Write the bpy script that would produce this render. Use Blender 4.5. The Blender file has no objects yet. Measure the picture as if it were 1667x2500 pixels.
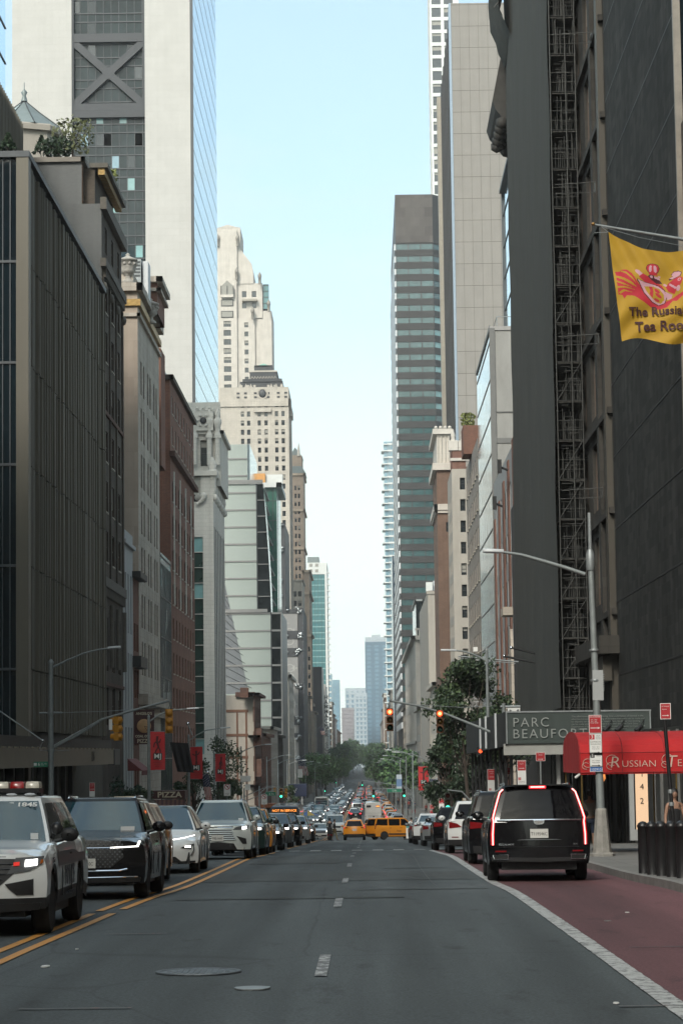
import bpy, bmesh, math, random
from mathutils import Vector, Matrix
random.seed(7)
R = math.radians
S = bpy.context.scene
COL = S.collection
CAMZ = 1.85
cam = bpy.data.cameras.new("camera")
cam.sensor_fit = 'VERTICAL'; cam.sensor_height = 36.0; cam.lens = 36.0 * 5900 / 2500
cam.clip_start = 0.5; cam.clip_end = 20000
co = bpy.data.objects.new("camera", cam); COL.objects.link(co)
PITCH, YAW, ROLL = R(5.7176), R(0.50025), R(-0.75)
co.matrix_world = (Matrix.Translation((0, 0, CAMZ)) @ Matrix.Rotation(YAW, 4, 'Z') @
                   Matrix.Rotation(R(90) + PITCH, 4, 'X') @ Matrix.Rotation(ROLL, 4, 'Z'))
S.camera = co
SUN_EL, SUN_AZ = 38.0, 20.0
W = bpy.data.worlds.new("World"); S.world = W; W.use_nodes = True
nt = W.node_tree; nt.nodes.clear()
sky = nt.nodes.new('ShaderNodeTexSky'); sky.sky_type = 'NISHITA'; sky.sun_disc = False
sky.sun_elevation = R(SUN_EL); sky.sun_rotation = R(180 + SUN_AZ)
sky.air_density = 1.0; sky.dust_density = 3.0; sky.ozone_density = 1.6; sky.altitude = 0
bg = nt.nodes.new('ShaderNodeBackground'); bg.inputs[1].default_value = 0.15
wo = nt.nodes.new('ShaderNodeOutputWorld')
tcw = nt.nodes.new('ShaderNodeTexCoord'); mpw = nt.nodes.new('ShaderNodeMapping'); mpw.inputs['Scale'].default_value = (1.6, 1.6, 5.0)
nzw = nt.nodes.new('ShaderNodeTexNoise'); nzw.inputs['Scale'].default_value = 2.4; nzw.inputs['Detail'].default_value = 7; nzw.inputs['Roughness'].default_value = .55
nt.links.new(tcw.outputs['Generated'], mpw.inputs[0]); nt.links.new(mpw.outputs[0], nzw.inputs[0])
crw = nt.nodes.new('ShaderNodeMapRange'); crw.inputs[1].default_value = .44; crw.inputs[2].default_value = .72; crw.inputs[3].default_value = .30; crw.inputs[4].default_value = .92
nt.links.new(nzw.outputs[0], crw.inputs[0])
mxw = nt.nodes.new('ShaderNodeMixRGB'); mxw.inputs[2].default_value = (3.05, 3.2, 3.2, 1)
nt.links.new(crw.outputs[0], mxw.inputs[0]); nt.links.new(sky.outputs[0], mxw.inputs[1])
sxw = nt.nodes.new('ShaderNodeSeparateXYZ'); nt.links.new(tcw.outputs['Generated'], sxw.inputs[0])
hzw = nt.nodes.new('ShaderNodeMapRange'); hzw.inputs[1].default_value = 0.0; hzw.inputs[2].default_value = .22; hzw.inputs[3].default_value = 1.0; hzw.inputs[4].default_value = 0.0; hzw.interpolation_type = 'SMOOTHSTEP'
nt.links.new(sxw.outputs[2], hzw.inputs[0])
mhw = nt.nodes.new('ShaderNodeMixRGB'); mhw.inputs[2].default_value = (4.7, 4.85, 4.75, 1)
nt.links.new(hzw.outputs[0], mhw.inputs[0]); nt.links.new(mxw.outputs[0], mhw.inputs[1])
tnw = nt.nodes.new('ShaderNodeVectorMath'); tnw.operation = 'MULTIPLY'; tnw.inputs[1].default_value = (.95, 1.045, .985)
nt.links.new(mhw.outputs[0], tnw.inputs[0]); nt.links.new(tnw.outputs[0], bg.inputs[0]); nt.links.new(bg.outputs[0], wo.inputs[0])
sl = bpy.data.lights.new("sun", 'SUN'); sl.energy = 1.6; sl.angle = R(14); sl.color = (1.0, 0.955, 0.88)
so = bpy.data.objects.new("sun", sl); COL.objects.link(so)
_d = Vector((math.sin(R(SUN_AZ)) * math.cos(R(SUN_EL)), math.cos(R(SUN_AZ)) * math.cos(R(SUN_EL)), -math.sin(R(SUN_EL))))
so.rotation_euler = _d.to_track_quat('-Z', 'Y').to_euler()
S.view_settings.view_transform = 'Standard'; S.view_settings.look = 'None'
S.view_settings.exposure = 1.0; S.view_settings.gamma = 1.0
S.render.engine = 'CYCLES'
S.cycles.max_bounces = 5; S.cycles.diffuse_bounces = 3; S.cycles.glossy_bounces = 3
S.cycles.transparent_max_bounces = 6; S.cycles.volume_bounces = 0
S.cycles.use_adaptive_sampling = True; S.cycles.adaptive_threshold = 0.02
S.cycles.use_denoising = True
try: S.cycles.denoiser = 'OPENIMAGEDENOISE'
except Exception: pass
S.cycles.sample_clamp_indirect = 4.0
def _ray(px, py):
 u, v = (px - 833.5) / 5900.0, (1250 - py) / 5900.0
 c, s = math.cos(ROLL), -math.sin(ROLL)
 x, y = u * c + v * s, -u * s + v * c
 F = math.cos(PITCH) - y * math.sin(PITCH); Z = math.sin(PITCH) + y * math.cos(PITCH)
 return (x * math.cos(YAW) - F * math.sin(YAW), x * math.sin(YAW) + F * math.cos(YAW), Z)
def at(px, py, Y):
 d = _ray(px, py); t = Y / d[1]
 return Vector((d[0] * t, Y, CAMZ + d[2] * t))
def zat(py, Y, px=893): return at(px, py, Y).z
_K = [(-200, -1.2), (0, 1.85), (20, 2.1), (31.5, 2.25), (42, 2.41), (48.8, 2.6), (59, 2.81), (73, 3.09), (82, 3.38), (100, 3.95), (119, 4.5),
      (150, 5.45), (180, 6.35), (211, 7.4), (280, 9.0), (368, 10.3), (546, 11.75), (800, 13.6), (1204, 15.1), (1500, 14), (1900, 13), (2300, 12.6), (6000, 12)]
_M = []
for _i in range(len(_K)):
 a = _K[max(0, _i - 1)]; b = _K[min(len(_K) - 1, _i + 1)]
 _M.append((b[1] - a[1]) / (b[0] - a[0]))
def road(y):
 if y <= _K[0][0]: return CAMZ - _K[0][1]
 for i in range(len(_K) - 1):
  if y <= _K[i + 1][0]:
   h = _K[i + 1][0] - _K[i][0]; t = (y - _K[i][0]) / h
   return CAMZ - ((2*t**3 - 3*t*t + 1) * _K[i][1] + (t**3 - 2*t*t + t) * h * _M[i] + (-2*t**3 + 3*t*t) * _K[i+1][1] + (t**3 - t*t) * h * _M[i+1])
 return CAMZ - _K[-1][1]
FL, FR = -19.05, 11.45
KL, KR = -12.95, 5.25
MATS = {}
def mat(name, col, rough=0.7, metal=0.0, var=0.12, scale=1.0, bump=0.0, bscale=None, spec=0.5, emis=None, estr=0.0, stretch=None, coat=0.0, world=False):
 if name in MATS: return MATS[name]
 m = bpy.data.materials.new(name); m.use_nodes = True; n = m.node_tree; L = n.links
 p = n.nodes['Principled BSDF']
 p.inputs['Base Color'].default_value = (*col, 1); p.inputs['Roughness'].default_value = rough
 p.inputs['Metallic'].default_value = metal; p.inputs['Specular IOR Level'].default_value = spec
 p.inputs['Coat Weight'].default_value = coat; p.inputs['Coat Roughness'].default_value = 0.03
 if emis:
  p.inputs['Emission Color'].default_value = (*emis, 1); p.inputs['Emission Strength'].default_value = estr
 if var or bump:
  tc = n.nodes.new('ShaderNodeTexCoord'); mp = n.nodes.new('ShaderNodeMapping')
  L.new(tc.outputs['Object'], mp.inputs[0])
  if stretch: mp.inputs['Scale'].default_value = stretch
 if var:
  nz = n.nodes.new('ShaderNodeTexNoise'); nz.inputs['Scale'].default_value = scale; nz.inputs['Detail'].default_value = 7
  nz.inputs['Roughness'].default_value = 0.65
  L.new(mp.outputs[0], nz.inputs[0])
  mr = n.nodes.new('ShaderNodeMapRange'); mr.inputs[1].default_value = 0.25; mr.inputs[2].default_value = 0.75
  mr.inputs[3].default_value = 1 - var; mr.inputs[4].default_value = 1 + var
  L.new(nz.outputs[0], mr.inputs[0])
  mx = n.nodes.new('ShaderNodeVectorMath'); mx.operation = 'SCALE'; mx.inputs[0].default_value = col
  L.new(mr.outputs[0], mx.inputs[3]); L.new(mx.outputs[0], p.inputs['Base Color'])
 if bump:
  nb = n.nodes.new('ShaderNodeTexNoise'); nb.inputs['Scale'].default_value = bscale or scale * 6; nb.inputs['Detail'].default_value = 5
  L.new(mp.outputs[0], nb.inputs[0])
  bp = n.nodes.new('ShaderNodeBump'); bp.inputs['Strength'].default_value = bump; bp.inputs['Distance'].default_value = 0.05
  L.new(nb.outputs[0], bp.inputs['Height']); L.new(bp.outputs[0], p.inputs['Normal'])
 MATS[name] = m
 return m
def blockmat(name, col, col2, bw=1.2, bh=0.6, mortar=0.012, mcol=None, rough=0.8, off=0.5, var=0.15, streak=0.15):
 """masonry: courses that follow walls in either direction, with stains"""
 if name in MATS: return MATS[name]
 m = bpy.data.materials.new(name); m.use_nodes = True; n = m.node_tree; L = n.links
 p = n.nodes['Principled BSDF']; p.inputs['Roughness'].default_value = rough; p.inputs['Specular IOR Level'].default_value = 0.25
 tc = n.nodes.new('ShaderNodeTexCoord'); sx = n.nodes.new('ShaderNodeSeparateXYZ'); L.new(tc.outputs['Object'], sx.inputs[0])
 ad = n.nodes.new('ShaderNodeMath'); L.new(sx.outputs[0], ad.inputs[0]); L.new(sx.outputs[1], ad.inputs[1])
 cx = n.nodes.new('ShaderNodeCombineXYZ'); L.new(ad.outputs[0], cx.inputs[0]); L.new(sx.outputs[2], cx.inputs[1])
 br = n.nodes.new('ShaderNodeTexBrick'); L.new(cx.outputs[0], br.inputs[0])
 br.inputs['Scale'].default_value = 1.0; br.inputs['Brick Width'].default_value = bw; br.inputs['Row Height'].default_value = bh
 br.inputs['Mortar Size'].default_value = mortar; br.offset = off; br.inputs['Mortar Smooth'].default_value = 0.3
 br.inputs['Color1'].default_value = (*col, 1); br.inputs['Color2'].default_value = (*col2, 1)
 br.inputs['Mortar'].default_value = (*(mcol or tuple(c * 0.55 for c in col)), 1)
 nz = n.nodes.new('ShaderNodeTexNoise'); nz.inputs['Scale'].default_value = 0.35; nz.inputs['Detail'].default_value = 8
 L.new(tc.outputs['Object'], nz.inputs[0])
 mp = n.nodes.new('ShaderNodeMapping'); mp.inputs['Scale'].default_value = (0.9, 0.9, 0.05); L.new(tc.outputs['Object'], mp.inputs[0])
 n2 = n.nodes.new('ShaderNodeTexNoise'); n2.inputs['Scale'].default_value = 1.6; n2.inputs['Detail'].default_value = 6; L.new(mp.outputs[0], n2.inputs[0])
 m1 = n.nodes.new('ShaderNodeMapRange'); m1.inputs[1].default_value = 0.3; m1.inputs[2].default_value = 0.7; m1.inputs[3].default_value = 1 - var; m1.inputs[4].default_value = 1 + var
 m2 = n.nodes.new('ShaderNodeMapRange'); m2.inputs[1].default_value = 0.35; m2.inputs[2].default_value = 0.7; m2.inputs[3].default_value = 1 + streak * .4; m2.inputs[4].default_value = 1 - streak
 L.new(nz.outputs[0], m1.inputs[0]); L.new(n2.outputs[0], m2.inputs[0])
 mm = n.nodes.new('ShaderNodeMath'); mm.operation = 'MULTIPLY'; L.new(m1.outputs[0], mm.inputs[0]); L.new(m2.outputs[0], mm.inputs[1])
 sc = n.nodes.new('ShaderNodeVectorMath'); sc.operation = 'SCALE'; L.new(br.outputs[0], sc.inputs[0]); L.new(mm.outputs[0], sc.inputs[3])
 L.new(sc.outputs[0], p.inputs['Base Color'])
 bp = n.nodes.new('ShaderNodeBump'); bp.inputs['Strength'].default_value = 0.35; bp.inputs['Distance'].default_value = 0.02; bp.invert = True
 L.new(br.outputs['Fac'], bp.inputs['Height']); L.new(bp.outputs[0], p.inputs['Normal'])
 MATS[name] = m
 return m
def glassmat(name, col, rough=0.05, metal=0.0, wob=0.25, wscale=0.5, spec=0.8, ior=1.6, var=0.3):
 """window glass seen from outside: dark room behind, slightly rippled reflection"""
 if name in MATS: return MATS[name]
 m = mat(name, col, rough, metal, var=var, scale=0.37, bump=wob, bscale=wscale, spec=spec)
 m.node_tree.nodes['Principled BSDF'].inputs['IOR'].default_value = ior
 return m
class MB:
 def __init__(s): s.v = []; s.f = []; s.m = []; s.s = []
 def face(s, pts, m, sm=False):
  i = len(s.v); s.v.extend([tuple(p) for p in pts]); s.f.append(tuple(range(i, i + len(pts)))); s.m.append(m); s.s.append(sm)
 def box(s, x0, x1, y0, y1, z0, z1, m, M=None):
  P = [(x0,y0,z0),(x1,y0,z0),(x1,y1,z0),(x0,y1,z0),(x0,y0,z1),(x1,y0,z1),(x1,y1,z1),(x0,y1,z1)]
  if M is not None: P = [tuple(M @ Vector(p)) for p in P]
  i = len(s.v); s.v.extend(P)
  for q in ((3,2,1,0),(4,5,6,7),(0,1,5,4),(1,2,6,5),(2,3,7,6),(3,0,4,7)):
   s.f.append(tuple(i + k for k in q)); s.m.append(m); s.s.append(False)
 def grid(s, rows, m, sm=True, closed=False):
  """rows: list of equally long point lists"""
  i = len(s.v); n = len(rows[0])
  for r in rows: s.v.extend([tuple(p) for p in r])
  for a in range(len(rows) - 1):
   for b in range(n - (0 if closed else 1)):
    c = (b + 1) % n
    s.f.append((i + a*n + b, i + a*n + c, i + (a+1)*n + c, i + (a+1)*n + b))
    s.m.append(m(a, b) if callable(m) else m); s.s.append(sm)
 def tube(s, pts, rad, m, n=8, caps=True, sm=True):
  pts = [Vector(p) for p in pts]; rows = []
  if not hasattr(rad, '__len__'): rad = [rad] * len(pts)
  up = None
  for k, p in enumerate(pts):
   d = (pts[min(k + 1, len(pts) - 1)] - pts[max(k - 1, 0)]).normalized()
   if up is None: up = Vector((0, 0, 1)) if abs(d.z) < 0.9 else Vector((1, 0, 0))
   a = d.cross(up).normalized(); b = a.cross(d).normalized(); up = b
   rows.append([p + (a * math.cos(2*math.pi*j/n) + b * math.sin(2*math.pi*j/n)) * rad[k] for j in range(n)])
  s.grid(rows, m, sm, closed=True)
  if caps:
   s.face(rows[0][::-1], m); s.face(rows[-1], m)
 def lathe(s, prof, c, m, n=16, axis='z', sm=True):
  """prof: (radius, height) pairs"""
  rows = []
  for r, h in prof:
   row = []
   for j in range(n):
    a = 2 * math.pi * j / n; u, w = r * math.cos(a), r * math.sin(a)
    if axis == 'z': row.append((c[0] + u, c[1] + w, c[2] + h))
    elif axis == 'x': row.append((c[0] + h, c[1] + u, c[2] + w))
    else: row.append((c[0] + u, c[1] + h, c[2] + w))
   rows.append(row)
  s.grid(rows, m, sm, closed=True)
  s.face(rows[0][::-1], m if not callable(m) else m(0, 0)); s.face(rows[-1], m if not callable(m) else m(len(rows) - 2, 0))
 def prism(s, poly, f, d, m):
  """poly: 2D outline; f(u,v,w) -> point; w from 0 to d"""
  A = [f(u, v, 0) for u, v in poly]; B = [f(u, v, d) for u, v in poly]
  s.face(A, m); s.face(B[::-1], m)
  for k in range(len(poly)):
   j = (k + 1) % len(poly); s.face([A[k], A[j], B[j], B[k]], m)
 def ball(s, c, r, m, n=10, sq=(1, 1, 1)):
  rows = []
  for a in range(n // 2 + 1):
   t = math.pi * a / (n // 2) * 0.998 + 0.001
   rows.append([(c[0] + r*sq[0]*math.sin(t)*math.cos(2*math.pi*j/n), c[1] + r*sq[1]*math.sin(t)*math.sin(2*math.pi*j/n), c[2] + r*sq[2]*math.cos(t)) for j in range(n)])
  s.grid(rows, m, True, closed=True)
 def add(s, o, M=None):
  i = len(s.v)
  s.v.extend([tuple(M @ Vector(p)) for p in o.v] if M is not None else o.v)
  s.f.extend([tuple(i + k for k in q) for q in o.f]); s.m.extend(o.m); s.s.extend(o.s)
 def mesh(s, name, sharp=None):
  me = bpy.data.meshes.new(name); me.from_pydata(s.v, [], s.f)
  ms = []
  idx = []
  for m in s.m:
   if m not in ms: ms.append(m)
   idx.append(ms.index(m))
  for m in ms: me.materials.append(m)
  me.polygons.foreach_set('material_index', idx); me.polygons.foreach_set('use_smooth', s.s)
  me.update()
  if sharp: me.set_sharp_from_angle(angle=R(sharp))
  return me
 def build(s, name, parent=None, sharp=None, weld=False):
  me = s.mesh(name, None if weld else sharp)
  if weld:
   b = bmesh.new(); b.from_mesh(me); bmesh.ops.remove_doubles(b, verts=b.verts, dist=0.0004)
   bmesh.ops.recalc_face_normals(b, faces=b.faces); b.to_mesh(me); b.free()
   if sharp: me.set_sharp_from_angle(angle=R(sharp))
  return link(name, me, parent)
def link(name, data, parent=None):
 o = bpy.data.objects.new(name, data); COL.objects.link(o)
 if parent: o.parent = parent
 return o
def tag(o, label, cat, group=None, kind=None):
 if label: o['label'] = label
 if cat: o['category'] = cat
 if group: o['group'] = group
 if kind: o['kind'] = kind
 return o
def thing(name, label, cat, loc=(0, 0, 0), rz=0.0, group=None):
 o = bpy.data.objects.new(name, None); COL.objects.link(o); o.location = loc; o.rotation_euler = (0, 0, rz)
 o.empty_display_size = 0.2
 return tag(o, label, cat, group)
def struct(name, mb, sharp=None):
 o = mb.build(name, sharp=sharp); o['kind'] = 'structure'; return o
def dup(o, parent=None):
 kids = list(o.children)
 c = o.copy(); COL.objects.link(c)
 if parent is not None: c.parent = parent
 for k in kids: dup(k, c)
 return c
_TX = {}
def textmb(s, size, m, ext=0.004, sx=1.0, align='CENTER', space=1.0, shear=0.0, bold=0.0):
 """letters as a mesh in the local x-z plane, reading along +x, facing -y"""
 key = (s, size, ext, sx, align, space, shear, bold)
 if key not in _TX:
  c = bpy.data.curves.new('t', 'FONT'); c.body = s; c.size = size; c.extrude = ext; c.align_x = align; c.align_y = 'CENTER'
  c.space_character = space; c.shear = shear; c.offset = bold; c.resolution_u = 3
  o = bpy.data.objects.new('t', c); COL.objects.link(o)
  dg = bpy.context.evaluated_depsgraph_get(); me = bpy.data.meshes.new_from_object(o.evaluated_get(dg))
  v = [(p.co.x * sx, -p.co.z, p.co.y) for p in me.vertices]; f = [tuple(q.vertices) for q in me.polygons]
  bpy.data.objects.remove(o); bpy.data.curves.remove(c); bpy.data.meshes.remove(me)
  _TX[key] = (v, f)
 v, f = _TX[key]
 b = MB(); b.v = list(v); b.f = list(f); b.m = [m] * len(f); b.s = [False] * len(f)
 return b
# ================================================================== MATERIALS
asphalt = mat('asphalt', (0.082, 0.088, 0.092), 0.82, var=0.0)
def _asph(m, base):
 n = m.node_tree; L = n.links; p = n.nodes['Principled BSDF']
 tc = n.nodes.new('ShaderNodeTexCoord')
 fine = n.nodes.new('ShaderNodeTexNoise'); fine.inputs['Scale'].default_value = 38; fine.inputs['Detail'].default_value = 4
 big = n.nodes.new('ShaderNodeTexNoise'); big.inputs['Scale'].default_value = 0.7; big.inputs['Detail'].default_value = 6
 mp = n.nodes.new('ShaderNodeMapping'); mp.inputs['Scale'].default_value = (1.0, 0.10, 1.0); L.new(tc.outputs['Object'], mp.inputs[0])
 L.new(tc.outputs['Object'], fine.inputs[0]); L.new(mp.outputs[0], big.inputs[0])
 a = n.nodes.new('ShaderNodeMapRange'); a.inputs[1].default_value = .3; a.inputs[2].default_value = .7; a.inputs[3].default_value = .6; a.inputs[4].default_value = 1.45
 b = n.nodes.new('ShaderNodeMapRange'); b.inputs[1].default_value = .3; b.inputs[2].default_value = .7; b.inputs[3].default_value = .78; b.inputs[4].default_value = 1.2
 L.new(fine.outputs[0], a.inputs[0]); L.new(big.outputs[0], b.inputs[0])
 mm = n.nodes.new('ShaderNodeMath'); mm.operation = 'MULTIPLY'; L.new(a.outputs[0], mm.inputs[0]); L.new(b.outputs[0], mm.inputs[1])
 vo = n.nodes.new('ShaderNodeTexVoronoi'); vo.feature = 'DISTANCE_TO_EDGE'; vo.inputs['Scale'].default_value = 0.16
 wn = n.nodes.new('ShaderNodeTexNoise'); wn.inputs['Scale'].default_value = 0.9; wn.inputs['Detail'].default_value = 5; L.new(tc.outputs['Object'], wn.inputs[0])
 mxv = n.nodes.new('ShaderNodeMixRGB'); mxv.inputs[0].default_value = 0.12; L.new(tc.outputs['Object'], mxv.inputs[1]); L.new(wn.outputs['Color'], mxv.inputs[2])
 mp2 = n.nodes.new('ShaderNodeMapping'); mp2.inputs['Scale'].default_value = (1, 0.45, 1); L.new(mxv.outputs[0], mp2.inputs[0]); L.new(mp2.outputs[0], vo.inputs[0])
 c = n.nodes.new('ShaderNodeMapRange'); c.inputs[1].default_value = 0.0; c.inputs[2].default_value = 0.004; c.inputs[3].default_value = .72; c.inputs[4].default_value = 1
 L.new(vo.outputs[0], c.inputs[0])
 m3 = n.nodes.new('ShaderNodeMath'); m3.operation = 'MULTIPLY'; L.new(mm.outputs[0], m3.inputs[0]); L.new(c.outputs[0], m3.inputs[1])
 mpt = n.nodes.new('ShaderNodeMapping'); mpt.inputs['Scale'].default_value = (1.15, .012, 1); L.new(tc.outputs['Object'], mpt.inputs[0])
 tn = n.nodes.new('ShaderNodeTexNoise'); tn.inputs['Scale'].default_value = 1.0; tn.inputs['Detail'].default_value = 3; L.new(mpt.outputs[0], tn.inputs[0])
 t2 = n.nodes.new('ShaderNodeMapRange'); t2.inputs[1].default_value = .35; t2.inputs[2].default_value = .65; t2.inputs[3].default_value = .72; t2.inputs[4].default_value = 1.3; L.new(tn.outputs[0], t2.inputs[0])
 mpo = n.nodes.new('ShaderNodeMapping'); mpo.inputs['Scale'].default_value = (1.0, .35, 1); L.new(tc.outputs['Object'], mpo.inputs[0])
 on = n.nodes.new('ShaderNodeTexNoise'); on.inputs['Scale'].default_value = 2.1; on.inputs['Detail'].default_value = 9; on.inputs['Roughness'].default_value = .6; L.new(mpo.outputs[0], on.inputs[0])
 o2 = n.nodes.new('ShaderNodeMapRange'); o2.inputs[1].default_value = .60; o2.inputs[2].default_value = .70; o2.inputs[3].default_value = 1; o2.inputs[4].default_value = .62; L.new(on.outputs[0], o2.inputs[0])
 m4 = n.nodes.new('ShaderNodeMath'); m4.operation = 'MULTIPLY'; L.new(t2.outputs[0], m4.inputs[0]); L.new(o2.outputs[0], m4.inputs[1])
 m5 = n.nodes.new('ShaderNodeMath'); m5.operation = 'MULTIPLY'; L.new(m3.outputs[0], m5.inputs[0]); L.new(m4.outputs[0], m5.inputs[1]); m3 = m5
 sc = n.nodes.new('ShaderNodeVectorMath'); sc.operation = 'SCALE'; sc.inputs[0].default_value = base; L.new(m3.outputs[0], sc.inputs[3])
 L.new(sc.outputs[0], p.inputs['Base Color'])
 bp = n.nodes.new('ShaderNodeBump'); bp.inputs['Strength'].default_value = .4; bp.inputs['Distance'].default_value = .01
 L.new(fine.outputs[0], bp.inputs['Height']); L.new(bp.outputs[0], p.inputs['Normal'])
_asph(asphalt, (0.057, 0.068, 0.072))
redlane = mat('red_lane', (0.12, 0.05, 0.055), 0.8, var=0.0); _asph(redlane, (0.092, 0.038, 0.042))
patchm = mat('patch', (0.06, 0.066, 0.07), 0.8, var=0.0); _asph(patchm, (0.050, 0.057, 0.058))
pavem = blockmat('pavement', (0.17, 0.168, 0.16), (0.145, 0.144, 0.137), 1.5, 1.5, 0.012, rough=0.85, off=0.0, streak=0.0)
kerbm = mat('kerb_stone', (0.19, 0.185, 0.175), 0.8, var=0.3, scale=2.5, bump=0.3)
for _n in pavem.node_tree.nodes:
 if _n.type == 'SEPXYZ':
  _c = [k for k in pavem.node_tree.nodes if k.type == 'COMBXYZ'][0]
  pavem.node_tree.links.new(_n.outputs[0], _c.inputs[0]); pavem.node_tree.links.new(_n.outputs[1], _c.inputs[1])
def paint_mat(name, col, wear):
 """road paint with worn-through spots"""
 m = mat(name, col, 0.6, var=0.0); n = m.node_tree; L = n.links; p = n.nodes['Principled BSDF']
 tc = n.nodes.new('ShaderNodeTexCoord'); nz = n.nodes.new('ShaderNodeTexNoise'); nz.inputs['Scale'].default_value = 7; nz.inputs['Detail'].default_value = 8
 nz.inputs['Roughness'].default_value = .75; L.new(tc.outputs['Object'], nz.inputs[0])
 r = n.nodes.new('ShaderNodeValToRGB'); r.color_ramp.elements[0].position = wear; r.color_ramp.elements[0].color = (0.09, 0.09, 0.09, 1)
 r.color_ramp.elements[1].position = wear + .08; r.color_ramp.elements[1].color = (*col, 1); L.new(nz.outputs[0], r.inputs[0])
 L.new(r.outputs[0], p.inputs['Base Color']); return m
yelm = paint_mat('yellow_paint', (0.55, 0.25, 0.045), 0.36)
whim = paint_mat('white_paint', (0.42, 0.43, 0.42), 0.42)
whiw = paint_mat('worn_white_paint', (0.48, 0.49, 0.48), 0.50)
oram = paint_mat('utility_mark', (0.5, 0.1, 0.03), 0.56)
iron = mat('cast_iron', (0.14, 0.16, 0.175), 0.5, metal=0.5, var=0.3, scale=6, bump=0.4, bscale=40)
galv = mat('galvanised_steel', (0.26, 0.28, 0.285), 0.5, metal=0.5, var=0.18, scale=3)
polem = mat('pole_metal', (0.21, 0.23, 0.23), 0.55, metal=0.3, var=0.2, scale=3)
lampm = mat('lamp_housing', (0.5, 0.52, 0.53), 0.45, var=0.08)
dark = mat('dark_plastic', (0.012, 0.012, 0.013), 0.55, var=0.1)
black = mat('black_metal', (0.012, 0.012, 0.013), 0.4, var=0.15, scale=4)
rubber = mat('rubber', (0.014, 0.014, 0.015), 0.85, var=0.2, scale=8)
rimm = mat('alloy', (0.22, 0.23, 0.24), 0.3, metal=0.9, var=0.05)
rimd = mat('dark_alloy', (0.03, 0.03, 0.032), 0.35, metal=0.6, var=0.05)
chrome = mat('chrome', (0.75, 0.77, 0.8), 0.12, metal=1.0, var=0.0)
cglass = glassmat('car_glass', (0.012, 0.040, 0.055), 0.03, wob=0.03, wscale=1.5, spec=0.9, ior=1.65, var=0.1)  # blue in the base colour stands in for reflected sky
cglass2 = glassmat('tinted_car_glass', (0.004, 0.004, 0.005), 0.03, wob=0.03, wscale=1.5, spec=0.3, ior=1.42, var=0.1)
def lamp(name, col, e): return mat(name, tuple(min(1, c) for c in col), 0.3, var=0.0, emis=col, estr=e)
headl = lamp('headlamp_lit', (1.0, 0.98, 0.92), 4.0)
drl = lamp('running_lamp', (1.0, 0.97, 0.9), 1.5)
taill = lamp('tail_lamp_lit', (1.0, 0.03, 0.04), .9)
tailw = lamp('tail_lamp_core', (1.0, 0.3, 0.28), 1.8)
lens = mat('lamp_lens', (0.08, 0.085, 0.09), 0.1, var=0.0, spec=0.8)
lensr = mat('red_lens', (0.16, 0.008, 0.01), 0.15, var=0.0, spec=0.7)
lensa = mat('amber_lens', (0.35, 0.09, 0.01), 0.2, var=0.0)
redsig = lamp('signal_red_lit', (1.0, 0.07, 0.02), 1.6); redsigc = lamp('signal_red_core', (1.0, 0.42, 0.12), 2.2)
grnsig = lamp('signal_green_lit', (0.05, 1.0, 0.55), 1.5)
sigy = mat('signal_yellow', (0.42, 0.19, 0.02), 0.5, var=0.2, scale=5)
sigd = mat('signal_dark_face', (0.02, 0.018, 0.014), 0.5, var=0.1)
white = mat('white_enamel', (0.62, 0.62, 0.6), 0.4, var=0.08)
signred = mat('sign_red', (0.33, 0.016, 0.022), 0.4, var=0.1, scale=5)
signgr = mat('sign_green', (0.015, 0.16, 0.09), 0.4, var=0.1)
signblue = mat('sign_blue', (0.03, 0.1, 0.3), 0.4, var=0.1)
inkb = mat('black_ink', (0.01, 0.01, 0.01), 0.6, var=0.0)
inkw = mat('white_ink', (0.6, 0.6, 0.58), 0.6, var=0.0)
inkr = mat('red_ink', (0.4, 0.02, 0.03), 0.6, var=0.0)
platem = mat('licence_plate', (0.5, 0.5, 0.47), 0.5, var=0.1, scale=20)
PAINT = {}
def paint(name, col, metal=0.0, rough=0.28):
 dk = max(col) < .02
 if name not in PAINT: PAINT[name] = mat('paint_' + name, col, .2 if dk else rough, metal, var=0.03, spec=0.25 if dk else 0.5, coat=0.25 if dk else 0.9)
 return PAINT[name]
for k, c, me in (('white', (.62, .63, .62), 0), ('black', (.006, .006, .007), 0), ('silver', (.36, .38, .39), .6), ('pearl', (.52, .56, .54), .25), ('grey', (.11, .12, .125), .5),
              ('blue', (.03, .07, .14), .4), ('dark_green', (.015, .04, .033), .4), ('taxi_yellow', (.62, .23, .012), 0), ('red', (.28, .02, .02), .2), ('pale_blue', (.30, .42, .46), .5),
              ('maroon_black', (.007, .005, .005), 0), ('cream', (.55, .52, .43), 0), ('bus_grey', (.07, .09, .12), .2)):
 paint(k, c, me)
GLW = glassmat('window_glass', (0.018, 0.023, 0.026), 0.06, wob=0.10, wscale=1.2)
GLB = mat('window_blind', (0.26, 0.25, 0.22), 0.5, var=0.15, scale=2)
GLG = glassmat('green_window_glass', (0.02, 0.045, 0.038), 0.07, wob=0.1, wscale=1.0)
FRD = mat('dark_window_frame', (0.03, 0.03, 0.03), 0.5, var=0.1)
FRW = mat('pale_window_frame', (0.33, 0.33, 0.31), 0.6, var=0.1)
FRB = mat('brown_window_frame', (0.07, 0.045, 0.03), 0.6, var=0.1)
ROOF = mat('roof_felt', (0.07, 0.07, 0.07), 0.9, var=0.2)
STONE = mat('sill_stone', (0.34, 0.31, 0.26), 0.8, var=0.15)
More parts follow.
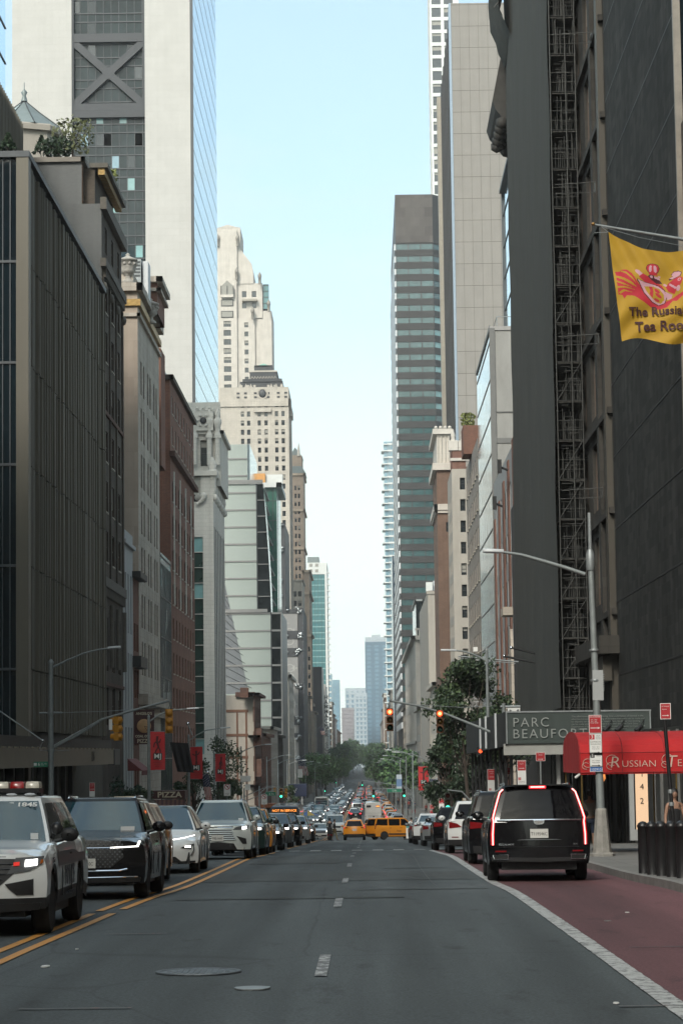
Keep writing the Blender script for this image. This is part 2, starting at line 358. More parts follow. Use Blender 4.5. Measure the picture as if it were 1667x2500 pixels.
# ================================================================== GROUND
def strip(mb, xs, y0, y1, m, dz=0.0, step=None, zf=None):
 """a sheet following the road's profile between the x values xs (numbers or functions of y)"""
 ys = [y0]; y = y0
 while y < y1 - 1e-6:
  st = step or (2.5 if y < 300 else 10 if y < 800 else 30)
  y = min(y1, y + st); ys.append(y)
 f = lambda x, y: x(y) if callable(x) else x
 mb.grid([[(f(x, y), y, road(y) + dz) for x in xs] for y in ys], m, True)
g = MB()
strip(g, (-3500, -600, -60, FL, FR, 60, 600, 3500), -200, 6000, asphalt, dz=-0.004)
struct('ground', g)
SIX, SIXE = 272.5, 307
FIFTH, FIFTHE = 600, 630
crossings = [(SIX, SIXE), (FIFTH, FIFTHE), (1010, 1045), (1330, 1360), (1600, 1620)]
def blocks():
 out = []; a = -180
 for c0, c1 in crossings: out.append((a, c0)); a = c1
 out.append((a, 2100)); return out
pv = MB(); kb = MB()
for a, b in blocks():
 for x0, x1, kx, s in ((KR + .15, 60, KR, 1), (-60, KL - .15, KL, -1)):
  strip(pv, (x0, x1), a, b, pavem, dz=0.15)
  ys = [a]
  while ys[-1] < b: ys.append(min(b, ys[-1] + (2.5 if ys[-1] < 300 else 20)))
  kk = kx + .15 * s
  kb.grid([[(kx, y, road(y) - .02), (kx, y, road(y) + .15), (kk, y, road(y) + .153)][::1] for y in ys], kerbm, False)
struct('pavement', pv); struct('kerb', kb)
def CLX(y):
 P = [(0, -4.25), (27, -4.1), (37, -3.92), (45, -3.75), (68, -3.68), (100, -3.75), (3000, -3.75)]
 for i in range(len(P) - 1):
  if y <= P[i+1][0]: t = (y - P[i][0]) / (P[i+1][0] - P[i][0]); return P[i][1] + t * (P[i+1][1] - P[i][1])
 return P[-1][1]
m_ = MB(); strip(m_, (2.62, KR), 8, 97.5, redlane, dz=0.004); struct('bus_lane', m_)
m_ = MB()
_rj = random.Random(3); _ja, _jb = ({}, {})
def _jit(d, y, a): return d.setdefault(round(y, 2), a + (_rj.uniform(-.006, .006) if y < 70 else 0))
strip(m_, (lambda y: _jit(_ja, y, 2.42), lambda y: _jit(_jb, y, 2.62)), 8, 60, whim, dz=0.008, step=.22); strip(m_, (2.42, 2.62), 60, 97, whim, dz=0.008)
strip(m_, (-3.1, 2.4), 97.4, 97.8, whim, dz=0.008)
for k in range(-4, 14):
 x = -3.0 + (k - 0) * 0.86
 strip(m_, (x - .22, x + .22), 99.5, 102.5, whiw if k % 3 == 0 else whim, dz=0.008, step=1.5)
for y in (11.0, 23.8, 37.4, 50.0, 62.5, 75, 87): strip(m_, (-.53 if y > 20 else -.56, -.41), y, y + 3.0, whiw, dz=0.008, step=1.0)
for y in range(112, 270, 12): strip(m_, (-.47, -.35), y, y + 3, whiw, dz=0.008)
for y in range(312, 1300, 12): strip(m_, (-.47, -.35), y, y + 3, whiw, dz=0.008)
for k in range(22): strip(m_, (KL + .4 + k * .82, KL + .85 + k * .82), SIX - 7, SIX - 3.5, whim, dz=0.008)
struct('white_road_markings', m_)
m_ = MB()
for a, b in ((8, 36.2), (37.0, 95.0), (110, 262), (316, 590), (640, 1300)):
 strip(m_, (lambda y: CLX(y) - .21, lambda y: CLX(y) - .09), a, b, yelm, dz=0.008)
 strip(m_, (lambda y: CLX(y) + .09, lambda y: CLX(y) + .21), a + (.5 if a == 37.0 else 0), b, yelm, dz=0.008)
struct('yellow_road_markings', m_)
m_ = MB()
strip(m_, (-3.5, 2.3), 51.5, 57.5, patchm, dz=0.004)
strip(m_, (-3.2, -.8), 66, 82, patchm, dz=0.004)
strip(m_, (.4, 1.9), 60.5, 60.9, patchm, dz=0.005); strip(m_, (-.2, 2.2), 44.6, 44.9, patchm, dz=0.0048)
strip(m_, (-3.2, .6), 40.5, 41.2, patchm, dz=0.0045)
_rs = random.Random(12); tar = mat('tar_seam', (.022, .023, .023), .55, var=.3, scale=3)
for x0_, a_, b_ in ((1.35, 46, 96),):
 q_ = {}; w_ = _rs.uniform(.007, .011); ph_ = _rs.uniform(0, 6)
 fx_ = lambda y, x0_=x0_, q_=q_, ph_=ph_: q_.setdefault(round(y, 2), x0_ + .05 * math.sin(y * .13 + ph_) + _rs.uniform(-.008, .008))
 strip(m_, (lambda y, f=fx_, w=w_: f(y) - w, lambda y, f=fx_, w=w_: f(y) + w), a_, b_, tar, dz=0.0068 if x0_ < 2 else .0072, step=.5)
struct('road_patches', m_)
m_ = MB()
strip(m_, (-2.95, -2.0), 20.6, 20.66, oram, dz=0.009); strip(m_, (2.05, 3.3), 20.2, 20.27, oram, dz=0.0095)
strip(m_, (-3.35, -2.55), 31.0, 31.07, oram, dz=0.009); strip(m_, (2.9, 4.4), 27.3, 27.36, oram, dz=0.009)
struct('utility_markings', m_)
def ground_pt(px, py):
 d = _ray(px, py); t = 5.0
 while t < 400 and CAMZ + d[2] * t > road(d[1] * t): t += 0.05
 return Vector((d[0] * t, d[1] * t, road(d[1] * t)))
gp = ground_pt(485, 2374)
mh = MB(); sl_ = (road(gp.y + 1) - road(gp.y - 1)) / 2
ring = lambda r, z: [(gp.x + r * math.cos(2*math.pi*j/40), gp.y + r * math.sin(2*math.pi*j/40), gp.z + r * math.sin(2*math.pi*j/40) * sl_ + z) for j in range(40)]
mh.grid([ring(.43, .004), ring(.43, .016), ring(.385, .016), ring(.38, .009), ring(.35, .009)], iron, True, True); mh.face(ring(.35, .009), iron)
for j in range(-5, 6):
 for k in range(-5, 6):
  if (j*j + k*k) < 27:
   x, y = gp.x + j * .058, gp.y + k * .058; z = gp.z + (y - gp.y) * sl_
   mh.box(x - .02, x + .02, y - .02, y + .02, z + .008, z + .016, iron)
tag(mh.build('manhole_cover'), 'round iron manhole cover in the asphalt beside the yellow line', 'manhole cover')
def plate(px, py, rx, ry, m, name, label, cat):
 p = ground_pt(px, py); b = MB(); s = (road(p.y + 1) - road(p.y - 1)) / 2
 pts = [(p.x + rx * math.cos(a * .5236) * random.uniform(.85, 1.1), p.y + ry * math.sin(a * .5236), 0) for a in range(12)]
 b.face([(x, y, p.z + (y - p.y) * s + .013) for x, y, z in pts], m)
 b.grid([[(x, y, p.z + (y - p.y) * s + .002) for x, y, z in pts], [(x, y, p.z + (y - p.y) * s + .013) for x, y, z in pts]], m, False, True)
 tag(b.build(name), label, cat)
plate(112, 2361, .05, .12, white, 'paper_scrap', 'scrap of white paper on the asphalt near the yellow lines', 'litter')
plate(617, 2415, .17, .2, galv, 'steel_plate', 'small worn steel plate in the asphalt right of the manhole', 'plate')
plate(189, 2319, .02, .05, white, 'paper_scrap', 'tiny white scrap on the road below the yellow lines', 'litter')
plate(1503, 2451, .025, .05, white, 'paper_scrap', 'tiny white scrap at the edge of the bus lane line', 'litter')
plate(1482, 2250, .05, .06, kerbm, 'dry_leaf', 'dry leaf lying on the red bus lane', 'leaf')
plate(1530, 2229, .03, .05, white, 'cigarette_end', 'pale scrap lying on the red bus lane', 'litter')
# ================================================================== BUILDING KIT
def spans(a, b, n, w, pad=None):
 """n openings of width w spread evenly between a and b"""
 pitch = (b - a) / n
 return [(a + pitch * (i + .5) - w / 2, a + pitch * (i + .5) + w / 2) for i in range(n)]
def floors(z0, z1, pitch, h, sill=0.9):
 out = []; z = z0 + sill
 while z + h < z1: out.append((z, z + h)); z += pitch
 return out
_WT = {}
def wtemplate(w, h, style, var):
 """one window: local x right, y inward, z up, origin at the opening's lower middle"""
 key = (round(w, 2), round(h, 2), style, var)
 if key in _WT: return _WT[key]
 b = MB(); st, *opt = style.split(':'); fr = {'d': FRD, 'w': FRW, 'b': FRB}[opt[0]] if opt else FRD
 gl = GLG if st in ('greenband',) else GLW
 x = w / 2
 if st in ('sash', 'plain', 'pair', 'tri'):
  t = .06
  b.box(-x, -x + t, 0, .07, 0, h, fr); b.box(x - t, x, 0, .07, 0, h, fr)
  b.box(-x + t, x - t, 0, .07, 0, t, fr); b.box(-x + t, x - t, 0, .07, h - t, h, fr)
  b.face([(-x + t, .05, t), (x - t, .05, t), (x - t, .05, h - t), (-x + t, .05, h - t)], gl)
  if st == 'sash': b.box(-x + t, x - t, .005, .045, h * .5 - .03, h * .5 + .03, fr)
  if st == 'pair': b.box(-.04, .04, .0, .045, t, h - t, fr); b.box(-x + t, x - t, .01, .045, h * .52, h * .52 + .05, fr)
  if st == 'tri': b.box(-x * .42, -x * .36, .0, .045, t, h - t, fr); b.box(x * .36, x * .42, .0, .045, t, h - t, fr)
  if var: d = (.25, .45, .7)[var % 3]; b.face([(-x + t, .046, h - t - h * d), (x - t, .046, h - t - h * d), (x - t, .046, h - t), (-x + t, .046, h - t)], GLB)
  if len(opt) > 1: b.box(-x - .08, x + .08, -.16, .02, -.12, -.005, STONE)
 elif st in ('band', 'greenband'):
  n = max(1, int(w / (1.5 if st != 'band' else 2.4))); r = random.Random(var * 77 + int(w * 10))
  for i in range(n):
   a, c = -x + w * i / n, -x + w * (i + 1) / n
   k = r.random(); m = (DTG if st == 'band' else gl) if k < (.4 if st == 'band' else .62) else (TEAL if k < (1 if st == 'band' else .85) else GLB)
   b.face([(a, .03, 0), (c, .03, 0), (c, .03, h), (a, .03, h)], m)
   b.box(c - .04, c + .04, -.01, .028, 0, h, fr)
 _WT[key] = b
 return b
TEAL = glassmat('teal_spandrel_glass', (0.17, 0.32, 0.32), 0.15, wob=0.05, var=0.25)
_WM = {}
DTG = glassmat('dark_teal_glass', (0.032, 0.08, 0.082), 0.1, wob=0.05, var=0.4)
class Bldg:
 def __init__(s, name, label, cat, foot, z0, z1, wall, group=None, roof=None, base=None):
  s.foot = foot; s.z0 = z0; s.z1 = z1; s.wallm = wall
  s.root = thing(name, label, cat, (foot[0][0], foot[0][1], z0), 0, group)
  s.o = Vector((foot[0][0], foot[0][1], z0)); s.mb = MB(); s.wins = []; s.roofm = roof or ROOF; s.done = set(); s.parts = []
 def dir(s, i):
  a = Vector((*s.foot[i], 0)); b = Vector((*s.foot[(i + 1) % len(s.foot)], 0)); d = b - a; W = d.length; u = d / W
  return a, u, Vector((u.y, -u.x, 0)), W
 def face(s, i, zones=(), z0=None, z1=None, m=None):
  """zones: (za, zb, [(u0,u1)...], [(z0,z1)...], style, depth)"""
  s.done.add(i); a, u, n, W = s.dir(i); z0 = s.z0 if z0 is None else z0; z1 = s.z1 if z1 is None else z1; m = m or s.wallm
  P = lambda x, z, d=0: a + u * x - n * d + Vector((0, 0, z))
  zc = z0
  for za, zb, us, vs, style, dep in sorted(zones, key=lambda q: q[0]):
   if za > zc + .01: s.mb.face([P(0, zc), P(W, zc), P(W, za), P(0, za)], m)
   us = [q for q in us if q[0] >= 0 and q[1] <= W + 1e-6]; vs = [q for q in vs if q[0] >= za and q[1] <= zb + 1e-6]
   U = sorted({0, W, *[q for t in us for q in t]}); V = sorted({za, zb, *[q for t in vs for q in t]})
   uo = {q[0] for q in us}; vo = {q[0] for q in vs}
   for vi in range(len(V) - 1):
    if V[vi] not in vo:
     s.mb.face([P(0, V[vi]), P(W, V[vi]), P(W, V[vi+1]), P(0, V[vi+1])], m); continue
    for ui in range(len(U) - 1):
     x0, x1, y0, y1 = U[ui], U[ui+1], V[vi], V[vi+1]
     if U[ui] in uo:
      s.mb.face([P(x0, y0), P(x0, y0, dep), P(x0, y1, dep), P(x0, y1)], m)
      s.mb.face([P(x1, y0), P(x1, y1), P(x1, y1, dep), P(x1, y0, dep)], m)
      s.mb.face([P(x0, y0), P(x1, y0), P(x1, y0, dep), P(x0, y0, dep)], m)
      s.mb.face([P(x0, y1), P(x0, y1, dep), P(x1, y1, dep), P(x1, y1)], m)
      s.mb.face([P(x0, y0, dep+.07), P(x1, y0, dep+.07), P(x1, y1, dep+.07), P(x0, y1, dep+.07)], FRD)
      s.wins.append((P((x0 + x1) / 2, y0, dep), math.atan2(u.y, u.x), x1 - x0 - .004, y1 - y0 - .004, style))
     else: s.mb.face([P(x0, y0), P(x1, y0), P(x1, y1), P(x0, y1)], m)
   zc = zb
  if zc < z1 - .01: s.mb.face([P(0, zc), P(W, zc), P(W, z1), P(0, z1)], m)
 def ledge(s, z, h, p, m=None, faces=(0, 1, 3), mb=None):
  """a projecting course; z..z+h, standing p proud"""
  (mb or s.mb)
  b = mb or s.mb
  for i in faces:
   a, u, n, W = s.dir(i)
   q = [a + u * -p, a + u * (W + p)]
   A, B = q[0] + n * p, q[1] + n * p; C, D = a + u * (W + p) - n * .05, a - u * p - n * .05
   lo = [Vector((k.x, k.y, z)) for k in (A, B, C, D)]; hi = [Vector((k.x, k.y, z + h)) for k in (A, B, C, D)]
   e = .0015 * (i + 1)
   for k in lo: k.z -= e
   for k in hi: k.z += e
   mm = m or s.wallm
   b.face(lo[::-1], mm); b.face(hi, mm)
   for k in range(4): b.face([lo[k], lo[(k+1) % 4], hi[(k+1) % 4], hi[k]], mm)
 def finish(s, parapet=0.0, limit=100, winname='window', wallname='wall'):
  for i in range(len(s.foot)):
   if i not in s.done: s.face(i)
  top = s.z1
  s.mb.face([(x, y, top - parapet) for x, y in s.foot], s.roofm)
  if parapet:
   a = [(x, y) for x, y in s.foot]; cx = sum(p[0] for p in a) / len(a); cy = sum(p[1] for p in a) / len(a)
   inn = [(x + (.4 if x < cx else -.4), y + (.4 if y < cy else -.4)) for x, y in a]
   for k in range(len(a)):
    j = (k + 1) % len(a)
    s.mb.face([(*a[k], top), (*a[j], top), (*inn[j], top), (*inn[k], top)], s.wallm)
    s.mb.face([(*inn[k], top), (*inn[j], top), (*inn[j], top - parapet), (*inn[k], top - parapet)], s.wallm)
  M = Matrix.Translation(-s.o); s.mb.v = [tuple(Vector(v) - s.o) for v in s.mb.v]
  s.mb.build(wallname, s.root)
  s.wins.sort(key=lambda w: w[0].y * (1 if w[2] * w[3] > 1 else 2) / math.sqrt(w[2] * w[3]))
  rest = MB()
  for k, (p, ang, w, h, st) in enumerate(s.wins):
   v = random.choice((0, 0, 0, 1, 2, 3)); t = wtemplate(w, h, st, v)
   if k < limit:
    key = (round(w, 2), round(h, 2), st, v)
    if key not in _WM: _WM[key] = t.mesh(winname)
    o = link(winname, _WM[key], s.root); o.location = p - s.o; o.rotation_euler = (0, 0, ang)
   else: rest.add(t, Matrix.Translation(p - s.o) @ Matrix.Rotation(ang, 4, 'Z'))
  if rest.f: rest.build(winname, s.root)['kind'] = 'stuff'
  return s.root
 def part(s, name, mb, sharp=None, parent=None):
  mb.v = [tuple(Vector(v) - s.o) for v in mb.v]
  return mb.build(name, parent or s.root, sharp)
def rect(x0, x1, y0, y1): return [(x0, y0), (x1, y0), (x1, y1), (x0, y1)]
gz = lambda y: road(y) - 1.5
lime = blockmat('limestone_panels', (.47, .455, .43), (.455, .44, .415), 2.4, 1.2, .012, mcol=(.38, .36, .33), var=.04, streak=.03)
limeG = blockmat('grey_limestone', (.42, .375, .32), (.35, .31, .265), 1.3, .65, .012, var=.12, streak=.2)
terra = blockmat('white_terracotta', (.50, .475, .43), (.475, .455, .41), 1.0, .5, .01, var=.08, streak=.1)
brickR = blockmat('red_brick', (.21, .078, .048), (.14, .052, .034), .22, .075, .012, mcol=(.16, .13, .11), var=.15, streak=.15)
brickD = blockmat('dark_brick', (.085, .068, .052), (.06, .048, .038), .22, .075, .012, mcol=(.09, .08, .07), var=.2, streak=.25)
brickG = blockmat('painted_grey_brick', (.155, .16, .158), (.14, .145, .143), .22, .075, .01, mcol=(.12, .12, .12), var=.08, streak=.1)
brickT = blockmat('tan_brick', (.34, .21, .14), (.27, .165, .11), .22, .075, .012, var=.12, streak=.12)
brickB = blockmat('brown_brick', (.21, .135, .10), (.165, .105, .078), .22, .075, .012, var=.15, streak=.15)
tanP = blockmat('pale_tan_brick', (.42, .325, .255), (.38, .29, .225), .22, .075, .012, var=.1, streak=.08)
brickL = blockmat('light_brick', (.34, .31, .275), (.28, .255, .225), .22, .075, .012, var=.12, streak=.15)
creamW = blockmat('cream_stone', (.53, .49, .44), (.51, .475, .425), 1.8, .9, .012, mcol=(.43, .37, .30), var=.08, streak=.1)
fullW = blockmat('buff_stone', (.46, .42, .365), (.43, .395, .345), 1.6, .8, .012, var=.1, streak=.1)
brownS = blockmat('brownstone', (.11, .06, .045), (.09, .05, .04), 1.0, .5, .01, var=.2, streak=.2)
conc = mat('cast_concrete', (.27, .265, .25), .85, var=.2, scale=.8, bump=.2, stretch=(1, 1, .35))
conL = mat('pale_render', (.33, .30, .26), .85, var=.15, scale=.6, stretch=(1, 1, .3))
finm = mat('bronze_fin', (.135, .122, .094), .7, metal=.1, var=.2, scale=.9, stretch=(1, 1, .12))
finb = mat('dark_bronze_panel', (.088, .08, .062), .75, metal=.0, var=.25, scale=.6)
dkgl = glassmat('dark_tower_glass', (.006, .012, .016), .05, wob=.25, wscale=.5, ior=1.5)
dkgl2 = glassmat('rippled_dark_glass', (.020, .024, .025), .16, wob=1.0, wscale=.8, ior=1.3, spec=.07, var=.8)
skgl = glassmat('sky_glass', (.62, .80, .86), .06, metal=.92, wob=.03, wscale=.2, var=.05)
brgl = glassmat('bright_mirror_glass', (.62, .70, .72), .06, metal=.9, wob=.35, wscale=.7, var=.1)
grgl = glassmat('grey_curtain_glass', (.022, .032, .034), .08, wob=.3, wscale=.3, ior=1.45, spec=.4, var=.6)
mull = mat('mullion', (.06, .065, .07), .5, metal=.3, var=.1)
brace = mat('dark_steel_brace', (.04, .043, .048), .5, metal=.3, var=.08)
dkrefl = blockmat('dark_glass_reflections', (.034, .034, .031), (.012, .013, .012), .9, .42, .008, mcol=(.03, .03, .028), rough=.85, var=.45, streak=.5)  # block pattern paints the reflections of dark glass into the colour
gold = mat('gilt_band', (.30, .19, .06), .45, metal=.4, var=.35, scale=3, bump=.6, bscale=5)
net = mat('debris_netting', (.066, .068, .064), .95, var=.16, scale=1.2, stretch=(6, 6, .12), spec=.1, bump=.5, bscale=1.6)
tube_m = mat('scaffold_tube', (.06, .06, .056), .6, metal=.2, var=.2)
frit = mat('fritted_pale_glass', (.45, .495, .455), .25, var=.06, scale=6, stretch=(3, 3, .02))
frits = mat('pale_metal_joint', (.30, .29, .28), .5, metal=.2, var=.1)
bkmar = mat('dark_granite', (.034, .033, .033), .5, var=.18, scale=.25, spec=.3)
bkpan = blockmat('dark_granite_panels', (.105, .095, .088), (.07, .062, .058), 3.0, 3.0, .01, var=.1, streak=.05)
palep = blockmat('pale_wall_panels', (.255, .238, .218), (.25, .233, .213), 60, 4.15, .05, mcol=(.10, .09, .08), off=0, var=.05, streak=.05)
brst = mat('bronze_strip', (.05, .038, .03), .4, metal=.3, var=.2)
tealg = glassmat('teal_curtain_glass', (.06, .18, .19), .1, wob=.1, wscale=.3)
bluep = glassmat('pale_blue_curtain_glass', (.16, .27, .33), .12, wob=.1, wscale=.2)
whp = mat('white_panel', (.58, .59, .57), .6, var=.08)
coppr = mat('verdigris', (.22, .42, .36), .6, var=.15)
slate = mat('grey_metal_roof', (.17, .20, .20), .5, metal=.2, var=.15)
# ================================================================== LEFT SIDE
Y0, Y1, Z = 134.9, 175.8, 35.9
B = Bldg('fin_clad_building', 'dark building with tall bronze fins and a black glass end, far left', 'building', rect(-60, FL, Y0, Y1), gz(Y1), Z, finb)
B.face(0, m=dkgl)
B.finish()
f = MB(); r = random.Random(3); y = Y0 + .9; zs = [3.3, 6.8, 12.6, 18.3, 24.1, 29.9, 35.6]
while y < Y1:
 w = r.choice((.08, .12, .18)); p = r.choice((.10, .16, .24, .32))
 k0 = r.randint(0, 1)
 for k in range(len(zs) - 1):
  f.box(FL + .003, FL + p, y + r.uniform(-.12, .12), y + w + .12, zs[k] + .06, zs[k+1] - .02, finm)
 y += w + r.uniform(.10, .28)
B.part('fin', f)['kind'] = 'stuff'
f = MB(); f.box(FL - .35, FL + .35, Y0 - .25, Y0 + .75, -1.0, Z + .35, mat('pale_bronze', (.105, .095, .075), .45, metal=.3, var=.1, stretch=(1, 1, .1)))
B.part('corner_pier', f)
f = MB()
for z in (0.9, 6.8, 12.6, 18.3, 24.1, 29.9): f.box(-60, FL - .36, Y0 - .12, Y0 - .003, z - .07, z + .07, mull)
x = -24
while x < FL - .5: f.box(x, x + .06, Y0 - .06, Y0 - .004, gz(Y1), Z, mull); x += .42
f.box(-60, FL + .4, Y0 - .3, Y1, Z, Z + .35, mull)
B.part('glazing_bar', f)['kind'] = 'stuff'
c = MB(); cb = mat('canopy_gold', (.24, .205, .15), .5, metal=.2, var=.1)
CX = -16.6
z0c, z1c = zat(1873, 128, 30), zat(1840, 128, 30)
c.box(-19.3, CX, 96, 160, z0c, z0c + .95, cb); c.box(-19.2, CX - .15, 96.1, 159.9, z0c + .95, z0c + 1.55, dark)
c.box(CX - .4, CX + .06, 160, 163.5, z0c - .05, z0c + 1.0, mull)
for y in range(97, 160, 2): c.box(CX - .06, CX + .05, y, y + .9, z0c + .95, z0c + 1.02, cb)
cano = thing('entrance_canopy', 'long brown canopy band with the number 125 above the left sidewalk', 'canopy', (-18, 128, z0c))
cv = Vector((-18, 128, z0c)); c.v = [tuple(Vector(v) - cv) for v in c.v]; c.build('canopy_band', cano)
t = textmb('125', .85, mat('bronze_letter', (.09, .075, .055), .5, var=0), .03)
o = t.build('number', cano); o.matrix_local = Matrix.Translation(Vector((CX + .04, 147.5, z0c + .48)) - cv) @ Matrix.Rotation(R(90), 4, 'Z')
s_ = MB()
for k in range(16):
 y = 100 + k * 3.7
 s_.box(-19.4, -18.8, y, y + .5, road(y) - .5, z0c - .02, mat('concrete_pier', (.16, .155, .145), .8, var=.3, scale=2, stretch=(1, 1, .3)))
 s_.box(-19.35, -19.2, y + .5, y + 3.7, road(y) - .5, z0c - .02, grgl)
tag(s_.build('shopfront'), 'row of grey piers and glass panes under the long canopy', 'shopfront')
B = Bldg('upper_fin_block', 'dark set-back block with a sloping-looking roof edge at the left border', 'building', rect(-60, -25, 140, 176), 30, zat(267, 172, 37), finb)
B.finish(); f = MB(); y = 140.3
while y < 175.8: f.box(-24.997, -24.75, y, y + .15, 36, zat(267, 172, 37) - .2, finm); y += .7
B.part('fin', f)['kind'] = 'stuff'
B = Bldg('far_left_glass_tower', 'blue glass tower just touching the upper left corner', 'tower', rect(-75, at(14, 300, 260).x, 240, 260), 0, 120, skgl)
B.finish(); f = MB(); xx = at(14, 300, 260).x
for k in range(28): f.box(xx + .003, xx + .1, 240, 260, 10 + k * 4, 10.15 + k * 4, mull)
B.part('floor_joint', f)['kind'] = 'stuff'
Y0, Y1 = 176.2, 190.9
ztop = zat(497, Y0, 240); zup = zat(388, Y0, 150)
B = Bldg('ornate_brick_house', 'dark ornate brick apartment house with a blank grey party wall and roof garden', 'building', rect(-45, FL, Y0, Y1), gz(Y1), ztop, brickD)
B.face(0, m=brickG)
sp = spans(.6, Y1 - Y0 - .2, 3, 1.9)
B.face(1, [(3, 14.2, sp, [(4.2, 7.0), (8.2, 12.2)], 'pair:b', .12), (15.2, 38.2, spans(.8, 14.5, 3, 1.7), floors(15.4, 38, 3.75, 2.3, .9), 'sash:b:s', .09),
           (38.6, ztop - .6, spans(.8, 14.5, 3, 1.5), [(39.6, ztop - 1.2)], 'sash:b', .1)])
for z, h, p in ((14.3, .7, .3), (38.0, .6, .38), (ztop - .5, .9, .42), (8.0 - .9, .25, .12), (27.2, .3, .15)): B.ledge(z, h, p, brownS if p < .2 else mat('dark_stone', (.10, .09, .075), .8, var=.3, scale=2), faces=(1,))
B.finish()
f = MB(); dst = MATS['dark_stone']
for k in range(22): f.box(FL + .003, FL + .3, Y0 + .3 + k * .66, Y0 + .55 + k * .66, 37.3, 38.0, dst)
for k in range(22): f.box(FL + .003, FL + .25, Y0 + .3 + k * .66, Y0 + .55 + k * .66, 13.6, 14.3, dst)
for k in range(4):
 y = Y0 + .5 + k * 4.75
 f.box(FL + .003, FL + .12, y - .35, y + .35, 15, 37.3, brickD)
 f.ball((FL + .1, y, 36.6), .3, dst, 8, (1, 1, 1.4))
 f.tube([(FL + .05, y, 8.5), (FL + .05, y, 13.2)], .24, dst)
B.part('bracket', f)['kind'] = 'stuff'
XU = at(200, 440, Y0).x
B2 = Bldg('penthouse_storey', 'grey set-back top storey above the party wall, left', 'penthouse', rect(-45, XU, Y0 + .05, Y1 - 2), ztop - .1, zup, brickG)
B2.face(1, [(ztop, zup - .6, [(1.5, 3.2), (5, 6.6), (9, 10.6)], [(ztop + .6, ztop + 2.6)], 'sash:b', .3)], m=brickT)
B2.ledge(zup - .25, .35, .25, mat('coping', (.20, .18, .155), .8, var=.2)); B2.finish()
f = MB(); cop = MATS['coping']
B3 = MB();
for k in range(26): B3.box(FL - .35, FL + .15, Y0 + 1 + k * .5, Y0 + 1.22 + k * .5, zat(455, 181, 262), zat(455, 181, 262) + .5, gold)
B3.box(XU + .5, FL + .4, Y0 + .8, Y1 - .3, zat(455, 181, 262) + .5, zat(455, 181, 262) + .85, dst)
B3.box(XU + .01, FL - .6, Y0 + 1, Y1 - .5, ztop, zat(455, 181, 262) + .5, brickD)
tag(B3.build('gilt_cornice'), 'dark cornice with gilt brackets on top of the ornate brick house', 'cornice')
def pot_plant(name, label, cat, c, r, h, n, seed, leaf, conical=False, group=None):
 root = thing(name, label, cat, c, 0, group); rr = random.Random(seed)
 tr = MB(); tr.tube([(0, 0, -.3), (rr.uniform(-.1, .1) * h, 0, h * .5)], [.06 * r, .03 * r], bark, 6)
 for k in range(6):
  a = rr.uniform(0, 6.28); tr.tube([(0, 0, h * .25), (r * .7 * math.cos(a), r * .7 * math.sin(a), h * rr.uniform(.5, .85))], [.03 * r, .012], bark, 5)
 tr.build('stem', root)
 b = MB()
 for k in range(n):
  t = rr.random(); a = rr.uniform(0, 6.28); q = r * (1 - t) if conical else r * math.sqrt(rr.random()) * (1 - .5 * abs(t - .55))
  leafq(b, (q * math.cos(a), q * math.sin(a), h * (.15 + .85 * t)), rr.uniform(.1, .2) * (1 + r * .12), rr, leaf)
 b.build('foliage', root); return root
bark = mat('bark', (.07, .055, .045), .9, var=.3, scale=6, stretch=(1, 1, .3), bump=.5)
leafA = mat('leaf_mid', (.055, .085, .035), .6, var=.5, scale=.9)
leafB = mat('leaf_dark', (.028, .05, .026), .6, var=.5, scale=.9)
leafC = mat('leaf_yellow', (.15, .17, .04), .6, var=.4, scale=.9)
leafC2 = mat('leaf_olive', (.11, .12, .055), .6, var=.4, scale=.9)
leafD = mat('leaf_blue_green', (.04, .075, .055), .6, var=.4, scale=.6)
def leafq(b, c, s, rr, m):
 n = Vector((rr.uniform(-1, 1), rr.uniform(-1, 1), rr.uniform(-.6, 1))).normalized()
 a = n.orthogonal().normalized(); a = (Matrix.Rotation(rr.uniform(0, 6.28), 3, n) @ a); d = n.cross(a)
 c = Vector(c); b.face([c - a * s, c - d * s * .55, c + a * s, c + d * s * .55], m)
p = at(180, 385, 178); pot_plant('roof_tree', 'spreading little tree on the roof garden beside the cone roof', 'tree', p, 1.7, 3.0, 340, 1, leafC2)
p = at(142, 388, 178); pot_plant('roof_shrub', 'round green shrub on the roof parapet', 'shrub', p, 1.3, 1.5, 500, 2, leafB)
p = at(102, 382, 178); pot_plant('roof_conifer', 'small cone-shaped conifer on the roof garden', 'shrub', p, .6, 1.6, 260, 3, leafB, True)
p = at(21, 372, 138); pot_plant('roof_conifer', 'small conifer at the far left roof edge', 'shrub', p, .5, 1.1, 220, 4, leafB, True)
p = at(250, 470, 184); pot_plant('roof_grass', 'yellow-green tufted plant at the roof edge below the garden', 'plant', p + Vector((0, 0, .3)), 1.3, 1.5, 600, 5, leafC)
ap = at(60, 245, 205); ez = zat(322, 205, 100)
rt = thing('roof_pavilion', 'pale pavilion with a faceted grey metal roof and finial', 'pavilion', (ap.x, 205, ez)); f = MB()
N = 8; rad = 3.5
P8 = [(rad * math.cos(2*math.pi*(j+.5)/N), rad * math.sin(2*math.pi*(j+.5)/N)) for j in range(N)]
h = ap.z - ez
for j in range(N):
 a, c = P8[j], P8[(j+1) % N]
 f.face([(a[0], a[1], 0), (c[0], c[1], 0), (c[0]*.45, c[1]*.45, h*.52), (a[0]*.45, a[1]*.45, h*.52)], slate)
 f.face([(a[0]*.45, a[1]*.45, h*.52), (c[0]*.45, c[1]*.45, h*.52), (0, 0, h)], slate)
 f.tube([(a[0]*1.01, a[1]*1.01, .03), (a[0]*.455, a[1]*.455, h*.53), (0, 0, h + .02)], .05, mull, 5)
f.build('roof', rt); f = MB()
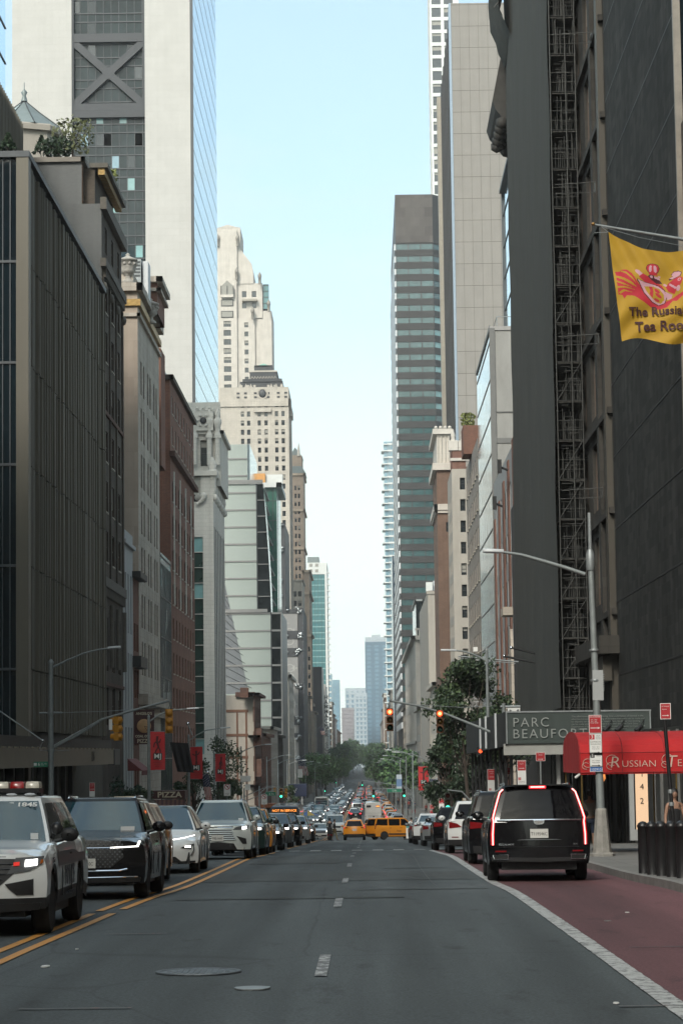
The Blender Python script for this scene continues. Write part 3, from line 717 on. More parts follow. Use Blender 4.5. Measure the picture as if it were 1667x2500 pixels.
f.lathe([(rad + .15, -.55), (rad + .2, -.1), (rad + .1, 0.02)], (0, 0, 0), conL, 8, sm=False); f.lathe([(rad - .25, -6), (rad - .25, -.5)], (0, 0, 0), conL, 8, sm=False)
f.build('drum', rt); f = MB(); f.lathe([(.3, 0), (.15, .5), (.28, .8), (.05, 1.1), (.03, 1.7)], (0, 0, h - .1), slate, 8); f.build('finial', rt)
B = Bldg('white_house', 'narrow white house squeezed between the dark brick house and the limestone tower', 'house', rect(-40, FL, 191.2, 199.3), gz(200), 20.0, mat('white_render', (.34, .35, .35), .8, var=.12, scale=.5, stretch=(1, 1, .2)))
B.face(1, [(-6, 18.2, spans(.8, 7.6, 3, 1.0), [(-1, 4.2), (5.6, 10.2), (11.8, 16.6)], 'pair:d', .35)])
B.ledge(18.8, .3, .25, faces=(1,)); B.finish()
B = Bldg('small_brown_house', 'small dark red house with a black cornice beside the white house', 'house', rect(-40, FL, 199.5, 204.3), gz(200), 17.2, brickR)
B.face(1, [(-3, 15, spans(.3, 4.6, 2, 1.3), floors(-2, 15, 3.9, 2.3), 'sash:d:s', .3)])
B.ledge(16.6, .5, .7, dark, faces=(1,)); B.ledge(9.2, .9, .7, dark, faces=(1,)); B.finish()
Y0, Y1 = 204.6, 226; zt = zat(700, Y0, 336)
B = Bldg('limestone_tower', 'grey-beige limestone apartment tower with gilded frieze and stone urns', 'building', rect(-48, FL, Y0, Y1), gz(Y1), zt, limeG)
us = [q for k in range(3) for q in ((2.6 + k * 6.4, 3.9 + k * 6.4), (5.0 + k * 6.4, 6.3 + k * 6.4))]
B.face(1, [(8, zt - 3, us, floors(8.6, zt - 2.5, 4.05, 2.9, .2), 'sash:b', .07)])
B.ledge(zt - 2.6, .3, .25); B.ledge(zt - .4, .7, .45); B.ledge(6.2, .9, .8, faces=(1,)); B.ledge(5.4, .4, .4, faces=(1,))
B.face(0, m=blockmat('beige_party_wall', (.36, .30, .245), (.30, .245, .20), 2.6, 1.6, .006, var=.12, streak=.1)) if 0 not in B.done else None
B.finish(); f = MB()
g0, g1 = zat(747, Y0, 320), zat(731, Y0, 320); f.box(-24, FL + .28, Y0 - .24, Y0 - .003, g0, g1, gold); f.box(FL + .003, FL + .28, Y0 + .01, Y1, g0, g1, gold)
B.part('gilded_frieze', f)
za = zat(620, Y0, 336)
f = MB(); f.box(-30, FL - .4, Y0 + .4, Y0 + 6, zt, zat(690, Y0, 330) + 1.0, limeG); B.part('attic_block', f)
def urn(px, py0, py1, Y, label):
 a = at(px, py1, Y); b = at(px, py0, Y); H = b.z - a.z
 u = MB(); prof = [(.30, 0), (.34, .06), (.16, .14), (.13, .25), (.30, .32), (.42, .40), (.36, .46), (.44, .52), (.40, .72), (.52, .74), (.50, .79), (.22, .86), (.10, .90), (.12, .95), (.03, 1.0)]
 u.lathe([(r * H * .62, z * H) for r, z in prof], (0, 0, 0), mat('urn_stone', (.32, .30, .27), .8, var=.35, scale=3, bump=.8, bscale=6), 16)
 for k in range(10):
  q = 2 * math.pi * k / 10; u.ball((.27 * H * math.cos(q), .27 * H * math.sin(q), .62 * H), .06 * H, MATS['urn_stone'], 6)
 o = u.build('stone_urn'); o.location = a; tag(o, label, 'urn')
urn(313, 618, 692, 205, 'large stone urn on the limestone tower nearest to us')
urn(369, 728, 790, 214, 'smaller stone urn further along the limestone tower edge')
B = Bldg('brick_roof_turret', 'small red brick turret with ornate cornice on the limestone tower roof', 'turret', rect(at(345, 700, 214).x, at(384, 700, 214).x, 214, 222), zt - .5, zat(682, 214, 370), brickR)
B.face(0, [(zt, zt + 2.5, [(.3, .6)], [(zt + 1.0, zt + 2.0)], 'plain:d', .2)])
B.ledge(zat(690, 214, 370), .5, .5, limeG); B.ledge(zat(712, 214, 370), .3, .35, limeG); B.finish()
f = MB()
a = at(330, 690, 210); ct_ = zat(638, 210, 335)
f.box(a.x, a.x + .62, 209, 212, zt, ct_, galv); f.box(a.x + .75, a.x + 1.2, 209.5, 212, zt, ct_ - .1, lampm)
for k in range(5): f.box(a.x + .06, a.x + .56, 208.95, 208.997, ct_ - .35 - k * .3, ct_ - .2 - k * .3, mull)
tag(f.build('rooftop_cooling_unit'), 'grey cooling unit behind the urn on the limestone tower', 'cooling unit')
B = Bldg('low_glass_building', 'narrow low building with rippled mirror glass between limestone tower and red brick block', 'building', rect(-40, FL, 226.4, 238.6), gz(239), zat(1350, 228, 395), grgl)
B.finish(); f = MB()
for k in range(8): f.box(FL + .003, FL + .06, 226.4, 238.6, -6 + k * 3.8, -5.9 + k * 3.8, mull)
for k in range(9): f.box(FL + .004, FL + .05, 226.5 + k * 1.5, 226.58 + k * 1.5, -6, 20, mull)
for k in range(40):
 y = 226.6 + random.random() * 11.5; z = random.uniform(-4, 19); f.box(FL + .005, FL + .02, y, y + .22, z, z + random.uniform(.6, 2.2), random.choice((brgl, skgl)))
B.part('mirror_pane', f)['kind'] = 'stuff'
Y0, Y1 = 239, 272.2; zt = zat(915, Y0, 415)
B = Bldg('red_brick_block', 'dark red brick block with glass roof railing, left', 'building', rect(-50, FL, Y0, Y1), gz(Y1), zt, brickR)
us = spans(.8, 32.5, 8, 1.55)
B.face(1, [(2.0, 6.0, us, [(2.6, 4.9)], 'sash:b:s', .07), (6.0, 31.5, us, floors(6, 31.5, 3.45, 2.1, .6), 'sash:b:s', .07), (32.4, zt - 1.2, us, [(33.0, 35.0), (36.2, 38.0)], 'sash:w:s', .07)])
B.ledge(31.6, .5, .5, brownS, faces=(1,)); B.ledge(zt - .5, .5, .35, brickD); B.finish()
f = MB()
for k in range(1, 9):
 if k % 2: f.box(FL + .003, FL + .12, Y0 + k * 3.96 - .5, Y0 + k * 3.96 + .1, 17, 30.5, terra)
B.part('stone_pilaster', f)['kind'] = 'stuff'
f = MB(); f.box(-19.9, -19.86, Y0 + .6, Y1 - .5, zt, zt + 1.0, tealg)
for k in range(18): f.box(-19.93, -19.83, Y0 + .5 + k * 1.8, Y0 + .56 + k * 1.8, zt, zt + 1.05, galv)
f.box(-24, -19.86, Y0 + .5, Y0 + .54, zt, zt + 1.0, tealg); f.box(-24, -19.83, Y0 + .45, Y0 + .5, zt + 1.0, zt + 1.05, galv)
B.part('roof_railing', f)
B = Bldg('brick_penthouse', 'red brick penthouse standing behind the roof railing', 'penthouse', rect(at(384, 850, 236).x, at(399, 850, 236).x, 233, 238), 30, zat(862, 236, 390), brickR); B.finish()
Y0, Y1 = 307.5, 332; zl = zat(1150, Y0, 520)
B = Bldg('white_terracotta_building', 'white ornate terracotta building with carved urns and a column of green windows', 'building', rect(-42, FL, Y0, Y1), gz(Y1), zl, terra)
x0 = at(474, 1500, Y0).x + 42; x1 = at(497, 1500, Y0).x + 42
B.face(0, [(2, 29.8, [(x0 - 4, x0 - 1.4), (x0 - .6, x1)], floors(2.0, 29.8, 1.98, 1.9, .05), 'greenband:d', .25), (33.5, 38.2, [(x0 - .4, x1 - .2)], [(34.2, 37.6)], 'sash:w', .3)])
B.face(1, [(-2, 31.5, spans(.4, 24.2, 7, 1.7), [(-1, 31.2)], 'plain:d', .03)])
B.finish()
f = MB()
f.box(-42, FL + .5, Y0 - .45, Y0 - .003, zl - .6, zl, terra); f.box(FL + .003, FL + .5, Y0 + .01, Y1, zl - .6, zl, terra)
for k in range(6):
 y = Y0 + .4 + k * 4.2; z = zl
 f.lathe([(.3, -3.4), (.25, -3.0), (.5, -2.2), (.42, -1.4), (.6, -.8), (.75, -.4), (.75, 0), (.4, .3), (.6, .9), (.3, 1.5), (.1, 1.9)], (FL - .1, y, z), terra, 10)
 f.ball((FL + .2, y, z - 3.4), .42, terra, 8, (1, 1, 1.2))
 f.ball((FL - 1.9, Y0 - .3, z - 3.4), .5, terra, 8);
for k in range(5): f.ball((FL - 1.2 - k * .05 * k, Y0 - .35, zl - 3.2 - .25 * k), .45 - .05 * k, terra, 8)
B.part('carved_ornament', f)['kind'] = 'stuff'
zc0, zc1 = zl - 1.5, zat(1012, 312, 505)
XC = at(540, 1100, 312).x
B = Bldg('terracotta_crown', 'ornate white crown storey with columns and lantern on the terracotta building', 'crown', rect(-36, XC, 311.5, 328), zc0, zat(1050, 312, 505), terra)
wx = at(490, 1140, 311.5).x + 36; wx1 = at(507, 1140, 311.5).x + 36
B.face(0, [(zc0 + .3, zc0 + 11, [(wx, wx1)], [(zat(1138, 311.5, 500), zat(1075, 311.5, 500))], 'sash:d', .4)]); B.ledge(zat(1062, 312, 500), .5, .4); B.finish()
f = MB()
for px in (476, 512, 532):
 a = at(px, 1135, 311); b = at(px, 1070, 311); f.tube([(a.x, 310.9, a.z), (a.x, 310.9, b.z)], .33, terra, 12)
 f.lathe([(.5, 0), (.5, .4), (.3, .8), (.4, 1.4), (.55, 2.0), (.55, 2.4), (.22, 2.8), (.36, 3.2), (.08, 3.8)], (a.x, 311, b.z), terra, 10)
a = at(497, 1048, 311); f.box(a.x - 1.3, a.x + 1.3, 310.7, 311.3, a.z - .2, a.z + 2.3, terra); f.ball((a.x, 310.6, a.z + 1.1), .45, dark, 10, (1, .3, 1))
for k in range(6): q = k * 1.047; f.ball((a.x + .75 * math.cos(q), 310.6, a.z + 1.1 + .75 * math.sin(q)), .22, terra, 6)
for k in range(7): f.ball((a.x - 1.2 + k * .4, 311, a.z + 2.5 + .3 * (k % 2)), .2, terra, 6)
B.part('crown_ornament', f)['kind'] = 'stuff'
p = at(500, 1050, 320); pot_plant('roof_conifer', 'tiny dark conifer on top of the white terracotta crown', 'shrub', p, .9, 3.4, 260, 9, leafB, True)
Y0 = 404.0
XA, XB, XC_, XD = at(66, 400, Y0).x, at(176, 400, Y0).x, at(355, 400, Y0).x, -28.0
ZT = 160
root = thing('braced_limestone_tower', 'huge pale limestone tower with a dark X brace and a blue glass side', 'tower', (XD, Y0, 0))
ov = Vector((XD, Y0, 0))
def tp(mb, name, parent=None):
 mb.v = [tuple(Vector(v) - ov) for v in mb.v]; return mb.build(name, parent or root)
f = MB(); f.box(XA - 2.5, XB, Y0, 471, -15, ZT, lime); tp(f, 'stone_wall'); f = MB(); f.box(XC_, XD - .4, Y0, 471, -15, ZT, lime); tp(f, 'stone_wall')
f = MB(); f.box(XD - .39, XD, Y0 + .15, 471, -15, ZT, skgl); sg = tp(f, 'glass_side'); f = MB()
z = -8
while z < ZT: f.box(XD + .003, XD + .02, Y0 + .2, 471, z, z + .13, mull); z += 3.9
y = Y0 + 1.5
while y < 471: f.box(XD + .004, XD + .008, y, y + .05, -10, ZT, mull); y += 1.5
f.box(XD - .42, XD + .1, Y0 - .02, Y0 + .14, -15, ZT, mull)
tp(f, 'glazing_bar', sg)['kind'] = 'stuff'
f = MB(); f.box(XB + .003, XC_ - .003, Y0 + 1.4, 470, -15, ZT, grgl); gc = tp(f, 'glass_centre')
f = MB(); wd = XC_ - XB
for k in range(1, 10): f.box(XB + wd * k / 9.4 - .05, XB + wd * k / 9.4 + .05, Y0 + 1.25, Y0 + 1.396, -12, ZT, mull)
z = 20; k = 0
while z < ZT: f.box(XB + .01, XC_ - .01, Y0 + 1.22, Y0 + 1.394, z, z + .18, mull); z += (2.4, 1.5)[k % 2]; k += 1
tp(f, 'glazing_bar', gc)['kind'] = 'stuff'
f = MB(); rr = random.Random(5)
for k in range(70):
 i, j = rr.randint(0, 8), rr.randint(0, 34); a = XB + wd * i / 9.4 + .08
 f.box(a, a + wd / 9.4 - .16, Y0 + 1.33, Y0 + 1.392, 20 + j * 3.9 + .25, 20 + j * 3.9 + 2.3, rr.choice((GLW, dkgl, dkgl, TEAL, bluep)))
tp(f, 'reflective_pane', gc)['kind'] = 'stuff'
f = MB(); zb0, zb1, zb2, zb3 = zat(285, Y0, 265), zat(262, Y0, 265), zat(98, Y0, 265), zat(80, Y0, 265)
f.box(XB, XC_, Y0 + .3, Y0 + 1.2, zb0, zat(268, Y0, 265) , brace); f.box(XB, XC_, Y0 + .3, Y0 + 1.2, zat(268, Y0, 265) + .01, zb1 + .8, brace)
f.box(XB, XC_, Y0 + .3, Y0 + 1.2, zb2 - .2, zb3, brace)
f.box(XB - .02, XB + .35, Y0 + .2, Y0 + 1.2, zb0, ZT, brace); f.box(XC_ - .35, XC_ + .02, Y0 + .2, Y0 + 1.2, zb0, ZT, brace)
for s in (1, -1):
 a, c = Vector((XB + wd/2 - s * wd/2 * .95, 0, zb1 + .6)), Vector((XB + wd/2 + s * wd/2 * .95, 0, zb2 - .2)); d = (c - a).normalized(); n = Vector((-d.z, 0, d.x)) * .62
 P = [a + n, c + n, c - n, a - n]; e = .004 * s
 f.prism([(q.x, q.z) for q in P], lambda u, v, w: (u, Y0 + .4 + e + w, v), .75, brace)
f.prism([(XB + wd/2 + q * 1.15, (zb1 + zb2) / 2 + .2 + w * 1.15) for q, w in ((-1, 0), (0, -1), (1, 0), (0, 1))], lambda u, v, w: (u, Y0 + .37 + w, v), .85, brace)
tp(f, 'x_brace')
Y0, Y1 = 416, 430
B = Bldg('beige_gabled_house', 'beige windowless house wall with rusty red steel frame lines', 'house', rect(at(548, 1800, Y0).x, at(622, 1800, Y0).x, Y0, Y1), gz(Y1), zat(1697, Y0, 585), conL)
B.finish(); f = MB(); rs = mat('rust_steel', (.13, .06, .035), .7, var=.2); o_ = Y0 - .12
for py in (1736, 1795, 1849, 1905): a = at(552, py, Y0); b = at(606, py, Y0); f.box(a.x, b.x, o_, Y0 - .003, a.z - .22, a.z + .22, rs)
for px in (579, 601): a = at(px, 1736, Y0); f.box(a.x - .15, a.x + .15, o_ - .01, Y0 - .004, gz(Y0), a.z, rs)
f.box(at(575, 1690, Y0).x, at(622, 1690, Y0).x, Y0 - .6, Y0 + 1, zat(1697, Y0), zat(1686, Y0), brownS)
B.part('steel_frame', f)
B = Bldg('brownstone_bay', 'narrow brownstone front with bracketed bays beside the pale glass slab', 'house', rect(at(622, 1800, Y0).x + .01, FL + .2, Y0 - 3, Y1 + 8), gz(Y1), zat(1700, Y0, 630), brownS)
B.face(1, [(-7, 12, spans(.5, 20, 4, 1.8), floors(-6, 12, 4.2, 2.6), 'sash:b:s', .3)]);
for z in (-3.6, 4.8, 12.0): B.ledge(z, .45, .9)
B.finish(); f = MB()
for k in range(3): f.box(FL + .2, FL + 1.3, Y0 - 2.5, Y0 + 4, -7 + k * 5.2, -4 + k * 5.2, brownS)
f.box(FL - 2.2, FL - .8, Y0 - 3.2, Y0 - 1.5, zat(1700, Y0), zat(1676, Y0), brownS)
B.part('bay', f)
Y0, Y1 = 560, 598
zL = zat(1495, Y0, 660); zU = zat(1182, Y0, 620); zH = zat(1085, Y0, 570)
root = thing('fritted_glass_building', 'pale green fritted glass building with long horizontal joints and a dark window column', 'building', (FL, Y0, 0)); ov = Vector((FL, Y0, 0))
def slab(name, x0, x1, z0, z1, m, y0=Y0, y1=Y1, parent=None):
 f = MB(); f.box(x0, x1, y0, y1, z0, z1, m); return tp(f, name, parent)
xl = at(540, 1700, Y0).x
xm = at(664, 1700, Y0).x; xm2 = at(628, 1300, Y0).x; xr2 = at(652, 1350, Y0).x
slab('fritted_wall', xl - 6, xm, -15, zL, frit); slab('fritted_wall', xl - 6, xm2, zL + .003, zU, frit); slab('fritted_wall', xl - 10, at(604, 1120, Y0).x, zU + .003, zH, frit)
slab('window_column', xm + .003, FL - .3, -15, zL, dkgl2, Y0 + .2);
f = MB(); rr = random.Random(8)
n = 8
for k in range(n):
 za, zb = zL + (zU - zL) * k / n + .1, zL + (zU - zL) * (k + 1) / n - .1
 xa = at(662 - 20 * (k / n) ** 1.4, 1490 - 38 * k, Y0).x; xb = at(662 - 20 * ((k + 1) / n) ** 1.4, 1452 - 38 * k, Y0).x
 f.face([(xm2 + .01, Y0 + .2, za), (xa, Y0 + .2, za), (xb, Y0 + .2, zb), (xm2 + .01, Y0 + .2, zb)], dkgl2)
 f.face([(xa, Y0 + .2, za), (xa, Y0 + 9, za), (xb, Y0 + 9, zb), (xb, Y0 + .2, zb)], brgl)
 f.box(xm2 + .01, xb, Y0, Y1 - 1, zb, zb + .2, frits)
tp(f, 'slanting_window_column')
f = MB(); z = zL - .3; k = 0
while z > -14: f.box(xl - 6, FL - .28, Y0 - .2, Y0 - .003 if k else Y0 - .004, z - .12, z + .3, frits); z -= 4.02; k += 1
z = zL + 3.9
while z < zH: f.box(xl - 8, min(xm2, at(604, 1120, Y0).x if z > zU else xm2), Y0 - .2, Y0 - .004, z - .12, z + .25, frits); z += 4.0
f.box(xm - .15, xm + .15, Y0 - .22, Y0 - .01, -14, zL, mull); f.box(FL - .3, FL, Y0 - .1, Y1, -15, zL, frits)
f.box(xm2 - .2, xm2 + .1, Y0 - .22, Y0 - .01, zL, zU, mull); f.box(xl - 6, xr2, Y0 - .5, Y0 - .21, zL, zL + .8, frits); f.box(xm2 - 10, at(642, 1185, Y0).x, Y0 - .4, Y0 - .205, zU, zU + 1.0, frits)
f.box(at(604, 1120, Y0).x + .003, at(610, 1120, Y0).x, Y0 - .2, Y1, zU, zH, brgl)
tp(f, 'joint_rail')['kind'] = 'stuff'
f = MB()
f.face([(xl, Y0 - .03, zL + 12), (at(608, 1690, Y0).x, Y0 - .03, zat(1690, Y0)), (xl, Y0 - .03, zat(1690, Y0))], mat('grey_louvre', (.20, .21, .22), .4, var=.1))
for k in range(14):
 z = zat(1690, Y0) + 1 + k * 1.9; f.tube([(xl, Y0 - .08, z + 2), (xl + max(.6, 7.6 - k * .5), Y0 - .08, z - 1.6)], .06, mull, 5)
tp(f, 'louvred_fold')
B = Bldg('green_glass_building', 'green glass block with sloping white roof terrace beside the fritted building', 'building', rect(at(640, 1200, 610).x, at(676, 1250, 610).x, 610, 640), -15, zat(1185, 610, 660), mat('green_glass', (.035, .12, .09), .1, var=.2))
B.ledge(B.z1 - .6, 1.2, 1.3, whp); B.finish(); f = MB()
for k in range(4): x = B.foot[0][0] + k * 1.3; f.box(x, x + .12, 609.8, 609.99, -10, B.z1 - 1, mull)
for k in range(10): f.box(B.foot[0][0], B.foot[1][0], 609.85, 609.98, B.z1 - 4 - k * 5, B.z1 - 3.85 - k * 5, mull)
a = at(638, 1162, 612); f.box(a.x - 2.6, a.x + 1.0, 611, 614, B.z1 + .6, B.z1 + 3.2, mat('orange_panel', (.55, .27, .08), .6, var=.1)); f.box(a.x + 1.1, a.x + 5.4, 612, 615, B.z1 + .6, B.z1 + 3, whp)
B.part('roof_terrace', f)
Y0, Y1 = 700, 745
rfch = mat('rough_chrome', (.30, .31, .31), .3, metal=1.0, var=.5, scale=2); gx = mat('wrap_grey', (.22, .215, .21), .6, var=.05); gd = mat('wrap_dark', (.035, .036, .04), .5, var=.1); gp_ = mat('wrap_pattern', (.36, .355, .34), .6, var=.03)
xa, xb = at(686, 1650, Y0).x, at(728, 1650, Y0).x
zt = zat(1488, Y0, 705)
root = thing('trunk_wrapped_building', 'building wrapped like a grey patterned travel trunk with dark straps and shiny metal corners', 'building', (xb, Y0, 0)); ov = Vector((xb, Y0, 0))
def trunkbox(x0, x1, z0, z1, yy0, yy1, nm):
 slab(nm, x0, x1, z0, z1, gx, yy0, yy1)
trunkbox(xa - 3, xb, -15, zt, Y0, Y1, 'patterned_wall')
xa2, xb2 = at(654, 1400, Y0).x, at(684, 1400, Y0).x; zt2 = zat(1275, Y0, 690)
trunkbox(xa2 - 3, xb2, zt + .5, zt2, Y0 + 2, Y1, 'patterned_wall')
def flower(f, x, y, z, s, m):
 for k in range(4):
  q = k * math.pi / 2; f.prism([(x, z), (x + s * .38 * math.cos(q - .5), z + s * .38 * math.sin(q - .5)), (x + s * math.cos(q), z + s * math.sin(q)), (x + s * .38 * math.cos(q + .5), z + s * .38 * math.sin(q + .5))], lambda u, v, w: (u, y + w, v), .1, m)
def ringf(f, x, y, z, r, m, n=20):
 rows = [[(x + rr_ * math.cos(2*math.pi*j/n), y, z + rr_ * math.sin(2*math.pi*j/n)) for j in range(n)] for rr_ in (r, r * .8)]; f.grid(rows, m, False, True)
f = MB()
for i in range(2):
 for j in range(12):
  x = xa + (.28 + .5 * i) * (xb - xa); z = zt - 4 - j * 5.2 - i * 2.6
  flower(f, x, Y0 - .12, z, 1.15, gp_)
  ringf(f, x + (xb - xa) * .25 * (1 if i == 0 else -1), Y0 - .1, z - 2.6, 1.2, gp_) if j % 2 == 0 else None
for j in range(3):
 x = xa2 + .4 * (xb2 - xa2); flower(f, x, Y0 + 1.88, zt2 - 11 - j * 5, 1.0, gp_); ringf(f, x + 1.2, Y0 + 1.9, zt2 - 13.5 - j * 5, 1.0, gp_)
tp(f, 'monogram_pattern')
f = MB()
for py0, py1 in ((1488, 1497), (1540, 1560), (1582, 1603), (1748, 1770), (1790, 1800)): f.box(xa - 3.02, xb + .1, Y0 - .25, Y0 - .003, zat(py1, Y0, 705), zat(py0, Y0, 705), gd)
f.box(at(729, 1650, Y0).x, at(735, 1650, Y0).x + .8, Y0 - .3, Y1, -15, zt + .3, gd); f.box(xa - 1, xa + .1, Y0 - .28, Y0 - .004, -15, zt, gd)
f.box(xb2 + .003, xb2 + 1.4, Y0 + 1.7, Y1, zt, zt2, gd); f.box(xa2, xb2 + 1.4, Y0 + 1.6, Y0 + 1.99, zat(1425, Y0), zat(1405, Y0), gd); f.box(xa2, xb2 + 1.4, Y0 + 1.62, Y0 + 1.99, zat(1350, Y0), zat(1330, Y0), gd)
tp(f, 'strap')
f = MB(); rr = random.Random(2)
for py in (1490, 1552, 1592, 1675, 1755, 1800, 1850):
 for k in range(9):
  p = at(728 + rr.uniform(-6, 8), py + rr.uniform(-7, 7), Y0); f.ball((p.x, Y0 - .6, p.z), rr.uniform(.2, .6), rfch, 6, (1, .6, rr.uniform(.5, 1.3)))
 p = at(695 if py % 2 else 702, py, Y0); f.ball((p.x, Y0 - .5, p.z), .45, rfch, 8)
for py in (1280, 1340, 1415, 1455):
 for k in range(7):
  p = at(684 + rr.uniform(-8, 6), py + rr.uniform(-7, 7), Y0 + 1); f.ball((p.x, Y0 + 1, p.z), rr.uniform(.2, .6), rfch, 6, (1, .6, rr.uniform(.5, 1.3)))
for k in range(60): z = zt - 1 - k * 1.05; f.ball((xb + 1.6, Y0 - .35, z), .13, chrome, 4)
tp(f, 'metal_corner')
B = Bldg('cornice_house', 'buff stone corner building with small windows in front of the trunk-wrapped building', 'building', rect(at(688, 1750, 650).x, at(706, 1750, 650).x, 650, 695), -15, zat(1640, 650, 696), fullW)
B.face(0, [(-10, B.z1 - 2, spans(.2, 1.6, 1, .8), floors(-9, B.z1 - 2, 3.8, 2), 'plain:d', .3)]); B.face(1, [(-10, B.z1 - 2, spans(1, 44, 9, 2.2), floors(-9, B.z1 - 2, 3.8, 2), 'plain:d', .3)]); B.ledge(B.z1 - 1.6, .8, .8); B.finish()
Y0 = 800; XR = at(707, 1200, Y0).x; XL = at(581, 1000, Y0).x
def px2(px, py=1000): return at(px, py, Y0).x
zs1 = zat(945, Y0, 640)
B = Bldg('black_crowned_tower', 'buff stone tower with black and white geometric stepped crown and green cap', 'tower', rect(XL - 6, XR, Y0, Y0 + 35), -15, zs1, fullW)
us = [(px2(a) - XL + 6, px2(a + 8) - XL + 6) for a in (588, 603, 629, 645.5, 671, 687)]
B.face(0, [(10, zs1 - 3, us, floors(10, zs1 - 2, 3.05, 1.75, .7), 'sash:d', .35)])
B.face(1, [(10, zs1 - 3, spans(2, 33, 8, 1.5), floors(10, zs1 - 2, 3.05, 1.75, .7), 'sash:d', .35)])
B.ledge(zat(985, Y0, 640) - 1, 2.4, .5, faces=(0, 1)); B.finish()
bk = mat('black_terracotta', (.03, .032, .036), .5, var=.25, scale=.5); f = MB()
def tier(pa, pb, y0, y1, m, d=0, dp=30): f.box(px2(pa, y0), px2(pb, y0), Y0 + d, Y0 + dp, zat(y1, Y0, 640), zat(y0, Y0, 640), m)
tier(583, 704, 948, 992, fullW, .2); tier(585, 690, 930, 948, bk, 1); tier(592, 688, 924, 931, bk, .6); tier(609, 674, 902, 924, bk, 3); tier(607, 676, 901, 905, fullW, 2.8); tier(619, 664, 886, 902, bk, 5)
B.part('stepped_crown', f); f = MB()
for px in (590, 606, 622, 656, 672, 688): f.box(px2(px - 3), px2(px + 3), Y0 - .1, Y0 + .15, zat(942, Y0), zat(936, Y0), fullW)
for k in range(9):
 a = 612 + k * 7; f.prism([(px2(a), zat(917, Y0)), (px2(a + 3.5), zat(911, Y0)), (px2(a + 7), zat(917, Y0)), (px2(a + 7), zat(915, Y0) - .3), (px2(a + 3.5), zat(913.5, Y0)), (px2(a), zat(919, Y0))], lambda u, v, w: (u, Y0 + 2.85 + w, v), .2, fullW)
for px in (582, 600, 624, 655, 680, 698):
 for py in (956, 966, 975): f.box(px2(px - 3.5), px2(px + 3.5), Y0 - .12, Y0 + .1, zat(py + 2.2, Y0), zat(py - 2.2, Y0), bk)
for px in (588, 601, 613, 663, 675, 688): f.prism([(px2(px - 5), zat(944, Y0)), (px2(px), zat(932, Y0)), (px2(px + 5), zat(944, Y0))], lambda u, v, w: (u, Y0 + .35 + w, v), .2, fullW)
p = at(641, 961, Y0); f.ball((p.x, Y0 - .1, p.z), 1.25, bk, 12, (1, .25, 1.1)); ringf(f, p.x, Y0 - .25, p.z, 1.9, fullW)
B.part('crown_pattern', f); f = MB()
f.prism([(px2(619), zat(886, Y0)), (px2(664), zat(886, Y0)), (px2(643), zat(878, Y0))], lambda u, v, w: (u, Y0 + 5 + w, v), 12, coppr); B.part('green_cap', f)
f = MB(); f.box(px2(621), px2(662), Y0 - 1.1, Y0 - .003, zat(1000, Y0) - .4, zat(990, Y0) - .4, fullW); f.box(px2(706), px2(712), Y0 + 4, Y0 + 9, zat(1009, Y0), zat(996, Y0), fullW); B.part('balcony', f)
Y0 = 900
root = thing('cream_stepped_tower', 'tall cream stone tower with stepped shoulders and lantern posts', 'tower', (at(560, 900, Y0).x, Y0, 0)); ov = root.location.copy()
def hp(name, pa, pb, py0, py1, d=0, dp=26, m=creamW, sty=None, wins=None):
 x0, x1 = at(pa, py0, Y0).x, at(pb, py0, Y0).x
 z1 = zat(py0, Y0, 600); z0 = zat(py1, Y0, 600)
 b = Bldg(name, None, None, rect(x0, x1, Y0 + d, Y0 + dp), z0, z1, m)
 if wins: b.face(0, [(z0, z1, [(at(q, 900, Y0).x - x0, at(w, 900, Y0).x - x0) for q, w in cols], [(zat(r1, Y0, 600), zat(r0, Y0, 600)) for r0, r1 in rows], st, .35) for cols, rows, st in wins])
 mb = b.mb; b.finish(); r0 = b.root; kids = list(r0.children)
 base = ov if False else root.location
 for k in kids:
  w = b.o + k.location; k.parent = root; k.location = w - base
 bpy.data.objects.remove(r0)
rows = [(743 + k * 22.1 + 40, 757 + k * 22.1 + 40) for k in range(15)]
hp('wall', 500, 578, 690, 1400, wins=[([(547, 565)], rows, 'tri:d')])
hp('wall', 500, 578, 560, 690, wins=[([(540, 570)], [(731, 749)], 'tri:d')] and None)
hp('wall', 578.5, 622, 775, 1400, d=1, wins=[([(597.5, 607)], [(786 + k * 22.1, 798 + k * 22.1) for k in range(12)], 'plain:d')])
hp('wall', 622.5, 662.5, 757, 1400, d=2)
hp('wall', 578.5, 640, 690, 775, d=1.5, wins=[([(592, 603), (616, 627)], [(709, 724), (737, 751)], 'plain:d')])
hp('wall', 505, 586, 552, 610, d=2)
f = MB()
f.prism([(at(586, 606, Y0).x, zat(606, Y0, 600)), (at(600, 625, Y0).x, zat(624, Y0, 600)), (at(614, 645, Y0).x, zat(643, Y0, 600)), (at(618, 665, Y0).x, zat(662, Y0, 600)), (at(619, 690, Y0).x, zat(691, Y0, 600)), (at(578, 690, Y0).x, zat(691, Y0, 600)), (at(578, 606, Y0).x, zat(606, Y0, 600))], lambda u, v, w: (u, Y0 + 1.2 + w, v), 20, creamW)
f.prism([(at(530, 560, Y0).x, zat(553, Y0, 600)), (at(555, 560, Y0).x, zat(545, Y0, 600)), (at(585, 560, Y0).x, zat(553, Y0, 600))], lambda u, v, w: (u, Y0 + 1.9 + w, v), 20, creamW)
tp(f, 'shoulder')
f = MB()
for px, py in ((580, 585), (578, 667), (634, 678), (617, 763), (656, 745), (532, 585)):
 p = at(px, py, Y0 - 1); f.lathe([(.55, -2.4), (.55, 0), (.7, .1), (.7, 1.2), (.3, 1.8), (.05, 2.4)], (p.x, Y0 - .6, p.z), mat('lantern_stone', (.25, .23, .20), .7, var=.2), 8)
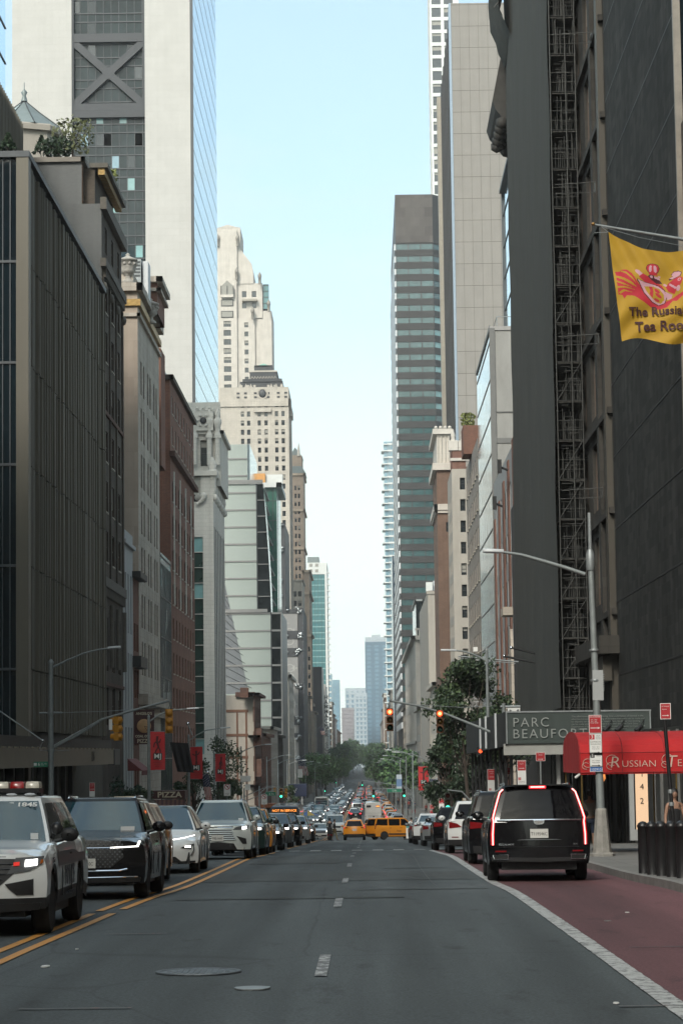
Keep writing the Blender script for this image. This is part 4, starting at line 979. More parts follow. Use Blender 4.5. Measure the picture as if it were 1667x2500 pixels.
tp(f, 'lantern_post')
f = MB(); a, b = at(540, 720, Y0 - 1), at(570, 685, Y0 - 1)
f.box(a.x, b.x, Y0 - 1.4, Y0 - .01, a.z, b.z - 2.2, GLB); f.face([(a.x, Y0 - 1.4, b.z - 2.2), ((a.x + b.x) / 2, Y0 - 1.6, b.z), (b.x, Y0 - 1.4, b.z - 2.2)], GLB)
for x in (a.x, (a.x + b.x) / 2, b.x): f.box(x - .15, x + .15, Y0 - 1.6, Y0 - 1.39, a.z, b.z - 2.0, FRD)
f.box(a.x, b.x, Y0 - 1.6, Y0 - .2, a.z - 1, a.z, creamW)
for py in (731, 759): p, q = at(540, py + 17, Y0), at(570, py, Y0); f.box(p.x, q.x, Y0 - .2, Y0 - .01, p.z, q.z, FRD); f.box(p.x + .3, q.x - .3, Y0 - .25, Y0 - .21, p.z + .3, q.z - .3, GLB)
tp(f, 'bay_window')
f = MB(); a, b = at(642, 752, Y0), at(655, 690, Y0); f.box(a.x, b.x, Y0 + 3, Y0 + 8, a.z, b.z, tealg)
for k in range(5): f.box(a.x - .1, b.x + .1, Y0 + 2.8, Y0 + 2.99, a.z + k * 2.3, a.z + k * 2.3 + .2, FRD)
f.box(at(591, 728, Y0).x, at(628, 728, Y0).x, Y0 - 1, Y0 + 1.4, zat(731, Y0), zat(726, Y0), STONE); tp(f, 'corner_conservatory')
Y0 = 1000
def pX(px, py=1300): return at(px, py, Y0).x
B = Bldg('tan_stepped_tower', 'tan brick setback tower with a grey pointed roof, right of the buff tower', 'tower', rect(pX(690), pX(742), Y0, Y0 + 30), -15, zat(1155, Y0, 725), tanP)
wz = [(pX(q) - pX(690), pX(q + 5) - pX(690)) for q in (720, 728.5)]
B.face(0, [(0, B.z1 - 2, wz, floors(10, B.z1 - 2, 3.35, 1.9), 'plain:d', .3)])
for z in (B.z1 - 1, B.z1 - 16, B.z1 - 32, 38): B.ledge(z, .8, .7, mat('pale_trim', (.42, .33, .25), .8, var=.2))
B.finish(); f = MB()
f.box(pX(700), pX(738), Y0 + 2, Y0 + 25, B.z1, zat(1110, Y0, 720), tanP)
f.prism([(pX(706), zat(1110, Y0)), (pX(740), zat(1110, Y0)), (pX(722), zat(1087, Y0))], lambda u, v, w: (u, Y0 + 4 + w, v), 16, slate)
f.prism([(pX(700), B.z1), (pX(748), B.z1), (pX(738), B.z1 + 3), (pX(704), B.z1 + 3)], lambda u, v, w: (u, Y0 + .5 + w, v), 20, slate)
f.lathe([(.7, 0), (.5, 3), (.1, 5.5)], (pX(731), Y0 + 2, zat(1110, Y0)), creamW, 6); B.part('setback_roof', f)
B = Bldg('tan_stepped_wing', 'lower tan brick wings stepping down beside the tan tower', 'building', rect(pX(744), pX(756), Y0 - 20, Y0 + 30), -15, zat(1400, Y0, 750), tanP)
B.face(1, [(0, B.z1 - 2, spans(1, 48, 10, 2), floors(2, B.z1 - 2, 3.6, 2), 'plain:d', .3)])
for z in (B.z1 - 1, B.z1 - 10, 22): B.ledge(z, .8, .8, MATS['pale_trim'])
B.finish()
B = Bldg('tan_low_wing', 'tan brick lower wing with green copper bay near the tan tower', 'building', rect(pX(742), pX(762), Y0 - 40, Y0 - 21), -15, zat(1560, Y0, 750), tanP)
B.face(0, [(0, B.z1 - 2, spans(.2, 3.2, 2, .9), floors(2, B.z1 - 2, 3.6, 2), 'plain:d', .3)]); B.ledge(B.z1 - 1, .8, .8, MATS['pale_trim']); B.finish()
B = Bldg('buff_setback_block', 'buff stone setback block with water tanks in front of the tan tower', 'building', rect(at(712, 1400, 860).x, at(738, 1400, 860).x, 860, 890), -15, zat(1415, 860, 722), fullW)
B.face(0, [(5, B.z1 - 1, [(.5, 1.7), (2.2, 3.4)], floors(6, B.z1 - 1, 3.4, 1.9), 'plain:d', .3)]); B.ledge(B.z1 - .6, .6, .4); B.finish()
Y0 = 1255
B = Bldg('teal_balcony_tower', 'teal glass tower with white top and small balconies, left of the sky gap', 'tower', rect(at(752, 1500, Y0).x, at(794, 1500, Y0).x, Y0, Y0 + 40), -15, zat(1402, Y0, 780), tealg)
B.finish(); f = MB(); zz = B.z1
f.box(B.foot[0][0], B.foot[1][0] + .5, Y0 - .3, Y0 + 38, zz, zat(1372, Y0), whp); f.box(B.foot[0][0], B.foot[0][0] + 6, Y0, Y0 + 20, zat(1372, Y0), zat(1358, Y0), slate)
for k in range(4): f.box(B.foot[0][0] + 1 + (k % 2) * 3, B.foot[0][0] + 2.6 + (k % 2) * 3, Y0 - .5, Y0 - .31, zz + 1 + (k // 2) * 3, zz + 2.6 + (k // 2) * 3, GLB)
f.box(B.foot[1][0], B.foot[1][0] + 1.1, Y0 - .5, Y0 + 40, -15, zat(1372, Y0), whp); B.part('white_top', f); f = MB()
z = -10
while z < zat(1385, Y0): f.box(B.foot[1][0] + 1.1, B.foot[1][0] + 2.6, Y0 + .5, Y0 + 3.5, z, z + .9, whp); z += 3.1
B.part('balcony', f)['kind'] = 'stuff'; f = MB()
z = -10
while z < zz: f.box(B.foot[0][0], B.foot[1][0], Y0 - .15, Y0 - .003, z, z + .5, mat('pale_teal_spandrel', (.22, .36, .36), .4, var=.2)); z += 3.1
for k in range(1, 6): x = B.foot[0][0] + k * 1.75; f.box(x, x + .15, Y0 - .2, Y0 - .155, -12, zz, mull)
B.part('spandrel_band', f)['kind'] = 'stuff'
B = Bldg('black_slim_building', 'slim black building behind the trunk-wrapped one', 'building', rect(at(764, 1750, 1050).x - 4, at(787, 1750, 1050).x, 1050, 1100), -15, zat(1628, 1050, 775), mat('black_cladding', (.018, .018, .022), .4, var=.3)); B.finish()
Y0 = 1110; sx0, sx1 = at(789, 1750, Y0).x, at(803, 1750, Y0).x
B = Bldg('lettered_building', 'pale building carrying tall vertical black lettering', 'building', rect(sx0, FL + .8, Y0, Y0 + 60), -15, zat(1670, Y0, 795), creamW); B.finish();
nm = 'HAMMACHER SCHLEMMER'; t = MB()
for k, ch in enumerate(nm[:13]):
 if ch != ' ': t.add(textmb(ch, 2.6, inkb, .05, bold=.04), Matrix.Translation((0, 0, -k * 2.15)))
o = t.build('vertical_lettering', B.root); o.location = Vector((at(796, 1700, Y0).x, Y0 - .12, zat(1703, Y0, 795))) - B.o
FILL = [brickT, brickL, limeG, brickR, fullW, conL, brickD, creamW]
def filler(side, y0, y1, h, m, k, label):
 if side < 0: r_ = rect(FL - 28, FL + random.uniform(-.3, .5), y0, y1); fi = 1
 else: r_ = rect(FR + random.uniform(-.5, .3), FR + 28, y0, y1); fi = 3
 z1 = road(y0) + h
 b = Bldg(('brick_building', 'stone_building')[k % 2], label, 'building', r_, gz(y1), z1, m, group='buildings lining the far street')
 n = max(2, int((y1 - y0) / 3.4)); ww = 1.5
 fl = floors(road(y0) + 4, z1 - 1.2, 3.5, 1.9)
 b.face(fi, [(road(y0) + 3.6, z1 - .8, spans(.5, y1 - y0 - .5, n, ww), fl, 'plain:d', .06)])
 b.face(0, [(road(y0) + 12, z1 - .8, spans(2, 26, 6, 1.2), [q for q in fl if q[0] > road(y0) + 12], 'plain:d', .3)])
 b.ledge(z1 - .7, .6, .7); b.finish(limit=16)
rr = random.Random(11)
def fill_row(side, segs, names):
 for (y0, y1, h, m, lab) in segs: filler(side, y0, y1, h, m, rr.randint(0, 1), lab)
ordn = ['first', 'second', 'third', 'fourth', 'fifth', 'sixth', 'seventh', 'eighth', 'ninth', 'tenth', 'eleventh', 'twelfth', 'thirteenth', 'fourteenth']
fill_row(-1, [  (440, 480, 15, brickR, 'low red brick block behind the brownstone'), (481, 520, 17, fullW, 'low buff block behind the red brick one, left'), (521, 558, 16, brickD, 'low dark block just before the fritted glass building'),
  (756, 796, 30, limeG, 'grey stone block past the trunk-wrapped building, left'), (836, 858, 34, brickL, 'light brick block at the foot of the buff tower, left'), (891, 935, 30, limeG, 'grey stone block at the foot of the tan tower, left'),
  (1172, 1210, 34, brickR, 'red brick block right behind the lettered building, left'), (1211, 1253, 29, limeG, 'grey block before the teal balcony tower, left'), (1296, 1328, 40, brickT, 'tan brick block behind the teal balcony tower, left'),
  (1362, 1420, 44, conL, 'pale block, third from the far end of the left side'), (1421, 1500, 38, brickR, 'red block, second from the far end of the left side'), (1501, 1598, 36, whp, 'white block at the far end of the left side'), (1622, 1900, 30, brickT, 'last tan block closing the left side')], None)
# ================================================================== RIGHT SIDE
B = Bldg('dark_glass_building', 'near-black glass building with painted reflections at the right picture edge, behind the yellow flag', 'building', rect(FR, 50, 84.8, 109.4), gz(100), 95, dkrefl)
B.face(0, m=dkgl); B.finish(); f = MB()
for k in range(24): f.box(FR - .012, FR - .003, 84.9, 109.4, 5.2 + k * 3.3, 5.28 + k * 3.3, inkb)
f.box(FR - .1, FR + .16, 84.55, 84.797, -4, 95, mat('beige_corner_trim', (.2, .175, .145), .5, var=.3, scale=1.5))
B.part('glazing_bar', f)['kind'] = 'stuff'
B = Bldg('restaurant_building', 'dark stone restaurant front at the right picture edge carrying the red canopy', 'building', rect(FR + .05, 40, 40, 84.3), gz(60), 24, brickD)
B.face(3, [(3, 22, spans(1, 43, 10, 1.8), floors(3, 22, 3.8, 2.3), 'sash:b', .3)]); B.finish(limit=10)
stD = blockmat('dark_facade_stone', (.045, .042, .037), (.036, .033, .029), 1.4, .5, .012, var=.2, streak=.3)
Y0, Y1 = 109.7, 156.8
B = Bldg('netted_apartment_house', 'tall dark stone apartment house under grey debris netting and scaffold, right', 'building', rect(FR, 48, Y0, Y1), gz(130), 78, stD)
W_ = Y1 - Y0
us = [(W_ - 3.3 - 6.3, W_ - 3.3 - 4.0), (W_ - 3.3 - 2.9, W_ - 3.3 - .9)] + spans(1, W_ - 11, 8, 2.0)
B.face(3, [(8.5, 76, us, floors(8.6, 76, 4.6, 3.3, .3), 'tri:b', .16), (-2.3, 1.3, spans(16.5, W_ - .5, 8, 2.2), [(-2.1, 1.2)], 'plain:d', .4)])
for k in range(15): B.ledge(8.0 + k * 4.6, .28, .22, faces=(3,))
B.ledge(6.2, .8, .9, faces=(3,)); B.ledge(76.6, 1.4, 1.0, faces=(3, 0)); B.finish(); f = MB()
f.box(FR - .28, FR - .003, Y0 + .1, Y0 + 1.0, -3, 76, mat('bronze_pier', (.045, .038, .028), .6, var=.2, scale=1, stretch=(1, 1, .2)))
f.box(FR - .2, FR - .004, Y0 + 4.2, Y0 + 5.2, 7, 76, stD)
f.box(FR - .7, FR - .29, Y0 - .2, Y0 + 6.6, 5.0, 6.1, MATS['bronze_pier'])
B.part('pier', f)
for k in range(6):
 f = MB(); z = 14 + k * 7.3; f.box(FR - .22, FR - .2, Y0 + 2.97, Y0 + 3.43, z - .34, z + .14, tube_m); f.tube([(FR - 2.1, Y0 + 3, z), (FR - .2, Y0 + 3, z + .1)], .022, tube_m, 5); f.tube([(FR - 2.1, Y0 + 3.4, z - .35), (FR - .2, Y0 + 3.4, z - .3)], .02, tube_m, 5); B.part('tie_rod', f)
NX = 9.8
f = MB(); rows = []
ys = [121.6 + i * (156 - 121.6) / 44 for i in range(45)]; z = 4.0
while z < 66:
 rows.append([(NX + .045 * math.sin(y * .9 + math.sin(z * .13) * 1.4) + .025 * math.sin(z * .8 + y * 1.7), y, z) for y in ys]); z += .9
f.grid(rows, net, True)
sh = [[(x, y + (1.4 if z_ > 50 else .5), z_) for x, y, z_ in r_] for r_ in [[(NX + .2 + (FR - NX) * i / 6, 156.0 + .1 * math.sin(i + z_), z_) for i in range(7)] for z_ in range(4, 66, 2)]]
f.grid(sh, net, True)
nt_ = f.build('debris_netting'); tag(nt_, 'tall sheet of grey debris netting hung along the scaffold, right', 'netting')
f = MB()
rows = [[(NX - (1.3 * math.sin(math.pi * min(1, (z_ - 47) / 14)) ** .6 if z_ > 47 else 0) * (.4 + .6 * abs(math.sin(i * .9 + z_))) - .05, 149 + i * 1.2, z_ + .4 * math.sin(i)) for i in range(7)] for z_ in [47 + k * .8 for k in range(22)]]
f.grid(rows, net, True)
for i in range(8): f.tube([(NX - 1.0 - .2 * (i % 3), 150 + (i % 4) * 1.6, 49 + i * 1.3), (NX + .3, 150 + (i % 3) * 2, 50.5 + i * 1.3)], .05, tube_m, 5)
tag(f.build('loose_netting'), 'loose bulge of netting and poles high up at the far edge of the scaffold', 'netting')
f = MB(); rr = random.Random(21)
for y in (121.3, 123.6, 125.9, 128.2, 130.5):
 for x in (NX + .12, NX + .9, FR - .25): f.tube([(x, y, -2.6), (x, y, 66)], .03, tube_m, 5, caps=False)
z = 3.5
while z < 66:
 for y in (121.3, 125.9, 130.5):
  for dz in (0, .5, 1.0): f.tube([(NX + .1, y, z + dz), (FR - .2, y, z + dz)], .016, tube_m, 4, caps=False)
 f.box(NX + .15, FR - .2, 121.5, 131, z - .06, z - .01, mat('scaffold_plank', (.05, .048, .044), .9, var=.3, scale=3))
 f.tube([(NX + .12, 121.28, z), (FR - .25, 121.28, z + 2)], .018, tube_m, 4, caps=False) if rr.random() < .4 else None
 for k in range(12):
  x = rr.uniform(NX + .3, FR - .3); f.tube([(x, 121.4, z + .05), (x + rr.uniform(-.05, .05), 121.4, z + rr.uniform(.6, 1.9))], .014, tube_m, 4, caps=False)
  x2 = rr.uniform(NX + .2, FR - .8); zz = z + rr.uniform(.3, 1.9); f.tube([(x2, 121.35, zz), (x2 + rr.uniform(.3, .7), 121.35, zz)], .012, tube_m, 4, caps=False)
 z += 2.0
f.grid([[(x, 124.5 + .1 * math.sin(x * 5 + z_), z_) for x in [NX + .05 + q * .26 for q in range(7)]] for z_ in range(4, 66, 2)], mat('gap_shade_sheet', (.052, .053, .05), .95, var=.3, scale=2), True)  # added sheet whose dark grey stands for the shade between the tubes
tag(f.build('scaffold'), 'narrow tube scaffold seen end-on beside the grey netting, right', 'scaffold')
cdk = mat('dark_cornice', (.03, .028, .025), .8, var=.3, scale=2); f = MB(); a = at(1222, 315, 158.5)  # near-black tone over the whole cornice
cz = a.z
f.prism([(FR, cz - .6), (10.1, cz - .2), (9.2, cz + 1.0), (9.0, cz + 1.6), (9.7, cz + 5.0), (FR, cz + 6.2)], lambda u, v, w: (u, 157.2 + w, v), 8, cdk)
for k in range(9): f.ball((9.6 + (k % 2) * .4, 157.3 + k * .8, cz + .1), .45, cdk, 6)
tag(f.build('bracketed_cornice'), 'dark bracketed roof cornice jutting out behind the grey netting', 'cornice')
B = Bldg('black_brick_house', 'thin slice of black brick house beyond the netting', 'house', rect(FR - .4, 40, 157.2, 179.5), gz(180), zat(1192, 165, 1262), mat('black_brick', (.02, .02, .02), .8, var=.3)); B.finish()
Y0, Y1 = 180, 209.6; zt = zat(1092, 184, 1245)
B = Bldg('brick_pier_building', 'building with red brick piers between pale metal panels, right', 'building', rect(FR, 45, Y0, Y1), gz(200), zt, mat('pale_metal_panel', (.25, .26, .265), .5, var=.1, scale=.8, stretch=(1, 1, .3)))
W_ = Y1 - Y0; us = spans(2, W_ - 2, 10, 1.3)
B.face(3, [(-2, zt - 2, us, floors(-2, zt - 2, 3.6, 2.2, .8), 'plain:d', .05)]); B.finish(); f = MB()
for k in range(5): y = Y0 + .2 + k * 6.7; f.box(FR - .10, FR - .003, y, y + 2.0, -4, zt + .3 - k * .9, brickR)
B.part('brick_pier', f); f = MB()
f.prism([(y, z) for y, z in ((Y0 + .3, -3), (Y0 + .3, 9.5), (Y0 + 1, 11), (Y0 + 2.2, 11), (Y0 + 2.9, 9.5), (Y0 + 2.9, -3))], lambda u, v, w: (FR - .35 - w, u, v), .2, limeG)
for z in (4.8, 12): f.box(FR - 1.1, FR - .2, Y0 + .1, Y0 + 3.2, z, z + .6, limeG)
for k in (0, 1): y = Y0 + 5 + k * 8; f.box(FR - 1.0, FR - .7, y, y + .9, zt - 1.8 - k * 2, zt - .8 - k * 2, black); f.tube([(FR - .9, y + .4, zt - 1.3 - k * 2), (FR - .2, y + .4, zt - 1.6 - k * 2)], .1, black, 6)
B.part('arched_frame', f)
Y0, Y1 = 210, 236.2; zt = zat(806, 211, 1200)
B = Bldg('mirror_front_building', 'concrete-sided building with a bright mirror glass street front, right', 'building', rect(FR, 14.9, Y0, Y1), gz(220), zt, conc)
B.face(3, m=brgl); B.ledge(zt - .2, .35, .1, frits, faces=(0,)); B.finish(); f = MB()
for k in range(14): f.box(FR - .05, FR - .003, Y0, Y1, -5 + k * 3.3, -4.9 + k * 3.3, frits)
f.box(FR - .12, FR + .35, Y0 - .14, Y0 - .003, gz(220), zt, mat('grey_edge_beam', (.14, .14, .135), .6, var=.1)); f.box(FR - .1, FR + .0, Y0, Y1, zt - .1, zt + .25, MATS['grey_edge_beam'])
for z in (zt - 7.5, zt - 13, zt - 10.2): f.box(FR + .36, 14.9, Y0 - .08, Y0 - .004, z, z + .45 if z == zt - 10.2 else z + .12, MATS['grey_edge_beam'])
f.tube([(FR + .6, Y0 + .5, zt), (FR + .6, Y0 + .5, zt + 1.1)], .04, galv, 5); f.tube([(FR + .6, Y0 + .5, zt + 1.1), (14.5, Y0 + .5, zt + 1.1)], .035, galv, 5); f.tube([(13, Y0 + .5, zt), (13, Y0 + .5, zt + 1.1)], .04, galv, 5)
f.tube([(FR + .6, Y0 + .5, zt + 1.1), (FR + .6, Y1 - .5, zt + 1.1)], .03, galv, 5)
B.part('edge_beam', f)
B = Bldg('sky_mirror_building', 'taller building with a sliver of sky-blue mirror glass above the concrete one', 'building', rect(15, 40, 212, 246), 20, zat(470, 246, 1228), conc)
B.face(3, m=skgl); B.finish(); f = MB()
for k in range(11): f.box(14.93, 14.997, 212, 246, 24 + k * 3.3, 24.12 + k * 3.3, mull)
f.box(14.6, 15.0, 212, 246.2, B.z1 - .1, B.z1 + .3, mull); f.box(14.8, 15, 246.003, 246.3, 20, B.z1, mull); B.part('glazing_bar', f)
Y0, Y1 = 236.5, 264.8; zt = zat(1068, 237, 1168)
B = Bldg('light_brick_building', 'light grey brick building with rows of small windows, right, before the avenue', 'building', rect(FR, 45, Y0, Y1), gz(250), zt, brickL)
B.face(3, [(-3, zt - 1, spans(.6, 27.5, 7, 1.5), floors(-3, zt - 1, 3.5, 1.9, .8), 'sash:b:s', .05)]); B.finish(parapet=.5); f = MB()
for y, z in ((241, 3.2), (245, 12.0), (250, -1.0)): f.box(FR - .45, FR - .01, y, y + .7, z, z + .45, white)
for k in range(6): f.tube([(FR + 1.5, Y0 + 8 + k * 3, zt), (FR + 1.5, Y0 + 8 + k * 3, zt + 1.5)], .04, galv, 5)
B.part('window_air_conditioner', f)
p = at(1142, 1045, 262); pot_plant('roof_shrub', 'green shrub on the roof of the light brick building, right', 'shrub', p, .9, 1.6, 300, 12, leafC)
f = MB(); a = at(1130, 1062, 250); f.box(a.x, a.x + 3, 250, 255, zt, zt + 3.0, brickR); tag(f.build('roof_bulkhead'), 'small red brick bulkhead on the light brick roof', 'bulkhead')
Y0, Y1 = 307.5, 323; zt = zat(1145, Y0, 1110)
B = Bldg('cream_corner_building', 'cream stone corner building with one column of windows facing us, beyond the avenue', 'building', rect(FR, 45, Y0, Y1), gz(310), zt, conL)
a, b = at(1124, 1300, Y0).x - FR, at(1137, 1300, Y0).x - FR
B.face(0, [(-3, zt - 1, [(a, b)], [(zat(1166 + k * 52.2 + 29, Y0, 1130), zat(1166 + k * 52.2, Y0, 1130)) for k in range(9)][::-1], 'sash:d:s', .3)])
B.face(3, [(-6, zt - 2, spans(1, 14.5, 5, 1.2), floors(-6, zt - 2, 2.72, 1.6), 'plain:d', .25)]); B.finish(parapet=.5)
Y0, Y1 = 369, 390; zt = zat(1140, Y0, 1080); zc = zat(1060, Y0, 1080)
B = Bldg('cream_crowned_brick_tower', 'brown brick tower with an ornate cream stone crown, right of the dark banded tower', 'tower', rect(FR, 40, Y0, Y1), gz(370), zt, brickB)
a, b = at(1087, 1200, Y0).x - FR, at(1094, 1200, Y0).x - FR
B.face(0, [(2, zt - 3, [(a, b)], [(zat(1277 + 24, Y0), zat(1277, Y0)), (zat(1172 + 30, Y0), zat(1172, Y0))], 'sash:d', .3)], m=brickB)
B.ledge(zat(1240, Y0) - .5, .9, .5, creamW); B.ledge(zat(1255, Y0), .5, .3, creamW)
B.finish(); f = MB()
x1 = at(1098, 1100, Y0).x
f.box(FR + .1, x1, Y0 + .2, Y1, zt, zc, creamW); f.box(FR - .6, x1 + .5, Y0 - .5, Y1, zt - .5, zt + .6, creamW); f.box(FR - .5, x1 + .4, Y0 - .4, Y1, zc, zc + .8, creamW)
for k in range(4): f.box(FR + .2 + k * .55, FR + .35 + k * .55, Y0 - .05, Y0 + .19, zt + .7, zc - .2, fullW)
for k in range(4): f.ball((FR + k * .7, Y0 - .2, zc + 1), .3, creamW, 6)
B.part('cream_crown', f)
Y0 = 360
B = Bldg('finialed_brick_block', 'brick rooftop block with cream corner finials beside the cream crown', 'building', rect(at(1103, 1100, Y0).x, at(1136, 1100, Y0).x, Y0, 368), 5, zat(1092, Y0, 1120), brickR)
B.ledge(zat(1125, Y0, 1120), .4, .3, creamW, faces=(0,)); B.finish(); f = MB()
for px in (1106, 1130):
 p = at(px, 1090, Y0); f.box(p.x - .7, p.x + .7, Y0 - .2, Y0 + 1.4, p.z - .6, p.z + .9, creamW); f.lathe([(.4, 0), (.3, .5), (.4, .8), (.05, 1.8)], (p.x, Y0 + .5, p.z + .9), creamW, 6)
B.part('finial', f)
Y0 = 430
B = Bldg('toothed_brick_building', 'red-brown brick side wall with a pale toothed stone edge, right, below the dark banded tower', 'building', rect(FR, at(1072, 1500, Y0).x, Y0, 500), gz(430), zat(1442, Y0, 1050), brickB)
a, b = at(1061, 1500, Y0).x - FR, at(1067, 1500, Y0).x - FR
B.face(0, [(15, B.z1, [(a, b)], [(zat(1486, Y0), zat(1463, Y0))], 'sash:d', .3)])
B.face(3, m=conL); B.ledge(B.z1 - .6, .5, .3, conL, faces=(0,)); B.finish(); f = MB(); z = -8
while z < B.z1 - 1: f.box(FR - .05, FR + 1.5 + (.5 if int(z) % 2 else 0), Y0 - .12, Y0 - .003, z, z + 1.0, conL); z += 1.0
f.box(at(1040, 1430, Y0).x, at(1056, 1430, Y0).x, Y0 + 1, Y0 + 4, B.z1, B.z1 + 1.6, whp); f.box(at(1058, 1430, Y0).x, at(1066, 1430, Y0).x, Y0 + 2, Y0 + 4, B.z1, B.z1 + 1.9, lampm)
B.part('toothed_edge', f)
Y0 = 545
B = Bldg('pale_stone_club', 'pale stone building with classical pilasters, right, next to the toothed brick wall', 'building', rect(FR, at(1037, 1600, Y0).x, Y0, 690), gz(560), zat(1552, Y0, 1020), creamW)
B.face(3, [(-4, B.z1 - 3, spans(2, 143, 14, 4), [(0, 12), (14, 19)], 'plain:d', .08)]); B.ledge(B.z1 - .9, .9, 1.0); B.ledge(4, .5, .4); B.finish(); f = MB()
for k in range(8): f.box(FR + .2 + k * .6, FR + .5 + k * .6, Y0 - .3, Y0 + .2, B.z1, B.z1 + 1.3, creamW)
f.box(FR, FR + 6, Y0 - .4, Y0 + .3, B.z1 + 1.3, B.z1 + 1.7, creamW); B.part('balustrade', f)
B = Bldg('glass_penthouse', 'small grey-green glass penthouse above the pale stone building', 'penthouse', rect(at(1015, 1500, 560).x, at(1032, 1500, 560).x, 560, 600), 20, zat(1463, 560, 1025), grgl); B.ledge(B.z1 - .4, .4, .3, whp); B.finish()
Y0 = 740; zt = zat(475, Y0, 1010)
xL, xR = FR, at(1065, 1100, Y0).x; xC = at(1092, 1100, Y0).x + 1
foot = [(xL, Y0), (xR, Y0), (xC + 4, Y0 + 10), (xC + 4, 860), (xL, 860)]
B = Bldg('dark_banded_tower', 'tall dark granite tower with teal ribbon windows and a blank top, centre right', 'tower', foot, -15, zt, bkmar)
zw = [(zat(596 + k * 29.95 + 13, Y0, 1010), zat(596 + k * 29.95 - 1, Y0, 1010)) for k in range(40)][::-1]
zw = [q for q in zw if q[0] > -10]
Wf = xR - xL
def band_us(W, n): return [(W * i / n + .12, W * (i + 1) / n - .12) for i in range(n)]
B.face(0, [(-12, zt - 14, band_us(Wf, 3), zw, 'band:d', .25)]);
Wc = math.hypot(foot[2][0] - foot[1][0], foot[2][1] - foot[1][1])
B.face(1, [(-12, zt - 14, band_us(Wc, 3), zw, 'band:d', .25)])
B.face(4, [(-12, zt - 14, [(1, 119)], zw, 'plain:w', .1)])
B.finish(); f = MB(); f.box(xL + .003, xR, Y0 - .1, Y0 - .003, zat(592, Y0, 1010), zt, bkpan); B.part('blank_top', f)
f = MB()
for q in zw: f.box(xL - .5, xL - .003, Y0 + .5, 859, q[0] - .1, q[1], MATS.get('sky_reflection_white') or mat('sky_reflection_white', (.55, .58, .6), .3, var=.1))  # white bars paint the sky reflected in the side windows
B.part('sky_reflection_band', f)['kind'] = 'stuff'
Y0, Y1 = 446, 512
B = Bldg('pale_panelled_tower', 'huge blank tower of pale beige wall panels rising out of the picture, right', 'tower', rect(18, 70, Y0, Y1), -15, zat(8, Y0, 1100), palep)
B.face(3, m=brst); B.finish(); f = MB()
f.box(17.6, 17.997, Y0 - .1, Y0 + 2.5, -15, B.z1, mat('blue_grey_edge', (.25, .30, .36), .3, metal=.4, var=.1)); f.box(17.2, 17.997, Y1 - 4, Y1, -15, B.z1 - 1, STONE)
for k in range(8): f.box(17.8, 17.99, Y0 + 8 + k * 6.5, Y0 + 9 + k * 6.5, -15, B.z1 - .5, bkmar)
for k in range(12): x = 19.6 + k * 1.75; f.box(x, x + .035, Y0 - .03, Y0 - .003, -10, B.z1, brst)
B.part('edge_strip', f)
Y0 = 900; xa, xb = at(1052, 240, Y0).x, at(1110, 240, Y0).x
B = Bldg('white_grid_tower', 'very tall slim white tower with a grid of square windows, behind the pale panelled tower', 'tower', rect(xa, xb + 2, Y0, Y0 + 28), -15, 320, whp)
ux = [(at(1056.5 + k * 30, 240, Y0).x - xa, at(1079 + k * 30, 240, Y0).x - xa) for k in range(2)]
B.face(0, [(200, 318, ux, [(zat(474 - k * 30.9, Y0, 1070), zat(474 - k * 30.9 - 22.5, Y0, 1070)) for k in range(17)], 'plain:w', .45)])
B.face(3, [(200, 318, spans(1, 27, 6, 3.2), [(zat(474 - k * 30.9, Y0, 1070), zat(474 - k * 30.9 - 22.5, Y0, 1070)) for k in range(17)], 'plain:w', .4)]); B.finish()
Y0 = 1236
B = Bldg('white_balcony_tower', 'pale glass tower with stacks of white balconies on its left edge, by the sky gap', 'tower', rect(FR, 40, Y0, Y0 + 70), -15, zat(1078, Y0, 950), bluep)
B.finish(); f = MB(); z = -10; k = 0
while z < B.z1: f.box(FR - (1.4 if k % 2 else .2), FR + 1.8, Y0 - 1.2, Y0 + 12, z, z + .55, whp); f.box(FR + 1.81, 40, Y0 - .3, Y0 - .003, z, z + .9, whp); z += 3.4; k += 1
for k in range(12): f.box(FR + 1.9 + k * 1.3, FR + 2.1 + k * 1.3, Y0 - .2, Y0 - .004, -10, B.z1, frits)
B.part('balcony', f)['kind'] = 'stuff'
B = Bldg('navy_glass_tower', 'dark navy glass tower between the white balconies and the banded tower', 'tower', rect(FR, 16.5, 950, 1005), -15, zat(1357, 950, 965), mat('navy_glass', (.03, .05, .075), .15, var=.3)); B.finish()
B = Bldg('grey_block_behind', 'plain grey-brown tower with square windows left of the dark banded tower', 'building', rect(FR, 19, 880, 930), -15, zat(1445, 880, 970), mat('grey_cladding', (.13, .125, .13), .6, var=.15)); B.face(0, [(0, 60, [(1.0, 2.6), (3.4, 5.0)], floors(0, 60, 4.2, 2.2), 'plain:d', .3)]); B.finish(limit=30)
fill_row(1, [(324, 367, 20, brickR, 'low red brick block behind the street trees, right'), (391, 428, 22, fullW, 'low buff block before the toothed brick wall, right'), (502, 543, 21, conL, 'low pale block between brick wall and pale stone building, right'),
  (692, 737, 26, limeG, 'grey block at the foot of the dark banded tower, right'), (862, 878, 34, brickL, 'light brick slice behind the dark banded tower, right'), (1047, 1110, 42, fullW, 'buff block behind the navy glass tower, right'), (1111, 1232, 38, limeG, 'grey block before the white balcony tower, right'),
  (1362, 1440, 46, brickT, 'tan block behind the white balcony tower, right'), (1441, 1520, 50, creamW, 'cream block third from the far right end'), (1521, 1598, 42, brickR, 'red block second from the far right end'), (1622, 1900, 36, brickL, 'last light brick block closing the right side')], None)
